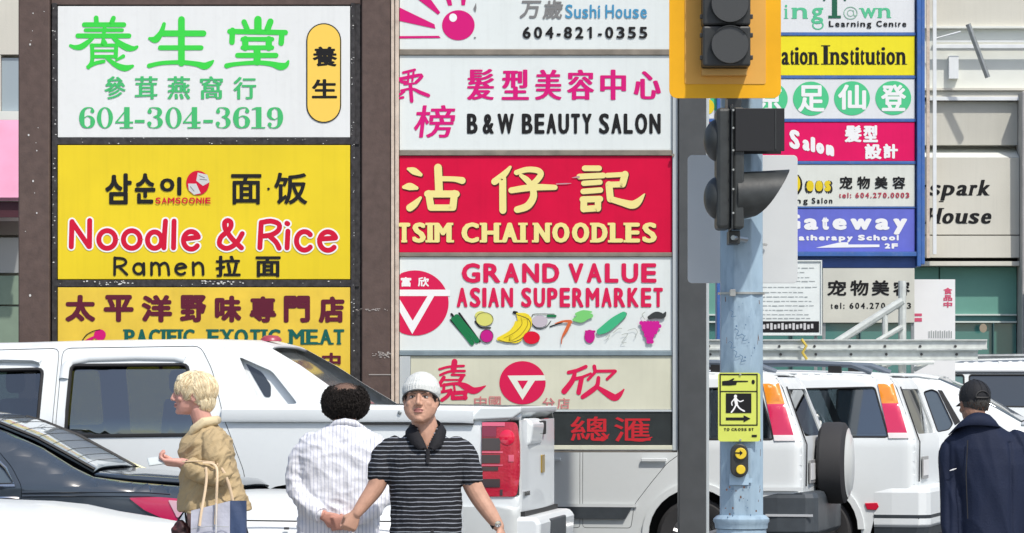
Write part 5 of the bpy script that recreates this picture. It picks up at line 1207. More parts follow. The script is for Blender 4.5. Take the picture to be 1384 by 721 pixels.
# ---------------------------------------------------------------- two matching white SUVs with tail lamps up the pillar
def suv(label, px, d, th, white_bumper, spare, group, m=WHITE):
    rear = ((0, 0), (1.15, 0.0), (1.66, -.20), (1.72, -.27), (3, -.27))
    top = [(-4.4, .7), (-4.25, .98), (-3.42, 1.10), (-2.72, 1.66), (-2.2, 1.74), (-1.2, 1.755), (-.5, 1.735), (-.28, 1.71), (-.22, 1.68), (-.0, 1.16), (.1, 1.16)]
    c = Car('suv', label, 'SUV', px, d, th, 1.70, 1.12, tum=.14, r=.06, rc=.07, rear=rear, top=top, group=group)
    ra, fa_ = arch(-.90, .36, .43), arch(-3.52, .36, .43)
    ol = [(0, .45), (0, 1.15), (-.06, 1.30), (-.20, 1.66), (-.25, 1.71)] + top[:-3][::-1][0:0] + [(-.30, 1.715), (-.5, 1.735), (-1.2, 1.755), (-2.2, 1.74), (-2.72, 1.66), (-3.42, 1.10), (-4.25, .98), (-4.4, .7), (-4.38, .3)] + fa_[::-1] + ra[::-1] + [(-.40, .3), (-.36, .45)]
    cargo = rnd([(-.235, 1.175), (-.865, 1.175), (-1.03, 1.60), (-.375, 1.615)], .03)
    rdw = rnd([(-.94, 1.17), (-1.83, 1.17), (-1.83, 1.61), (-1.10, 1.60)], .03); fdw = rnd([(-1.92, 1.17), (-3.1, 1.15), (-2.62, 1.60), (-1.92, 1.61)], .03)
    rdoor = rnd([(-1.14, 1.13 - .16), (-1.28, .80), (-1.42, .62), (-1.45, .42), (-1.87, .42), (-1.87, 1.66), (-1.10, 1.65), (-.90, 1.145)], .03)
    fdoor = rnd([(-1.89, .42), (-2.95, .42), (-3.05, .9), (-3.2, 1.13), (-2.66, 1.64), (-1.89, 1.66)], .03)
    lampq = [(-.345, 1.645), (-.215, 1.65), (-.052, 1.165), (-.228, 1.165)]
    c.skin('body_side', ol, m, holes=[cargo, rdoor, fdoor], dv=.04); c.skin('body_side', ol, m, holes=[cargo, rdw, fdw], far=True, dv=.08)
    for q in (cargo, rdw, fdw): c.skin('window', q, M_TINT, far=True, off=.01, thick=0)
    seats(c, (-1.05, -2.1), 1.0, 1.25, .5)
    c.window(cargo, M_TINTD, recess=.02)
    d1 = c.skin('door', inset_loop(rdoor, .005), m, holes=[rdw]); c.window(rdw, M_TINTD, recess=.02, parent=d1)
    d2 = c.skin('door', inset_loop(fdoor, .005), m, holes=[fdw]); c.window(fdw, M_TINT, recess=.02, parent=d2)
    for q, w_ in ((rdoor, rdw), (fdoor, fdw)): c.skin('inner_panel', inset_loop(q, -.03), M_INN, holes=[inset_loop(w_, -.005)], off=.07, thick=0)
    for dd, uu in ((d1, -1.14), (d2, -2.05)): part('door_handle', MB().box(uu - .22, uu, -.03, -.01, .985, 1.015), m, dd, world=False, bevel=.006)
    c.skin('moulding', [(-1.50, .50), (-3.0, .50), (-3.0, .60), (-1.44, .60)], M_DPL, off=-.025, thick=.02)
    c.skin('moulding_strip', [(-1.40, .60), (-3.0, .60), (-3.0, .625), (-1.40, .625)], m, off=-.016, thick=.01)
    # pillar lamp
    def lerp(t): return [(lampq[0][0] + (lampq[3][0] - lampq[0][0]) * t, lampq[0][1] + (lampq[3][1] - lampq[0][1]) * t), (lampq[1][0] + (lampq[2][0] - lampq[1][0]) * t, lampq[1][1] + (lampq[2][1] - lampq[1][1]) * t)]
    L = None
    for t0, t1, mm in ((0, .36, mat('amber lens', (.80, .27, .02), .15, coat=1)), (.36, .90, mat('pinkish red lens', (.62, .02, .09), .15, coat=1)), (.90, 1, mat('white lens', (.75, .7, .7), .2))):
        a0, b0 = lerp(t0); a1, b1 = lerp(t1)
        q = c.skin('tail_light' if L is None else 'lens', [a0, b0, b1, a1], mm, off=-.014, thick=.01, dv=.05, du=.04, parent=L)
        L = L or q
    # rear: lower tailgate, upper tailgate frame with glass
    W = c.W
    gy0, gy1 = .16, W - .16
    hole = rnd([(gy0 + .1, 1.2), (gy1 - .1, 1.2), (gy1 - .14, 1.6), (gy0 + .14, 1.6)], .05)
    tgt = c.rearface('tailgate', [(.075, .45), (W - .075, .45), (W - .09, 1.15), (W - .22, 1.70), (.22, 1.70), (.09, 1.15)], m, holes=[hole])
    c.rearface('tailgate_window', hole, M_TINTD, off=.015, parent=tgt)
    part('tailgate_seam', MB().tube([(.02, .16, .78), (.026, .16, 1.13), (-.16, .26, 1.62)], .006, 6), M_SEAL, tgt, world=False)
    part('number_plate', MB().box(.03, .042, .28, .62, .80, 1.0), mat('plate frame', (.3, .3, .3), .4), tgt, world=False, bevel=.004)
    part('plate_face', MB().box(.042, .046, .30, .60, .83, .97), mat('plate face', (.75, .75, .75), .4), tgt, world=False)
    part('wiper', MB().tube([(-.02, .5, 1.2), (-.03, 1.1, 1.22)], .008, 6), M_SEAL, tgt, world=False)
    # bumper wraps round the corner
    bz0, bz1 = (.36, .735)
    bpm = MB(); pts = []
    for (x, y) in [(-.36, .0), (-.2, -.015), (.04, -.015), (.10, .03), (.13, .10), (.13, W - .10), (.10, W - .03), (.04, W + .015), (-.36, W)]: pts.append((x, y))
    for z in (bz0, bz0 + .04, bz1 - .05, bz1 - .01, bz1):
        k = .03 if z in (bz0,) else (.015 if z == bz1 - .01 else (.05 if z == bz1 else 0))
        for x, y in pts: bpm.v.append((x - (k if x > 0 else 0), y + (k if y < .2 else -k if y > W - .2 else 0), z))
    n = len(pts)
    bpm.f = [(i * n + j, i * n + j + 1, (i + 1) * n + j + 1, (i + 1) * n + j) for i in range(4) for j in range(n - 1)] + [tuple(range(4 * n, 5 * n)), tuple(range(n))]
    b = part('rear_bumper', bpm, m if white_bumper else M_DPL, c.root, world=False, bevel=.008)
    if white_bumper:
        lb = MB()
        for z, k in ((.30, .03), (.49, -.006)):
            for x, y in pts: lb.v.append((x - (k if x > 0 else 0), y + (k if y < .2 else -k if y > W - .2 else 0), z))
        lb.f = [(j, j + 1, n + j + 1, n + j) for j in range(n - 1)] + [tuple(range(n, 2 * n)), tuple(range(n))]
        part('bumper_skirt', lb, M_DPL, b, world=False)
        part('reflector', MB().prism([(-.44, .59), (-.33, .595), (-.315, .56), (-.34, .53), (-.42, .535)], -.012, .02), V_RED, c.root, world=False, bevel=.004)
    else:
        part('bumper_strip', MB().box(-.3, .10, -.022, -.012, .53, .55), mat('pale scratch strip', (.5, .52, .54), .4), b, world=False)
        part('bumper_strip', MB().box(-.5, .02, -.02, -.006, .745, .775), m, c.root, world=False)
    # roof, rails
    c.deck('roof', [(-2.72, 1.655), (-2.2, 1.735), (-1.2, 1.75), (-.5, 1.73), (-.28, 1.705)], m, crown=.03, inset=.21)
    c.deck('windscreen', [(-3.40, 1.10), (-2.72, 1.66)], M_GL, inset=.2); c.deck('bonnet', [(-4.38, .8), (-4.22, .97), (-3.42, 1.1)], m, crown=.05, inset=.06)
    part('front_bumper', MB().prism([(-4.42, .34), (-4.46, .7), (-4.36, .8), (-4.2, .8), (-4.2, .34)], 0, W), m, c.root, world=False, bevel=.04)
    for y in (.27, W - .27):
        rr = part('roof_rail', MB().tube([(-2.35, y, 1.755), (-2.2, y, 1.82), (-1.2, y, 1.835), (-.6, y, 1.815), (-.42, y, 1.75)], .026, 8), mat('slate roof rail', (.12, .15, .19), .4), c.root, world=False)
        for u in (-2.1, -.75): part('rail_foot', MB().box(u - .06, u + .06, y - .02, y + .02, 1.74, 1.82), M_SEAL, rr, world=False, bevel=.006)
    c.under(-4.2, -.1, .28, .9)
    for u in (-.90, -3.52):
        c.wheel(u); c.wheel(u, side='far')
        part('wheel_well', MB().box(u - .45, u + .45, .26, .45, .3, .85), M_INN, c.root, world=False)
        fl = [(u + .455 * math.cos(t), .36 + .455 * math.sin(t)) for t in [math.pi * i / 16 for i in range(17)]] + [(u + .40 * math.cos(t), .36 + .40 * math.sin(t)) for t in [math.pi * i / 16 for i in range(16, -1, -1)]]
        c.skin('arch_flare', fl, m, off=-.018, thick=.02, du=.08)
    # spare wheel carried on the tailgate
    if not spare: return c
    sw = part('spare_wheel', MB().lathe([(.15, .06), (.30, .05), (.345, .08), (.35, .12), (.352, .2), (.345, .26), (.30, .29), (.15, .29)], 'x', (0, W / 2, .965), 40), M_TYRE, c.root, world=False)
    part('wheel_cover', MB().lathe([(.30, .292), (.26, .30), (.24, .315), (.001, .32)], 'x', (0, W / 2, .965), 36), mat('grey white wheel cover', (.6, .62, .6), .35), sw, world=False)
    part('wheel_bracket', MB().box(.0, .1, W / 2 - .1, W / 2 + .1, .8, 1.1), M_INN, sw, world=False)
    return c
suv('white SUV with dark grey bumper and spare wheel beside the blue pole', 1083, 31.0, 12.3, False, True, 'matching white SUVs')
suv('white SUV with white bumper and red reflector beside the man in navy', 1236, 32.6, 14.0, True, False, 'matching white SUVs')

# ---------------------------------------------------------------- dark sedan
SD = Car('sedan', 'dark blue grey sedan with pinkish red tail light behind the blonde woman', 'car', 300, 24.0, 9.0, 1.80, .96, tum=.26, r=.10, rc=.10)
M_NAVY = mat('dark blue grey car paint', (0.040, 0.052, 0.066), .22, coat=1.0, spec=.7, var=.1, vscale=3)
st = SD.S([(-420, 590), (-300, 566), (-180, 558), (-60, 566), (0, 585), (50, 606), (96, 632), (125, 645), (180, 652), (240, 657), (285, 663), (300, 672)], .12)
SD.top = sorted(st + [(-4.6, .7), (-3.4, .98), (.2, st[-1][1])]); SD.roofz = max(p[1] for p in st)
SD.rear = ((0, -.04), (.55, .0), (.85, .0), (st[-1][1], -.03), (3, -.03))
ol = [(-.02, .35), (0, .6), (0, .85), (-.03, st[-1][1])] + st[::-1] + [(-3.4, .98), (-4.5, .78), (-4.6, .6), (-4.6, .25)] + arch(-3.75, .34, .38, base=.25)[::-1] + arch(-.95, .34, .38, base=.25)[::-1] + [(-.3, .25)]
qw = rnd(SD.S([(-150, 602), (-40, 606), (-8, 622), (8, 634), (24, 653), (-150, 656)], .1), .03)
fw = rnd(SD.S([(-165, 602), (-165, 656), (-330, 656), (-290, 625), (-250, 604)], .1), .03)
rdo = rnd(SD.S([(31, 657), (30, 720), (10, 770), (-20, 810), (-157, 820), (-157, 590), (-60, 592), (-8, 610), (14, 632)], .03), .03)
SD.skin('body_side', ol, M_NAVY, holes=[rdo, fw], dv=.04); SD.skin('body_side', ol, M_NAVY, far=True, dv=.08)
d_ = SD.skin('door', inset_loop(rdo, .004), M_NAVY, holes=[qw]); SD.window(qw, M_GLB, parent=d_, seal=.004); SD.window(fw, M_GLB)
SD.skin('inner_panel', inset_loop(rdo, -.03), M_INN, off=.07, thick=0)
ct = [(u, SD.flank(u, v, -.004), v) for u, v in SD.S([(-150, 658), (-60, 657.5), (26, 656), (10, 633), (-7, 619), (-40, 604)], .1)]
part('chrome_trim', MB().tube(ct, .010, 6), M_CHROME, SD.root, world=False)
hh = SD.side(8, 674); part('door_handle', MB().tube([(hh[0] - .1, -.012, hh[1]), (hh[0] - .05, -.035, hh[1] + .004), (hh[0] + .05, -.035, hh[1] + .004), (hh[0] + .09, -.012, hh[1])], .012, 8), M_CHROME, d_, world=False)
for y0 in (663, 668):
    part('crease', MB().tube([(SD.side(x, y)[0], SD.flank(*SD.side(x, y), -.001), SD.side(x, y)[1]) for x, y in ((30, y0 + 3), (110, y0 + 2), (200, y0 + 3), (230, y0 + 5))], .006, 6), M_NAVY, SD.root, world=False)
lq = rnd([(min(u, -.001), v) for u, v in SD.S([(174, 673), (215, 672), (262, 676), (300, 680), (300, 712), (262, 710), (225, 703), (196, 690)])], .02)
tl = SD.skin('tail_light', lq, mat('magenta red lens', (.60, .008, .09), .12, coat=1, spec=.7), off=-.01, thick=.01, du=.05, dv=.03)
SD.skin('clear_lens', rnd([(min(u, -.001), v) for u, v in SD.S([(228, 676), (262, 679), (299, 684), (299, 690), (258, 694), (240, 700)])], .01), mat('pale pink lens', (.75, .45, .52), .1, coat=1), off=-.016, thick=0, du=.05, dv=.03, parent=tl)
SD.deck('roof', SD.S([(-300, 562), (-180, 554), (-60, 560), (-25, 568)], .3), M_NAVY, crown=.03, inset=.36)
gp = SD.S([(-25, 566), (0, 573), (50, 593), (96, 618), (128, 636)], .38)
rg = SD.deck('rear_glass', gp, glass('rear glass with painted pale reflection', (.30, .35, .38), .05), crown=.035, inset=.38)  # pale base colour paints a bright reflection into the rear glass
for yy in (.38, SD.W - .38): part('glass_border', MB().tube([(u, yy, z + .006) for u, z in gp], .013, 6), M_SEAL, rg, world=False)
for i in range(9):
    t = (i + 1) / 10; k = min(int(t * 4), 3); f = t * 4 - k
    u = gp[k][0] + (gp[k + 1][0] - gp[k][0]) * f; z = gp[k][1] + (gp[k + 1][1] - gp[k][1]) * f
    mb = MB(); pts = []
    for j in range(11): tt = j / 10; pts.append((u, .44 + (SD.W - .88) * tt, z + .035 * (1 - (2 * (.06 + .88 * tt) - 1) ** 4) * .8 + .002))
    mb.tube(pts, .0014, 4); part('defrost_line', mb, M_SEAL, rg, world=False)
SD.deck('boot_lid', SD.S([(128, 641), (180, 646), (240, 650), (290, 656), (300, 664)], .2), M_NAVY, crown=.03, inset=.2)
SD.rearface('tailgate', [(.1, .3), (SD.W - .1, .3), (SD.W - .1, st[-1][1] - .01), (.1, st[-1][1] - .01)], M_NAVY)
SD.deck('windscreen', [(-3.4, .98), (st[1][0], st[1][1])], M_GL, inset=.3); SD.deck('bonnet', [(-4.55, .72), (-3.4, .98)], M_NAVY, crown=.06, inset=.12)
SD.under(-4.4, -.2, .22, .7)
for u in (-.95, -3.75): SD.wheel(u, .32, .32); SD.wheel(u, .32, .32, side='far')
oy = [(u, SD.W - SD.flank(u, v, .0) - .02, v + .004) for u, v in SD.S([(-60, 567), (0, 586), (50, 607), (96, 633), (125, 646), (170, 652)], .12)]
part('roof_edge_line', MB().tube(oy, .010, 6), mat('olive yellow painted reflection', (.32, .30, .05), .35), SD.root, world=False)  # olive line along the far roof edge, a reflection put in as colour

# ---------------------------------------------------------------- white car close by, bonnet sloping to the right
FA = thing('sedan', 'white car with a long plain bonnet in front of the dark sedan', 'car', (X(270, 22.3), 22.3, 0), 0.0)
def bonnet_car(root):
    xr = X(268, 22.0) - rootloc(root).x
    D = lambda px, py, d=22.2: (X(px, d) - root.location.x, Z(py, d))
    # bonnet sheet: rows across the car (near edge lower than the crown)
    top = [D(-60, 672), D(0, 676), D(67, 678.5), D(112, 683), D(156, 692.5), D(200, 699.5), D(234, 706), D(256, 716), D(266, 735)]
    W = 1.72; mb = MB(); ny = 14
    for i, (x, z) in enumerate(top):
        for j in range(ny + 1):
            t = j / ny; y = -.95 + W * t
            q = abs(2 * t - 1); e = .18 * q ** 3.2 + .06 * max(0, q - .86) * 8
            mb.v.append((x - .16 * q ** 3 * (i / 8), y, z - e * .75 + .0))
    n = len(top)
    mb.f = [(i * (ny + 1) + j, i * (ny + 1) + j + 1, (i + 1) * (ny + 1) + j + 1, (i + 1) * (ny + 1) + j) for i in range(n - 1) for j in range(ny)]; mb.smooth = [True] * len(mb.f)
    o = part('bonnet', mb, WHITE, root, world=False); md = o.modifiers.new('thickness', 'SOLIDIFY'); md.thickness = .02
    x0, x1 = top[0][0], top[-1][0]
    sd_ = [(x0 - 3.2, .3), (x0 - 3.3, .75), (x0 - 2.9, .98), (x0 - .9, .98), (x0, top[0][1] - .16)] + [(x - .05, z - .155) for x, z in top[1:-1]] + [(x1 - .12, .62), (x1 - .12, .3)]
    fcx = x1 - .85
    sd_ += arch(fcx, .32, .38, base=.3) + arch(x0 - 2.4, .32, .38, base=.3)
    for y in (-.97, W - .97): part('body_side', MB().prism(sd_, y, y + .03), WHITE, root, world=False, bevel=.01)
    part('front_bumper', MB().prism([(x1 - .25, .28), (x1 - .25, .74), (x1 - .04, .70), (x1 + .02, .55), (x1, .28)], -.9, W - 1.0), WHITE, root, world=False, bevel=.05)
    cab = [(x0 - 2.9, .98), (x0 - 2.2, 1.40), (x0 - 1.5, 1.46), (x0 - .75, 1.40), (x0 - .02, .98)]
    part('cabin', MB().prism(cab, -.75, W - 1.15), M_GL, root, world=False, bevel=.06)
    part('roof', MB().prism([(x0 - 2.1, 1.44), (x0 - 1.5, 1.475), (x0 - .8, 1.44), (x0 - .8, 1.41), (x0 - 2.1, 1.41)], -.74, W - 1.16), WHITE, root, world=False, bevel=.02)
    part('underbody', MB().box(x0 - 3.1, x1 - .2, -.8, W - 1.1, .25, .6), M_INN, root, world=False)
    for cx_ in (fcx, x0 - 2.4):
        for y in (-.96, W - 1.17):
            w_ = part('wheel', MB().lathe([(.2, 0), (.3, -.004), (.315, .02), (.315, .18), (.3, .2), (.2, .2)], 'y', (cx_, y, .315), 32), M_TYRE, root, world=False)
            part('rim', MB().lathe([(.2, .01), (.19, .04), (.001, .05)], 'y', (cx_, y, .315), 28), M_RIM, w_, world=False)
bonnet_car(FA)

# ---------------------------------------------------------------- white hatchback seen from behind, between the woman and the two men
FB = thing('hatchback', 'white car boot lid with a thin seam and small badge low behind the striped shirt', 'car', (X(432, 22.4), 22.4, 0), 0.0)
def boot_car(root):
    W = 1.62; z0 = Z(668, 22.4)
    rows = [(-.62, z0 - .36), (-.60, z0 - .24), (-.55, z0 - .10), (-.42, z0 - .02), (-.1, z0 + .01), (.35, z0 + .03)]
    mb = MB(); nx = 16
    for y, z in rows:
        for i in range(nx + 1):
            t = i / nx; q = abs(2 * t - 1)
            mb.v.append((-W / 2 + W * t, y + .10 * q ** 4, z - .10 * q ** 4 - .05 * (t - .2)))
    mb.f = [(r * (nx + 1) + i, r * (nx + 1) + i + 1, (r + 1) * (nx + 1) + i + 1, (r + 1) * (nx + 1) + i) for r in range(len(rows) - 1) for i in range(nx)]; mb.smooth = [True] * len(mb.f)
    b = part('boot_lid', mb, WHITE, root, world=False); md = b.modifiers.new('thickness', 'SOLIDIFY'); md.thickness = .02
    zs = Z(703.5, 21.83)
    part('seam', MB().tube([(X(330, 21.8) - root.location.x, -.598, zs), (X(400, 21.8) - root.location.x, -.605, zs - .004), (X(560, 21.8) - root.location.x, -.6, zs - .006)], .005, 6), M_SEAL, b, world=False)
    part('badge', MB().box(X(384, 21.8) - root.location.x, X(391, 21.8) - root.location.x, -.622, -.60, Z(716, 21.8), Z(712.5, 21.8)), mat('dark chrome badge', (.15, .15, .16), .3, metal=.8), b, world=False, bevel=.003)
    part('rear_bumper', MB().prism([(-W / 2, .3), (W / 2, .3), (W / 2, z0 - .37), (-W / 2, z0 - .37)], -.72, -.4), WHITE, root, world=False, bevel=.05)
    for sx in (-1, 1):
        part('body_side', MB().box(sx * W / 2 - .02, sx * W / 2 + .02, -.45, 3.0, .3, z0 - .14), WHITE, root, world=False, bevel=.015)
        part('tail_light', MB().box(sx * (W / 2 - .17), sx * (W / 2 - .02), -.66, -.5, z0 - .42, z0 - .26), mat('red lamp lens', (.55, .003, .03), .12), root, world=False, bevel=.02)
        for y in (.0, 2.5):
            part('wheel', MB().lathe([(.001, 0), (.3, -.004), (.31, .02), (.31, .18), (.3, .2), (.001, .2)], 'x', (sx * (W / 2 - .1) - .1, y, .31), 28), M_TYRE, root, world=False)
    part('bonnet', MB().box(-W / 2 + .03, W / 2 - .03, 1.8, 3.0, z0 - .3, z0 - .2), WHITE, root, world=False, bevel=.03)
    part('underbody', MB().box(-W / 2 + .1, W / 2 - .1, -.5, 2.9, .25, z0 - .3), M_INN, root, world=False)
boot_car(FB)

# ---------------------------------------------------------------- white sedan and van at the far right
CC = Car('sedan', 'white sedan with sloping rear window parked beside the man in the navy jacket', 'car', 1440, 35.5, 12.0, 1.76, 1.0, tum=.22, r=.07, rc=.08)
ct_ = CC.S([(900, 545), (1000, 515), (1100, 508), (1240, 510), (1268, 514), (1300, 528), (1345, 552), (1384, 574), (1400, 578), (1440, 582)], .12)
CC.top = sorted(ct_ + [(.2, ct_[-1][1]), (-4.7, .9)]); CC.roofz = max(p[1] for p in ct_)
ol = [(0, .3), (0, ct_[-1][1])] + ct_[::-1] + [(-4.7, .9), (-4.75, .3)] + arch(-3.8, .34, .37)[::-1] + arch(-.95, .34, .37)[::-1] + [(-.3, .3)]
qw = rnd(CC.S([(1247, 530), (1258, 526.5), (1266, 530), (1288, 573), (1283, 581), (1268, 584)], .1), .02)
rw = rnd(CC.S([(1240, 530), (1130, 526), (1130, 586), (1258, 586)], .1), .03)
CC.skin('body_side', ol, WHITE, holes=[qw, rw], dv=.04); CC.skin('body_side', ol, WHITE, far=True, dv=.08)
CC.window(qw, M_GLB, seal=.006); CC.window(rw, M_GLB)
bpil = CC.S([(1266, 527), (1272, 528), (1298, 570), (1291, 575)], .1)
CC.skin('pillar_trim', bpil, M_SEAL, off=-.004, thick=0)
CC.deck('roof', CC.S([(1000, 512), (1100, 505), (1240, 507), (1268, 511)], .3), WHITE, crown=.02, inset=.3)
CC.deck('rear_glass', CC.S([(1268, 512), (1300, 525), (1345, 549), (1380, 570)], .32), M_GLB, crown=.02, inset=.32)
CC.deck('boot_lid', CC.S([(1380, 572), (1440, 579)], .1), WHITE, crown=.02, inset=.12); CC.deck('bonnet', [(-4.7, .88), (ct_[0][0], ct_[0][1])], WHITE, inset=.1)
CC.rearface('tailgate', [(.08, .3), (1.68, .3), (1.68, ct_[-1][1] - .01), (.08, ct_[-1][1] - .01)], WHITE)
CC.under(-4.5, -.1, .25, .8)
for u in (-.95, -3.8): CC.wheel(u, .32, .32); CC.wheel(u, .32, .32, side='far')
VN = Car('minivan', 'white van with a dark side window and long low roof behind the man in navy', 'van', 1560, 40.5, 6.0, 1.85, 1.25, tum=.12, r=.07, rc=.08)
vt = VN.S([(1205, 560), (1236, 503), (1262, 493), (1300, 488), (1384, 486), (1500, 486), (1550, 492)], .1)
VN.top = sorted(vt + [(.2, vt[-1][1]), (-4.4, .9)]); VN.roofz = max(p[1] for p in vt)
ol = [(0, .35), (0, vt[-1][1])] + vt[::-1] + [(vt[0][0] - .9, 1.0), (vt[0][0] - 1.0, .35)] + arch(-3.1, .36, .4, base=.35)[::-1] + arch(-.9, .36, .4, base=.35)[::-1]
w1 = rnd(VN.S([(1310, 507), (1440, 507), (1440, 551), (1310, 549)], .1), .03); w2 = rnd(VN.S([(1303, 507), (1303, 549), (1240, 549), (1262, 512), (1280, 507)], .1), .03)
VN.skin('body_side', ol, WHITE, holes=[w1, w2], dv=.05); VN.skin('body_side', ol, WHITE, far=True, dv=.1); VN.window(w1, M_GL); VN.window(w2, glass('greenish van glass', (.10, .2, .18), .1))
VN.deck('roof', [(p[0], p[1] - .003) for p in vt[1:]], WHITE, inset=.24); VN.deck('windscreen', vt[:2], M_GL, inset=.2); VN.deck('bonnet', [(vt[0][0] - 1, .9), (vt[0][0], vt[0][1])], WHITE, inset=.1)
VN.rearface('tailgate', [(.08, .35), (1.77, .35), (1.66, vt[-1][1] - .02), (.2, vt[-1][1] - .02)], WHITE)
for y in (.2, 1.65): part('roof_rail', MB().tube([(vt[2][0], y, vt[2][1] + .0), (vt[3][0], y, vt[3][1] + .05), (-.4, y, vt[-2][1] + .05)], .022, 8), M_GALV, VN.root, world=False)
gut = VN.S([(1240, 506), (1262, 503.5), (1310, 503), (1550, 503)], .06)
part('gutter_trim', MB().tube([(u, VN.flank(u, v, -.004), v) for u, v in gut], .018, 6), mat('slate gutter', (.16, .18, .2), .4), VN.root, world=False)
VN.under(-4.0, -.1, .3, .95)
for u in (-.9, -3.1): VN.wheel(u, .35, .35); VN.wheel(u, .35, .35, side='far')
# ================================================================ people
def skinmat(name, col): return mat(name, col, .5, spec=.35, var=.10, vscale=30, bump=.12, bscale=220)
class Fig:
    def __init__(s, label, px, d, group=None):
        s.d = d; s.ox = X(px, d)
        s.root = thing('person', label, 'person', (s.ox, d, 0), 0, group)
    def p(s, px, py, dy=0.0): return Vector((X(px, s.d) - s.ox, dy, Z(py, s.d)))
    def r(s, n): return n * s.d / F
def ring_loft(rings, n=28, sq=2.3):
    """rings: (centre Vector, half width, half depth) horizontal, boxier than an ellipse"""
    mb = MB()
    for c, a, b in rings:
        for k in range(n):
            t = 2 * math.pi * k / n; ct, st = math.cos(t), math.sin(t)
            mb.v.append((c[0] + a * math.copysign(abs(ct) ** (2 / sq), ct), c[1] + b * math.copysign(abs(st) ** (2 / sq), st), c[2]))
    m = len(rings)
    mb.f = [(i * n + k, i * n + (k + 1) % n, (i + 1) * n + (k + 1) % n, (i + 1) * n + k) for i in range(m - 1) for k in range(n)] + [tuple(range(n - 1, -1, -1)), tuple(range((m - 1) * n, m * n))]
    return mb
def merge(a, b, M=None):
    a.add([(M @ Vector(v)) if M else v for v in b.v], b.f); return a
def ball(mb, c, r, M=None, n=14):
    """ellipsoid; r = (rx, ry, rz)"""
    if not isinstance(r, (tuple, list)): r = (r, r, r)
    vs = []; fs = []
    for i in range(n + 1):
        ph = math.pi * i / n
        for k in range(n):
            t = 2 * math.pi * k / n
            vs.append(Vector((c[0] + r[0] * math.sin(ph) * math.cos(t), c[1] + r[1] * math.sin(ph) * math.sin(t), c[2] + r[2] * math.cos(ph))))
    if M: vs = [M @ v for v in vs]
    fs = [(i * n + k, (i + 1) * n + k, (i + 1) * n + (k + 1) % n, i * n + (k + 1) % n) for i in range(n) for k in range(n)]
    mb.add(vs, fs); return mb
def limb(mb, pts, rads, n=16, flat=1.0):
    P = catmull([tuple(p) + (r,) for p, r in zip(pts, rads)], 5) if len(pts) > 2 else [tuple(p) + (r,) for p, r in zip(pts, rads)]
    mb.tube([p[:3] for p in P], [p[3] for p in P], n, flat=flat)
    ball(mb, pts[0], rads[0] * .98, n=12); ball(mb, pts[-1], rads[-1] * .98, n=12); return mb
def fuse(name, mb, m, parent, voxel=.004, smooth=6, disp=None, post=None, label=None):
    """union of overlapping volumes as one continuous surface"""
    me = bpy.data.meshes.new(name); me.from_pydata([tuple(v) for v in mb.v], [], mb.f)
    o = bpy.data.objects.new(name, me); COL.objects.link(o)
    md = o.modifiers.new('r', 'REMESH'); md.mode = 'VOXEL'; md.voxel_size = voxel
    sm = o.modifiers.new('s', 'SMOOTH'); sm.factor = .5; sm.iterations = smooth
    bpy.context.view_layer.update()
    dg = bpy.context.evaluated_depsgraph_get()
    m2 = bpy.data.meshes.new_from_object(o.evaluated_get(dg))
    bpy.data.objects.remove(o); bpy.data.meshes.remove(me); m2.name = name
    if disp:
        n = len(m2.vertices); co = [0.0] * (3 * n); no = [0.0] * (3 * n)
        m2.vertices.foreach_get('co', co); m2.vertex_normals.foreach_get('vector', no)
        for i in range(0, 3 * n, 3):
            c_ = Vector(co[i:i + 3]); n_ = Vector(no[i:i + 3]); k = disp(c_, n_)
            if isinstance(k, Vector): c_ += k
            elif k: c_ += n_ * k
            co[i:i + 3] = c_
        m2.vertices.foreach_set('co', co)
    m2.polygons.foreach_set('use_smooth', [True] * len(m2.polygons))
    m2.materials.clear()
    if post: post(m2)
    m2.update()
    return link(name, m2, m, parent, label)
def fold(p, amp, sx, sy, sz, seed=0.0, ridge=True):
    n = noise.noise(Vector((p.x * sx + seed, p.y * sy + seed * 2, p.z * sz)))
    return amp * ((.5 - abs(n) * 2.2) if ridge else n)

def head_parts(mb, M, female=False, jaw=1.0):
    """skull, face and ears, face towards -Y, chin at z = 0, crown near .23"""
    ball(mb, (0, .012, .145), (.074, .094, .086), M, 18)
    rings = [(.17, .066, .074, -.004), (.135, .068, .078, -.008), (.105, .066, .078, -.010), (.075, .061 * jaw, .073, -.012), (.045, .053 * jaw, .064, -.018), (.022, .040 * jaw, .05, -.028), (.004, .025, .034, -.042)]
    merge(mb, ring_loft([(Vector((0, y, z)), a, b) for z, a, b, y in rings[::-1]], 20, 2.1), M)
    for sx in (-1, 1):
        ball(mb, (sx * .030, -.078, .137), (.021, .010, .0065), M, 10)
        ball(mb, (sx * .040, -.060, .088), (.020, .018, .018), M, 10)
        ball(mb, (sx * .074, .008, .105), (.008, .019, .031), M, 10); ball(mb, (sx * .079, .014, .114), (.007, .015, .018), M, 10)
        ball(mb, (sx * .0125, -.092, .082), (.009, .010, .008), M, 8)
    limb_pts = [M @ Vector((0, -.086, .128)), M @ Vector((0, -.096, .105)), M @ Vector((0, -.101, .087))]
    limb(mb, limb_pts, [.009, .010, .0125], 10)
    ball(mb, (0, -.083, .059), (.023, .010, .0055), M, 10); ball(mb, (0, -.083, .047), (.020, .010, .0065), M, 10)
    ball(mb, (0, -.066, .018), (.022, .018, .015), M, 10)
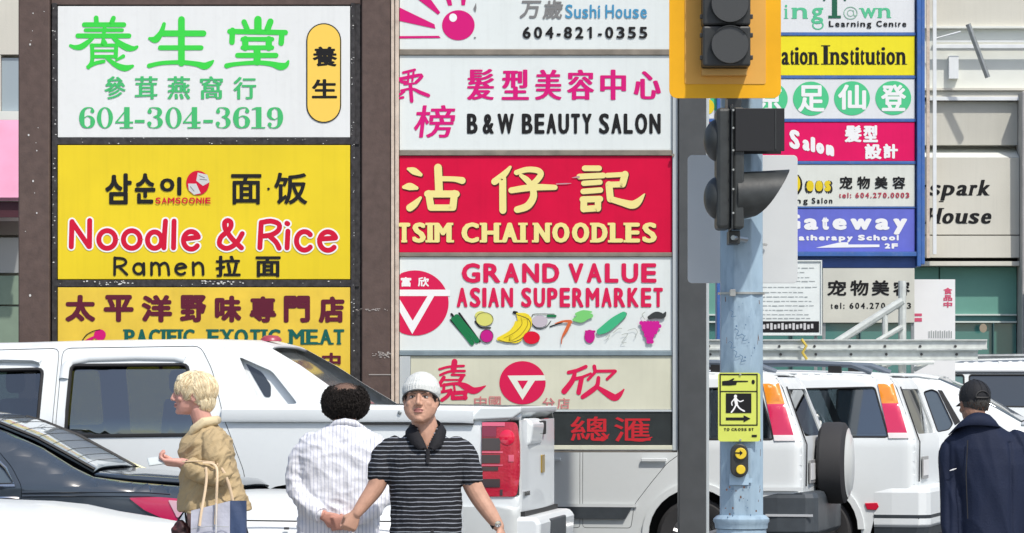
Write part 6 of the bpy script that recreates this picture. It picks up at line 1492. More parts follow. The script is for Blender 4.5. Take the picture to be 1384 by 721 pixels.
def face_disp(M, extra=None):
    Mi = M.inverted(); R = M.to_3x3()
    def f(co, no):
        q = Mi @ co
        k = Vector((0, 0, 0))
        if -.02 < q.z < .26 and q.y < -.02:
            for sx in (-1, 1):
                e2 = ((q.x - sx * .030) / .016) ** 2 + ((q.z - .119) / .010) ** 2
                if e2 < 6: k.y += .007 * math.exp(-e2)
            e2 = (q.x / .02) ** 2 + ((q.z - .0535) / .0022) ** 2
            if e2 < 5: k.y += .004 * math.exp(-e2)
            e2 = (q.x / .006) ** 2 + ((q.z - .07) / .008) ** 2
            if e2 < 5: k.y += .002 * math.exp(-e2)
            for sx in (-1, 1):
                t = (q.z - .058) / .03
                if 0 < t < 1: k.y += .0025 * math.exp(-((q.x - sx * (.034 - .014 * t)) / .004) ** 2)
        return R @ k + (extra(co, no) if extra else Vector((0, 0, 0)))
    return f
def face_mats(M, skin, lip, extra=()):
    Mi = M.inverted()
    def post(me):
        me.materials.append(skin); me.materials.append(lip)
        for e in extra: me.materials.append(e[0])
        for p in me.polygons:
            q = Mi @ p.center
            if q.y < -.07 and (q.x / .023) ** 2 + ((q.z - .0535) / .0105) ** 2 < 1: p.material_index = 1
            for i, (m_, fn) in enumerate(extra):
                if fn(q): p.material_index = 2 + i
    return post
def eyes(parent, M, squint=.6):
    for sx in (-1, 1):
        e = MB(); ball(e, (sx * .030, -.0715, .118), (.0135, .010, .0062 * squint + .002), M, 12); e.smooth = [True] * len(e.f)
        o = part('eye', e, mat('eye white', (.55, .5, .47), .3), parent, world=False)
        i_ = MB(); ball(i_, (sx * .029, -.0785, .118), (.0058, .0042, .0045 * squint + .002), M, 10); i_.smooth = [True] * len(i_.f)
        part('iris', i_, mat('dark iris', (.012, .008, .006), .2), o, world=False)
        b = MB(); b.tube([M @ Vector((sx * .012, -.088, .132)), M @ Vector((sx * .030, -.0905, .1365)), M @ Vector((sx * .047, -.078, .132))], [.0022, .0026, .0012], 6)
        part('eyebrow', b, HAIRCOL[0], parent, world=False)
        l = MB(); l.tube([M @ Vector((sx * .015, -.081, .1205)), M @ Vector((sx * .030, -.0832, .1235)), M @ Vector((sx * .045, -.074, .120))], [.0012, .0020, .0012], 6)
        part('eyelash', l, HAIRCOL[0], parent, world=False)
HAIRCOL = [mat('dark brow hair', (.03, .02, .015), .8)]
def hand(mb, M, side=1, curl=.5, spread=.06, fist=False):
    """hand hanging down -Z from the wrist, palm towards +Y, thumb towards side*X"""
    Q = lambda v: M @ Vector(v)
    pm = ring_loft([(Vector((0, 0, 0)), .026, .019), (Vector((0, .002, -.03)), .034, .017), (Vector((0, .003, -.06)), .040, .015), (Vector((0, .004, -.085)), .040, .013), (Vector((0, .004, -.092)), .036, .010)][::-1], 16, 2.6)
    merge(mb, pm, M)
    for i, (x, l, r) in enumerate(((.030, .072, .0104), (.010, .080, .0108), (-.010, .075, .0104), (-.030, .060, .0094))):
        x *= side; a = 0.0; p = Vector((x, .004, -.085)); pts = [Q((x, .003, -.07)), Q(p)]; rr = [r, r]
        dirx = (x * 1.2) * spread / .03
        for j, (fr, c) in enumerate(((.42, .75), (.32, 1.15), (.26, .8))):
            a += c * curl * (1 + .1 * i)
            p = p + Vector((dirx * fr * l, math.sin(a) * l * fr, -math.cos(a) * l * fr)); pts.append(Q(p)); rr.append(r * (.96 - .07 * j))
        mb.tube(pts, rr, 10); ball(mb, pts[-1], rr[-1], n=8)
    pts = [Q((side * .020, .004, -.022)), Q((side * .040, .014, -.045)), Q((side * (.046 - .012 * curl), .026 + .01 * curl, -.072)), Q((side * (.040 - .03 * curl), .032 + .012 * curl, -.094))]
    mb.tube(pts, [.014, .0135, .012, .011], 10); ball(mb, pts[-1], .011, n=8)
def frame(origin, down, palm):
    """matrix whose -Z runs along `down` and +Y towards `palm`"""
    z = -Vector(down).normalized(); y = Vector(palm); y = (y - z * y.dot(z)).normalized(); x = y.cross(z)
    return Matrix(((x.x, y.x, z.x, origin[0]), (x.y, y.y, z.y, origin[1]), (x.z, y.z, z.z, origin[2]), (0, 0, 0, 1)))
def legs(fg, cx, m, shoe, hipz, hw=.17, walk=0.0, skirt=False):
    mb = MB(); c = fg.p(cx, 0).x
    merge(mb, ring_loft([(Vector((c, 0, hipz - .16)), hw * .98, .125), (Vector((c, 0, hipz)), hw, .125), (Vector((c, 0, hipz + .16)), hw * .9, .11)]))
    for sx in (-1, 1):
        limb(mb, [Vector((c + sx * .085, 0, hipz - .04)), Vector((c + sx * .09, -.01 + walk * sx * .12, hipz * .54)), Vector((c + sx * .095, .02 + walk * sx * .26, .09))], [.092, .066, .052])
    fuse('trousers', mb, m, fg.root, .010, 4, disp=lambda co, no: fold(co, .006, 14, 14, 9, 3.3))
    for sx in (-1, 1):
        s_ = MB(); x = c + sx * .095; y = .02 + walk * sx * .26
        merge(s_, ring_loft([(Vector((x, y - .05, .0)), .046, .125), (Vector((x, y - .05, .03)), .047, .125), (Vector((x, y - .03, .06)), .042, .10), (Vector((x, y + .02, .10)), .04, .05)], 18))
        s_.smooth = [True] * len(s_.f); part('shoe', s_, shoe, fg.root, world=False)
def strands(centre, M, rads, n, lo, hi, length, r, flow, seed, curl=.0, lift=0.0, keep=None):
    """short tapered locks rooted on an ellipsoid"""
    rnd_ = random.Random(seed); mb = MB(); c = Vector(centre); k = 0; guard = 0
    while k < n and guard < n * 20:
        guard += 1
        z = rnd_.uniform(lo, hi); t = rnd_.uniform(0, 2 * math.pi); q = math.sqrt(max(0, 1 - z * z)); u = Vector((q * math.cos(t), q * math.sin(t), z))
        if keep and not keep(u): continue
        k += 1; P = []; L = length * rnd_.uniform(.7, 1.25); ph = rnd_.uniform(0, 6.28)
        pos = u.copy(); fl = flow(u)
        for j in range(6):
            w_ = pos.normalized(); rr = 1 + lift * (.3 + .7 * rnd_.random() * (j / 5)) + .01
            pt = Vector((w_.x * rads[0], w_.y * rads[1], w_.z * rads[2])) * rr + c
            if curl: pt += Vector((math.sin(ph + j * 1.7), math.cos(ph + j * 2.1), math.sin(ph * 2 + j * 1.3))) * curl
            P.append(M @ pt)
            f = fl + Vector((rnd_.uniform(-.25, .25), rnd_.uniform(-.25, .25), rnd_.uniform(-.2, .2))); f = (f - w_ * f.dot(w_))
            pos = w_ + f * (L / 5) / .09
        mb.tube(P, [r * .7, r, r, r * .85, r * .6, r * .2], 5, smooth=True)
    return mb

# ---------------------------------------------------------------- man in the striped polo shirt
A = Fig('man in black striped polo shirt and pale knit beanie facing the street', 575, 19.6)
SK = skinmat('tan skin', (.50, .285, .20)); LIP = mat('lip skin', (.36, .14, .12), .4)
Mh = Matrix.Translation(A.p(568.5, 573.5, -.055)) @ Matrix.Rotation(rad(-7), 4, 'Z') @ Matrix.Rotation(rad(-9), 4, 'X') @ Matrix.Diagonal((1.15, 1.0, 1.13, 1))
b = MB(); head_parts(b, Mh, jaw=1.30)
ball(b, (0, -.035, .035), (.056, .048, .030), Mh, 12)
for sx in (-1, 1): ball(b, (sx * .044, -.036, .062), (.020, .032, .030), Mh, 12)
limb(b, [A.p(577, 602, .0), A.p(575, 582, .0), A.p(571, 562, .01)], [.080, .070, .064])
merge(b, ring_loft([(A.p(577, 780), .17, .10), (A.p(576, 700), .165, .10), (A.p(575, 640), .175, .10), (A.p(575, 612), .15, .08), (A.p(575, 598), .10, .065)]))
# arms
limb(b, [A.p(526, 618), A.p(515, 641, -.01), A.p(507, 660, -.02), A.p(494, 678, -.04), A.p(483, 693, -.06)], [.048, .053, .048, .039, .029])
limb(b, [A.p(622, 618), A.p(634, 645, .0), A.p(645, 668, -.01), A.p(661, 692, -.04), A.p(674, 711, -.06)], [.048, .053, .050, .043, .030])
hand(b, frame(A.p(482, 692, -.06), (-.42, -.10, -1), (-.3, 1, .1)), side=-1, curl=1.2)
hand(b, frame(A.p(675, 712, -.06), (.42, -.15, -1), (-1, .3, -.2)), side=-1, curl=.35)
body = fuse('body', b, None, A.root, .0034, 2, disp=face_disp(Mh), post=face_mats(Mh, SK, LIP))
eyes(body, Mh, .55)
# stubble and short dark hair under the beanie
def striped(name, base, line, period, width, axis='Z', wob=.006, rough=.8):
    m = mat(name, base, rough, spec=.25, bump=.25, bscale=90); n = m.node_tree; bs = n.nodes['Principled BSDF']
    tc = n.nodes.new('ShaderNodeTexCoord'); sp_ = n.nodes.new('ShaderNodeSeparateXYZ'); nz = n.nodes.new('ShaderNodeTexNoise'); nz.inputs['Scale'].default_value = 7
    n.links.new(tc.outputs['Object'], sp_.inputs[0]); n.links.new(tc.outputs['Object'], nz.inputs['Vector'])
    a1 = n.nodes.new('ShaderNodeMath'); a1.operation = 'MULTIPLY_ADD'; a1.inputs[1].default_value = wob * 2
    n.links.new(nz.outputs[0], a1.inputs[0]); n.links.new(sp_.outputs[axis], a1.inputs[2])
    md = n.nodes.new('ShaderNodeMath'); md.operation = 'MODULO'; md.inputs[1].default_value = period
    ad = n.nodes.new('ShaderNodeMath'); ad.operation = 'ADD'; ad.inputs[1].default_value = 10 * period * 10
    n.links.new(a1.outputs[0], ad.inputs[0]); n.links.new(ad.outputs[0], md.inputs[0])
    lt_ = n.nodes.new('ShaderNodeMath'); lt_.operation = 'LESS_THAN'; lt_.inputs[1].default_value = width
    n.links.new(md.outputs[0], lt_.inputs[0])
    mx = n.nodes.new('ShaderNodeMix'); mx.data_type = 'RGBA'; mx.inputs[6].default_value = (*base, 1); mx.inputs[7].default_value = (*line, 1)
    n.links.new(lt_.outputs[0], mx.inputs[0]); n.links.new(mx.outputs[2], bs.inputs['Base Color'])
    return m
POLO = striped('black polo cloth with pale lines', (.013, .014, .017), (.27, .29, .33), .0225, .0044, wob=.009)
t = MB()
merge(t, ring_loft([(A.p(578, 775), .20, .135), (A.p(577, 745), .198, .135), (A.p(576, 715), .193, .13), (A.p(576, 690), .190, .128), (A.p(575, 665), .190, .128), (A.p(575, 640), .205, .13), (A.p(574, 622), .222, .125), (A.p(574, 608), .215, .112), (A.p(574, 599), .165, .100), (A.p(574, 590), .115, .088), (A.p(574, 583), .088, .080), (A.p(574, 577), .078, .074)]))
limb(t, [A.p(532, 604), A.p(521, 613), A.p(516, 628, -.005), A.p(514, 641, -.01)], [.058, .066, .068, .070])
limb(t, [A.p(616, 604), A.p(627, 613), A.p(632, 630), A.p(636, 644)], [.058, .066, .068, .069])
def polof(co, no):
    f = fold(co, .0035, 10, 10, 16, 1.7) + fold(co, .003, 28, 28, 7, 5.1) + fold(Vector((co.x + co.z * .8, co.y, co.z - co.x * .5)), .006, 5, 5, 15, 9.2) * (1 if co.z < 1.25 else .5)
    return f
def vcut(me):
    bm = bmesh.new(); bm.from_mesh(me); ax = A.p(578, 606)
    kill = []
    for f in bm.faces:
        c_ = f.calc_center_median(); h = c_.z - ax.z
        if c_.y < .0 and h > 0 and abs(c_.x - ax.x + h * .02) < h * .46: kill.append(f)
    bmesh.ops.delete(bm, geom=kill, context='FACES'); bm.to_mesh(me); bm.free(); me.materials.append(POLO)
shirt = fuse('polo_shirt', t, POLO, A.root, .006, 3, disp=polof, post=vcut)
M_BKC = mat('black collar cloth', (.016, .016, .019), .8, spec=.25, bump=.3, bscale=100)
def sheet(name, inner, outer, m, parent, thick=.004, sub=5):
    """cloth flap between two curves"""
    I = catmull([tuple(q) for q in inner], sub); O = catmull([tuple(q) for q in outer], sub); mb = MB()
    for a_, b_ in zip(I, O):
        a_, b_ = Vector(a_), Vector(b_); mid = (a_ + b_) / 2; out_ = Vector((mid.x, mid.y, 0)); out_ = Vector((0, 0, .006))
        mb.v += [tuple(a_), tuple(mid + out_), tuple(b_)]
    mb.f = [(3 * i + j, 3 * i + j + 1, 3 * i + j + 4, 3 * i + j + 3) for i in range(len(I) - 1) for j in (0, 1)]; mb.smooth = [True] * len(mb.f)
    o = part(name, mb, m, parent, world=False); md = o.modifiers.new('thickness', 'SOLIDIFY'); md.thickness = thick; md.offset = 0
    return o
sheet('collar', [A.p(578, 606, -.128), A.p(571.5, 591, -.112), A.p(563.5, 579, -.075), A.p(559, 571, .01), A.p(566, 566, .07), A.p(576, 565, .085), A.p(586, 566, .07), A.p(595, 572, .01), A.p(592, 580, -.075), A.p(585, 592, -.112), A.p(579.5, 606, -.128)],
      [A.p(569, 608, -.138), A.p(557, 600, -.118), A.p(549, 589, -.06), A.p(550, 581, .02), A.p(562, 576, .095), A.p(576, 575, .105), A.p(590, 576, .095), A.p(602, 581, .02), A.p(602, 590, -.06), A.p(598, 601, -.118), A.p(588, 609, -.138)], M_BKC, shirt)
part('placket', MB().tube([A.p(579, 606, -.128), A.p(579, 625, -.139)], .011, 6, flat=.35), M_BKC, shirt, world=False)
BN = mat('pale grey knit', (.60, .62, .60), .9, spec=.2, var=.06, vscale=60, bump=.5, bscale=160)
bn = MB(); ball(bn, (0, .014, .158), (.087, .106, .092), Mh, 20)
ring = ring_loft([(Vector((0, .012, .130)), .081, .104), (Vector((0, .012, .145)), .088, .111), (Vector((0, .012, .170)), .088, .110), (Vector((0, .012, .185)), .083, .105)], 26, 2.0)
merge(bn, ring, Mh)
bn2 = MB(); bn2.v = [v for v in bn.v]; bn2.f = bn.f
Mi_ = Mh.inverted()
def beanf(co, no):
    q = Mi_ @ co; a_ = math.atan2(q.y - .012, q.x)
    return .0012 * math.sin(a_ * 44)
cutz = .128
def bpost(me):
    bm = bmesh.new(); bm.from_mesh(me)
    nrm = (Mh.to_3x3() @ Vector((0, .35, 1))).normalized(); co_ = Mh @ Vector((0, -.09, .146))
    bmesh.ops.bisect_plane(bm, geom=bm.verts[:] + bm.edges[:] + bm.faces[:], plane_co=co_, plane_no=nrm, clear_inner=True)
    bm.to_mesh(me); bm.free(); me.materials.append(BN)
bean = fuse('beanie', bn, BN, A.root, .004, 4, disp=beanf, post=bpost)
hr = strands((0, .012, .145), Mh, (.0765, .097, .088), 240, -.55, .25, .03, .0022, lambda u: Vector((0, .2, -1)), 5, keep=lambda u: u.y > -.62)
part('hair', hr, HAIRCOL[0], body, world=False)
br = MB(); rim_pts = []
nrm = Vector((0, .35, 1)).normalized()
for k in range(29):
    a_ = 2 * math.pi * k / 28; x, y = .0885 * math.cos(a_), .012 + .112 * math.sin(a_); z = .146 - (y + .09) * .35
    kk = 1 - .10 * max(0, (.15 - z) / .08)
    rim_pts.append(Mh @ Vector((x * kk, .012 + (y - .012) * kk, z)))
br.tube(rim_pts, .0045, 6); part('brim_shade', br, mat('dark brim shadow line', (.08, .08, .08), .9), bean, world=False)  # dark line under the brim, painting in its shadow and the hairline
ww = A.p(671, 708, -.052)
wt = MB(); d_ = (A.p(674, 712, -.06) - A.p(661, 692, -.04)).normalized(); wt.tube([ww - d_ * .012, ww + d_ * .012], .0335, 18); part('wristwatch', wt, mat('black watch strap', (.012, .012, .012), .4), A.root, world=False)
part('watch_face', MB().lathe([(.001, -.006), (.016, -.005), (.018, 0)], 'y', tuple(ww + Vector((.008, -.034, 0))), 16), M_CHROME, A.root, world=False)
legs(A, 577, mat('black denim', (.02, .02, .024), .8), mat('dark shoe leather', (.02, .018, .016), .4), .86)

# ---------------------------------------------------------------- balding man seen from behind
B_ = Fig('balding man with dark curly hair and white striped shirt, back turned, hands behind him', 462, 20.25)
SKB = skinmat('ruddy skin', (.50, .24, .18))
Mh = Matrix.Translation(B_.p(467, 576, .03)) @ Matrix.Rotation(rad(176), 4, 'Z') @ Matrix.Rotation(rad(4), 4, 'X') @ Matrix.Diagonal((1.06, 1.0, 1.02, 1))
b = MB(); head_parts(b, Mh)
limb(b, [B_.p(466, 600, .02), B_.p(466, 580, .02), B_.p(466, 560, .02)], [.075, .066, .062])
merge(b, ring_loft([(B_.p(460, 780), .17, .11), (B_.p(460, 700), .17, .11), (B_.p(462, 640), .18, .11), (B_.p(463, 604), .17, .09)]))
limb(b, [B_.p(412, 612, .03), B_.p(406, 655, .0), B_.p(424, 684, -.12), B_.p(440, 696, -.17)], [.058, .05, .038, .028])
limb(b, [B_.p(515, 612, .03), B_.p(520, 655, .0), B_.p(492, 690, -.13), B_.p(470, 702, -.18)], [.058, .05, .038, .028])
hand(b, frame(B_.p(440, 696, -.185), (1, -.06, -.42), (.1, 1, .1)), side=-1, curl=.8)
hand(b, frame(B_.p(476, 700, -.20), (-1, -.1, -.30), (0, 1, .25)), side=1, curl=.9)
body = fuse('body', b, None, B_.root, .0034, 2, disp=face_disp(Mh), post=face_mats(Mh, SKB, LIP))
eyes(body, Mh)
SHW = striped('white shirt cloth with lavender lines', (.74, .75, .79), (.50, .52, .61), .0205, .0048, axis='X', wob=.007)
t = MB()
merge(t, ring_loft([(B_.p(457, 800), .235, .16), (B_.p(457, 760), .235, .155), (B_.p(457, 725), .232, .15), (B_.p(458, 690), .225, .145), (B_.p(460, 650), .225, .14), (B_.p(462, 622), .235, .135), (B_.p(463, 604), .232, .122), (B_.p(464, 592), .200, .108), (B_.p(465, 583), .15, .095), (B_.p(466, 575), .09, .08)]))
limb(t, [B_.p(424, 600, .02), B_.p(411, 618, .03), B_.p(405, 640, .02), B_.p(404, 660, -.01), B_.p(417, 680, -.09), B_.p(432, 692, -.15)], [.07, .076, .072, .068, .058, .046])
limb(t, [B_.p(502, 600, .02), B_.p(517, 618, .03), B_.p(522, 640, .02), B_.p(520, 662, -.01), B_.p(505, 685, -.10), B_.p(492, 695, -.15)], [.07, .074, .07, .066, .056, .044])
def shf(co, no):
    arm = 1.6 if abs(co.x) > .17 else 1.0
    return (fold(co, .005, 9, 9, 20, 2.2) * arm + fold(Vector((co.x - co.z * .6, co.y, co.z + co.x * .4)), .008, 6, 6, 13, 7.7) + fold(co, .004, 24, 24, 9, 3.1))
shirt = fuse('shirt', t, SHW, B_.root, .0065, 3, disp=shf)
for q0, q1 in (((430, 691, -.14), (437, 695, -.172)), ((494, 696, -.14), (486, 698, -.172))): part('cuff', MB().tube([B_.p(*q0), B_.p(*q1)], [.044, .042], 16), SHW, shirt, world=False)
col_ = MB(); col_.tube([B_.p(447, 578, -.03), B_.p(455, 572, -.062), B_.p(467, 570, -.075), B_.p(480, 572, -.06), B_.p(489, 578, -.02)], [.014, .018, .020, .018, .014], 10)
part('collar', col_, SHW, shirt, world=False)
HB = mat('dark frizzy hair', (.022, .018, .016), .85, spec=.25, var=.35, vscale=60)
hc = MB(); ball(hc, (0, .020, .128), (.112, .114, .098), Mh, 22)
for sx in (-1, 1): ball(hc, (sx * .078, .020, .120), (.048, .07, .075), Mh, 14)
def hcurl(co, no): return .010 * noise.noise(co * 42) + .006 * noise.noise(co * 90) + .004 * noise.noise(co * 170)
def hpost(me):
    bm = bmesh.new(); bm.from_mesh(me)
    bmesh.ops.bisect_plane(bm, geom=bm.verts[:] + bm.edges[:] + bm.faces[:], plane_co=Mh @ Vector((0, -.045, .14)), plane_no=(Mh.to_3x3() @ Vector((0, -1, -.15))).normalized(), clear_outer=True)
    cc = Mh @ Vector((.012, .075, .245)); bmesh.ops.delete(bm, geom=[f for f in bm.faces if (f.calc_center_median() - cc).length < .060 + .012 * noise.noise(f.calc_center_median() * 60)], context='FACES')
    bm.to_mesh(me); bm.free(); me.materials.append(HB)
hair = fuse('hair', hc, HB, body, .005, 2, disp=hcurl, post=hpost)
st_ = strands((0, .020, .128), Mh, (.112, .113, .098), 1900, -.75, .86, .034, .0017, lambda u: Vector((0, .1, -1)), 11, curl=.008, lift=.14, keep=lambda u: u.y > -.45 and not (u.z > .62 and u.y > .05 and abs(u.x) < .55))
part('curl', st_, HB, hair, world=False)
crown_ = MB(); ball(crown_, (0, .022, .150), (.088, .102, .080), Mh, 20); crown_.smooth = [True] * len(crown_.f)
part('bald_crown', crown_, skinmat('sun tanned scalp', (.17, .10, .07)), body, world=False)
st_ = strands((0, .014, .150), Mh, (.089, .103, .082), 520, .45, .98, .035, .0012, lambda u: Vector((.2, .6, -.2)), 12, keep=lambda u: True)
part('thin_hair', st_, mat('thin brown hair', (.06, .04, .03), .8), hair, world=False)
legs(B_, 458, mat('grey trouser cloth', (.10, .10, .11), .85), mat('dark shoe leather', (.02, .018, .016), .4), .84, hw=.19)

# ---------------------------------------------------------------- blonde woman walking left
W_ = Fig('blonde woman in tan jacket walking past with a grey and blue tote bag', 285, 19.9)
SKW = skinmat('fair rosy skin', (.58, .31, .25))
Mh = Matrix.Translation(W_.p(258, 562, .0)) @ Matrix.Rotation(rad(-84), 4, 'Z') @ Matrix.Rotation(rad(-3), 4, 'X') @ Matrix.Diagonal((1.0, 1.02, .98, 1))
b = MB(); head_parts(b, Mh)
limb(b, [W_.p(281, 588), W_.p(275, 572), W_.p(268, 552)], [.062, .055, .052])
merge(b, ring_loft([(W_.p(288, 760), .14, .14), (W_.p(285, 680), .13, .14), (W_.p(281, 620), .12, .16), (W_.p(280, 592), .10, .13)]))
limb(b, [W_.p(290, 605, -.17), W_.p(303, 640, -.20), W_.p(280, 634, -.21), W_.p(250, 624, -.20)], [.045, .042, .034, .024])
limb(b, [W_.p(283, 605, .15), W_.p(285, 650, .17), W_.p(262, 640, .10), W_.p(245, 628, .02)], [.045, .042, .034, .024])
hand(b, frame(W_.p(249, 624, -.20), (-1, .05, -.02), (.0, .3, 1)), side=1, curl=.75)
hand(b, frame(W_.p(246, 627, .02), (-1, -.3, .05), (.0, -.4, 1)), side=-1, curl=.6)
body = fuse('body', b, None, W_.root, .0034, 2, disp=face_disp(Mh), post=face_mats(Mh, SKW, LIP))
HAIRCOL[0] = mat('pale brow hair', (.30, .22, .12), .8)
eyes(body, Mh, .9)
HW = mat('bleached blonde hair', (.80, .69, .47), .55, spec=.4, var=.25, vscale=55, stretch=(1, 1, .5)); HW2 = mat('honey hair', (.50, .36, .19), .6, spec=.35, var=.2, vscale=60)
hc = MB(); ball(hc, (0, .022, .150), (.088, .108, .096), Mh, 22); ball(hc, (0, .075, .085), (.066, .045, .06), Mh, 14); ball(hc, (0, -.040, .192), (.060, .048, .036), Mh, 14)
for sx in (-1, 1): ball(hc, (sx * .062, -.020, .160), (.021, .040, .040), Mh, 12); ball(hc, (sx * .056, .045, .105), (.022, .035, .050), Mh, 12)
def whair(co, no): return .006 * noise.noise(Vector((co.x * 50, co.y * 30, co.z * 26))) + .004 * noise.noise(co * 90)
Miw = Mh.inverted()
hair = fuse('hair', hc, HW, body, .0045, 3, disp=whair)
fl = lambda u: Vector((u.x * .5, .35 if u.y > -.2 else -.6, -.8))
kw = lambda u: not (u.y < -.5 and u.z < .30)
part('hair_strand', strands((0, .022, .148), Mh, (.092, .112, .100), 1700, -.55, .98, .075, .0015, fl, 21, lift=.06, keep=kw), HW, hair, world=False)
part('hair_strand', strands((0, .022, .148), Mh, (.093, .113, .101), 420, -.6, .9, .065, .0013, fl, 22, lift=.05, keep=kw), HW2, hair, world=False)
part('hair_strand', strands((0, .06, .09), Mh, (.072, .065, .075), 300, -.9, .3, .05, .0024, lambda u: Vector((0, .2, -1)), 23, lift=.08, keep=lambda u: u.y > -.3), HW, hair, world=False)
part('earring', MB().tube([Mh @ Vector((-.086, .0, .08)), Mh @ Vector((-.088, .0, .045))], .0025, 6), M_CHROME, body, world=False)
TAN = mat('tan jacket cloth', (.44, .335, .19), .8, spec=.2, var=.04, vscale=9, bump=.3, bscale=120)
t = MB()
merge(t, ring_loft([(W_.p(291, 690), .200, .215), (W_.p(288, 672), .185, .205), (W_.p(284, 650), .165, .195), (W_.p(281, 630), .155, .19), (W_.p(279, 612), .148, .185), (W_.p(279, 598), .138, .18), (W_.p(281, 588), .115, .15), (W_.p(281, 580), .085, .11), (W_.p(279, 573), .062, .075)], 30, 2.2))
limb(t, [W_.p(289, 593, -.13), W_.p(296, 612, -.18), W_.p(303, 634, -.20), W_.p(296, 642, -.215), W_.p(276, 637, -.215), W_.p(261, 630, -.21)], [.062, .068, .062, .060, .052, .046])
limb(t, [W_.p(283, 595, .12), W_.p(285, 625, .16), W_.p(287, 645, .15), W_.p(262, 640, .08)], [.060, .062, .058, .046])
def tanf(co, no):
    arm = 1.5 if co.y < -.14 else 1
    q1 = Vector((co.x + co.z * .9, co.y, co.z - co.x * .9)); q2 = Vector((co.x - co.z * .5, co.y, co.z))
    return (fold(q1, .009, 5, 5, 15, 4.2) + fold(q2, .007, 16, 9, 4, 8.3) + fold(q1, .004, 9, 9, 30, 1.3)) * arm
jk = fuse('jacket', t, TAN, W_.root, .0055, 2, disp=tanf)
cl_ = MB(); cl_.tube([W_.p(258, 590, -.06), W_.p(264, 580, -.085), W_.p(277, 571, -.085), W_.p(290, 569, -.05), W_.p(293, 568, .02), W_.p(285, 569, .07), W_.p(268, 577, .07), W_.p(258, 588, .03)], [.014, .024, .028, .026, .024, .024, .022, .012], 10)
part('collar', cl_, mat('pale collar lining', (.62, .52, .33), .8, bump=.3), jk, world=False)
part('hem_band', MB().tube([W_.p(254, 690, -.12), W_.p(262, 692, -.20), W_.p(300, 692, -.225)], .008, 6), TAN, jk, world=False)
part('cuff_band', MB().tube([W_.p(262.5, 631, -.21), W_.p(259, 630, -.21)], [.049, .047], 16), TAN, jk, world=False)
br_ = MB(); br_.tube([W_.p(256.5, 627.5, -.205), W_.p(254, 626.5, -.205)], .0285, 14); part('bracelet', br_, M_SEAL, W_.root, world=False)
legs(W_, 292, mat('black trouser cloth', (.015, .015, .018), .85), mat('dark shoe leather', (.02, .018, .016), .4), .86, hw=.14, walk=.6)
# phone or card in her hand
PH = thing('phone', 'small pale phone in the outstretched hand of the blonde woman', 'phone', tuple(W_.root.location + W_.p(216, 622, -.20)))
pm_ = MB(); pm_.box(-.045, .04, -.035, .03, -.004, .005); pho = part('case', pm_, mat('silver phone case', (.5, .55, .55), .25), PH, world=False, bevel=.003); pho.rotation_euler = (rad(38), rad(-8), rad(12))
part('screen', MB().box(-.040, .035, -.030, .025, .0052, .0062), mat('pale reflecting screen', (.55, .6, .6), .15), pho, world=False)
# tote bag
TB = thing('tote_bag', 'grey tote bag with navy side panel and cream straps on the arm of the woman', 'bag', tuple(W_.root.location + W_.p(302, 720, -.27)))
bo = Vector(TB.location) - Vector(W_.root.location)
bp_ = lambda px, py, dy: W_.p(px, py, dy) - bo
GREYC = mat('grey lilac bag cloth', (.42, .43, .50), .8, var=.1, vscale=10, bump=.3); NAVC = mat('navy bag cloth', (.035, .06, .13), .75, var=.15, vscale=10, bump=.3)
tb = MB(); xs = [264, 276, 290, 304, 317]; 
def bagpanel(x0, x1, yt0, yt1, m, nm):
    mb = MB(); nx, nz = 10, 12
    for s_, dy in ((0, -.33), (1, -.24)):
        for i in range(nx + 1):
            for j in range(nz + 1):
                x = x0 + (x1 - x0) * i / nx; yt = yt0 + (yt1 - yt0) * i / nx; y = yt + (770 - yt) * j / nz
                v = bp_(x, y, dy + .012 * noise.noise(Vector((x * .08, y * .07, s_ * 3))) + (.02 if not s_ else -.02) * (1 - min(1, (y - yt) / 30)))
                mb.v.append(tuple(v))
    N = (nx + 1) * (nz + 1)
    for s_ in (0, 1):
        for i in range(nx):
            for j in range(nz):
                a0 = s_ * N + i * (nz + 1) + j; mb.f.append((a0, a0 + 1, a0 + nz + 2, a0 + nz + 1)); mb.smooth.append(True)
    for i in (0, nx):
        for j in range(nz): a0 = i * (nz + 1) + j; mb.f.append((a0, a0 + 1, N + a0 + 1, N + a0)); mb.smooth.append(False)
    for i in range(nx): a0 = i * (nz + 1) + nz; mb.f.append((a0, a0 + nz + 1, N + a0 + nz + 1, N + a0)); mb.smooth.append(False)
    return part(nm, mb, m, TB, world=False)
bagpanel(265, 317, 688, 675, GREYC, 'bag_panel'); bagpanel(317.3, 338, 675, 675, NAVC, 'bag_panel')
STRP = mat('cream leather strap', (.66, .50, .33), .6, var=.1)
def strap(pts, r=.007): part('strap', MB().tube(catmull([tuple(bp_(*q)) for q in pts], 4), r, 8, flat=.45), STRP, TB, world=False)
strap([(298, 706, -.345), (299, 680, -.34), (300, 650, -.33), (299, 632, -.30), (292, 625, -.275), (280, 624, -.27)])
strap([(277, 708, -.345), (279, 690, -.33), (283, 665, -.30), (285, 645, -.28), (284, 630, -.272)])
strap([(322, 690, -.25), (316, 660, -.25), (308, 638, -.25), (298, 626, -.25)], .008)
strap([(252, 623, -.255), (268, 622.5, -.262), (282, 622.5, -.266), (296, 624, -.27)], .007)
part('stitching', MB().tube([bp_(299, 678, -.352), bp_(299, 770, -.352)], .003, 6), mat('pale stitch', (.7, .7, .68), .8), TB, world=False)
part('stitching', MB().tube([bp_(266, 712, -.350), bp_(290, 708, -.350), bp_(316, 709, -.350)], .002, 6), M_GALV, TB, world=False)
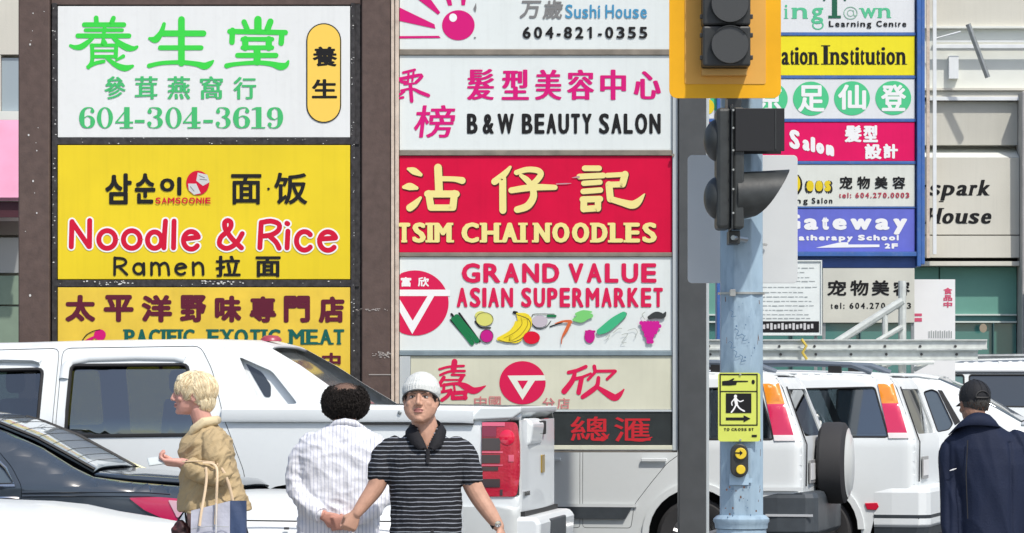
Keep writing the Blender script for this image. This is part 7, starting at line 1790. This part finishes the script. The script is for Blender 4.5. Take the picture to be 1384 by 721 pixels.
# dark patterned purse at her front
PU_ = thing('purse', 'small black and red patterned purse held low in front of the woman', 'purse', tuple(W_.root.location + W_.p(246, 735, -.1)))
po = Vector(PU_.location) - Vector(W_.root.location)
pb = MB(); ball(pb, W_.p(247, 727, -.1) - po, (.055, .05, .10)); fuse('pouch', pb, mat('black red patterned cloth', (.03, .008, .010), .6, var=.9, vscale=45, dirt=.8, dirtcol=(.20, .05, .05)), PU_, .006, 2, disp=lambda co, no: .012 * noise.noise(co * 30))
part('handle', MB().tube([W_.p(238, 715, -.1) - po, W_.p(244, 700, -.08) - po, W_.p(250, 690, .0) - po, W_.p(255, 712, -.1) - po], .006, 6), M_SEAL, PU_, world=False)

# ---------------------------------------------------------------- man in the navy jacket
N_ = Fig('man in navy jacket and dark baseball cap seen from behind at the kerb', 1335, 20.0)
SKN = skinmat('brown weathered skin', (.26, .14, .095)); HAIRCOL[0] = mat('dark brow hair', (.03, .02, .015), .8)
Mh = Matrix.Translation(N_.p(1318, 575, .02)) @ Matrix.Rotation(rad(-163), 4, 'Z') @ Matrix.Rotation(rad(6), 4, 'X') @ Matrix.Diagonal((1.0, .98, 1.0, 1))
b = MB(); head_parts(b, Mh)
limb(b, [N_.p(1322, 596), N_.p(1320, 576), N_.p(1316, 556)], [.072, .064, .06])
merge(b, ring_loft([(N_.p(1342, 780), .15, .13), (N_.p(1342, 690), .15, .13), (N_.p(1338, 620), .16, .11), (N_.p(1332, 594), .13, .09)]))
limb(b, [N_.p(1294, 620), N_.p(1287, 670, -.02), N_.p(1287, 730, -.05), N_.p(1287, 748, -.06)], [.04, .038, .034, .029]); limb(b, [N_.p(1380, 620), N_.p(1399, 670), N_.p(1399, 730, -.03), N_.p(1397, 748, -.05)], [.04, .04, .034, .029])
hand(b, frame(N_.p(1286, 748, -.05), (.05, -.1, -1), (1, .2, 0)), side=1, curl=.5); hand(b, frame(N_.p(1397, 748, -.05), (-.05, -.1, -1), (-1, .2, 0)), side=-1, curl=.5)
body = fuse('body', b, None, N_.root, .0036, 2, disp=face_disp(Mh), post=face_mats(Mh, SKN, LIP))
eyes(body, Mh)
NV = mat('navy jacket nylon', (.011, .017, .040), .75, spec=.22, var=.05, vscale=9, bump=.2, bscale=90)
t = MB()
merge(t, ring_loft([(N_.p(1342, 775), .195, .18), (N_.p(1342, 740), .195, .18), (N_.p(1342, 700), .192, .175), (N_.p(1341, 660), .195, .17), (N_.p(1338, 628), .215, .155), (N_.p(1333, 606), .215, .135), (N_.p(1330, 592), .18, .115), (N_.p(1326, 582), .135, .10), (N_.p(1321, 572), .085, .085)]))
limb(t, [N_.p(1299, 598), N_.p(1289, 616), N_.p(1286, 650), N_.p(1285, 690, -.03), N_.p(1287, 738, -.06)], [.076, .079, .066, .060, .050]); limb(t, [N_.p(1376, 600), N_.p(1388, 620), N_.p(1398, 660), N_.p(1402, 700), N_.p(1398, 738, -.04)], [.076, .086, .080, .072, .054])
def navf(co, no):
    q1 = Vector((co.x + co.z * .38, co.y, co.z)); q2 = Vector((co.x - co.z * .3, co.y, co.z))
    return fold(q1, .012, 9, 5, 1.6, 6.1) + fold(q2, .006, 14, 8, 2.6, 2.7, False) - .010 * math.exp(-((abs(co.x + .055) - .165) / .012) ** 2) * (1 if co.z < 1.32 else 0)
jk = fuse('jacket', t, NV, N_.root, .0065, 2, disp=navf)
sheet('collar', [N_.p(1296, 578, -.02), N_.p(1302, 566, -.07), N_.p(1312, 559, -.092), N_.p(1324, 558, -.09), N_.p(1336, 562, -.06), N_.p(1341, 568, .0)],
      [N_.p(1281, 588, -.03), N_.p(1288, 580, -.095), N_.p(1304, 575, -.125), N_.p(1326, 575, -.125), N_.p(1346, 577, -.09), N_.p(1352, 580, .0)], NV, jk, thick=.006)
a_ = MB(); a_.tube([N_.p(1281, 636, -.088), N_.p(1285.5, 634.5, -.091), N_.p(1290, 633, -.09)], [.002, .0045, .0015], 6); part('sleeve_logo', a_, V_WHITE, jk, world=False)
part('seam', MB().tube([N_.p(1304, 595, -.128), N_.p(1301, 640, -.150), N_.p(1303, 700, -.160)], .003, 6), M_SEAL, jk, world=False)
CAPM = mat('black cap cotton', (.016, .017, .020), .75, spec=.3, bump=.3, bscale=120)
cp = MB(); ball(cp, (0, .018, .152), (.084, .104, .092), Mh, 20)
def cpost(me):
    bm = bmesh.new(); bm.from_mesh(me)
    bmesh.ops.bisect_plane(bm, geom=bm.verts[:] + bm.edges[:] + bm.faces[:], plane_co=Mh @ Vector((0, 0, .128)), plane_no=(Mh.to_3x3() @ Vector((0, .12, 1))).normalized(), clear_inner=True)
    bm.to_mesh(me); bm.free(); me.materials.append(CAPM)
cap_ = fuse('cap', cp, CAPM, N_.root, .004, 4, post=cpost)
bl = MB(); 
for i in range(9):
    t_ = rad(-155 + 130 * i / 8)
    for rr, zz in ((1.0, .136), (1.62, .122)): bl.v.append(tuple(Mh @ Vector((.078 * math.cos(t_) * (1 + (rr - 1) * .25), .018 + .10 * math.sin(t_) * rr, zz - .012 * abs(math.cos(t_))))))
bl.f = [(2 * i, 2 * i + 1, 2 * i + 3, 2 * i + 2) for i in range(8)]; po_ = part('peak', bl, CAPM, cap_, world=False); mdd = po_.modifiers.new('thickness', 'SOLIDIFY'); mdd.thickness = .003
for k in range(6):
    a0 = math.pi * k / 6; pts = []
    for j in range(11):
        ph = math.pi * (j / 10 - .5) * .92; pts.append(Mh @ Vector((.0855 * math.sin(ph) * math.cos(a0), .018 + .1055 * math.sin(ph) * math.sin(a0), .152 + .0935 * math.cos(ph))))
    part('cap_seam', MB().tube(pts, .0012, 5), CAPM, cap_, world=False)
part('cap_button', MB().lathe([(.001, .008), (.008, .005), (.009, 0)], 'z', tuple(Mh @ Vector((0, .018, .243))), 10), CAPM, cap_, world=False)
ap = MB(); pts = [Mh @ Vector((.040 * math.cos(rad(q)), .018 + .1035, .140 + .034 * math.sin(rad(q)))) for q in range(0, 181, 20)]; ap.tube(pts, .004, 6); ap.tube([Mh @ Vector((-.042, .116, .139)), Mh @ Vector((0, .124, .137)), Mh @ Vector((.042, .116, .139))], .005, 6)
part('cap_strap', ap, M_SEAL, cap_, world=False)
part('hair', strands((0, .018, .140), Mh, (.078, .098, .088), 420, -.75, -.02, .022, .0018, lambda u: Vector((0, .1, -1)), 31, curl=.001, keep=lambda u: u.y > -.15), mat('greying hair', (.07, .065, .06), .8), body, world=False)
legs(N_, 1340, mat('dark trouser cloth', (.025, .025, .03), .85), mat('dark shoe leather', (.02, .018, .016), .4), .86, hw=.19)
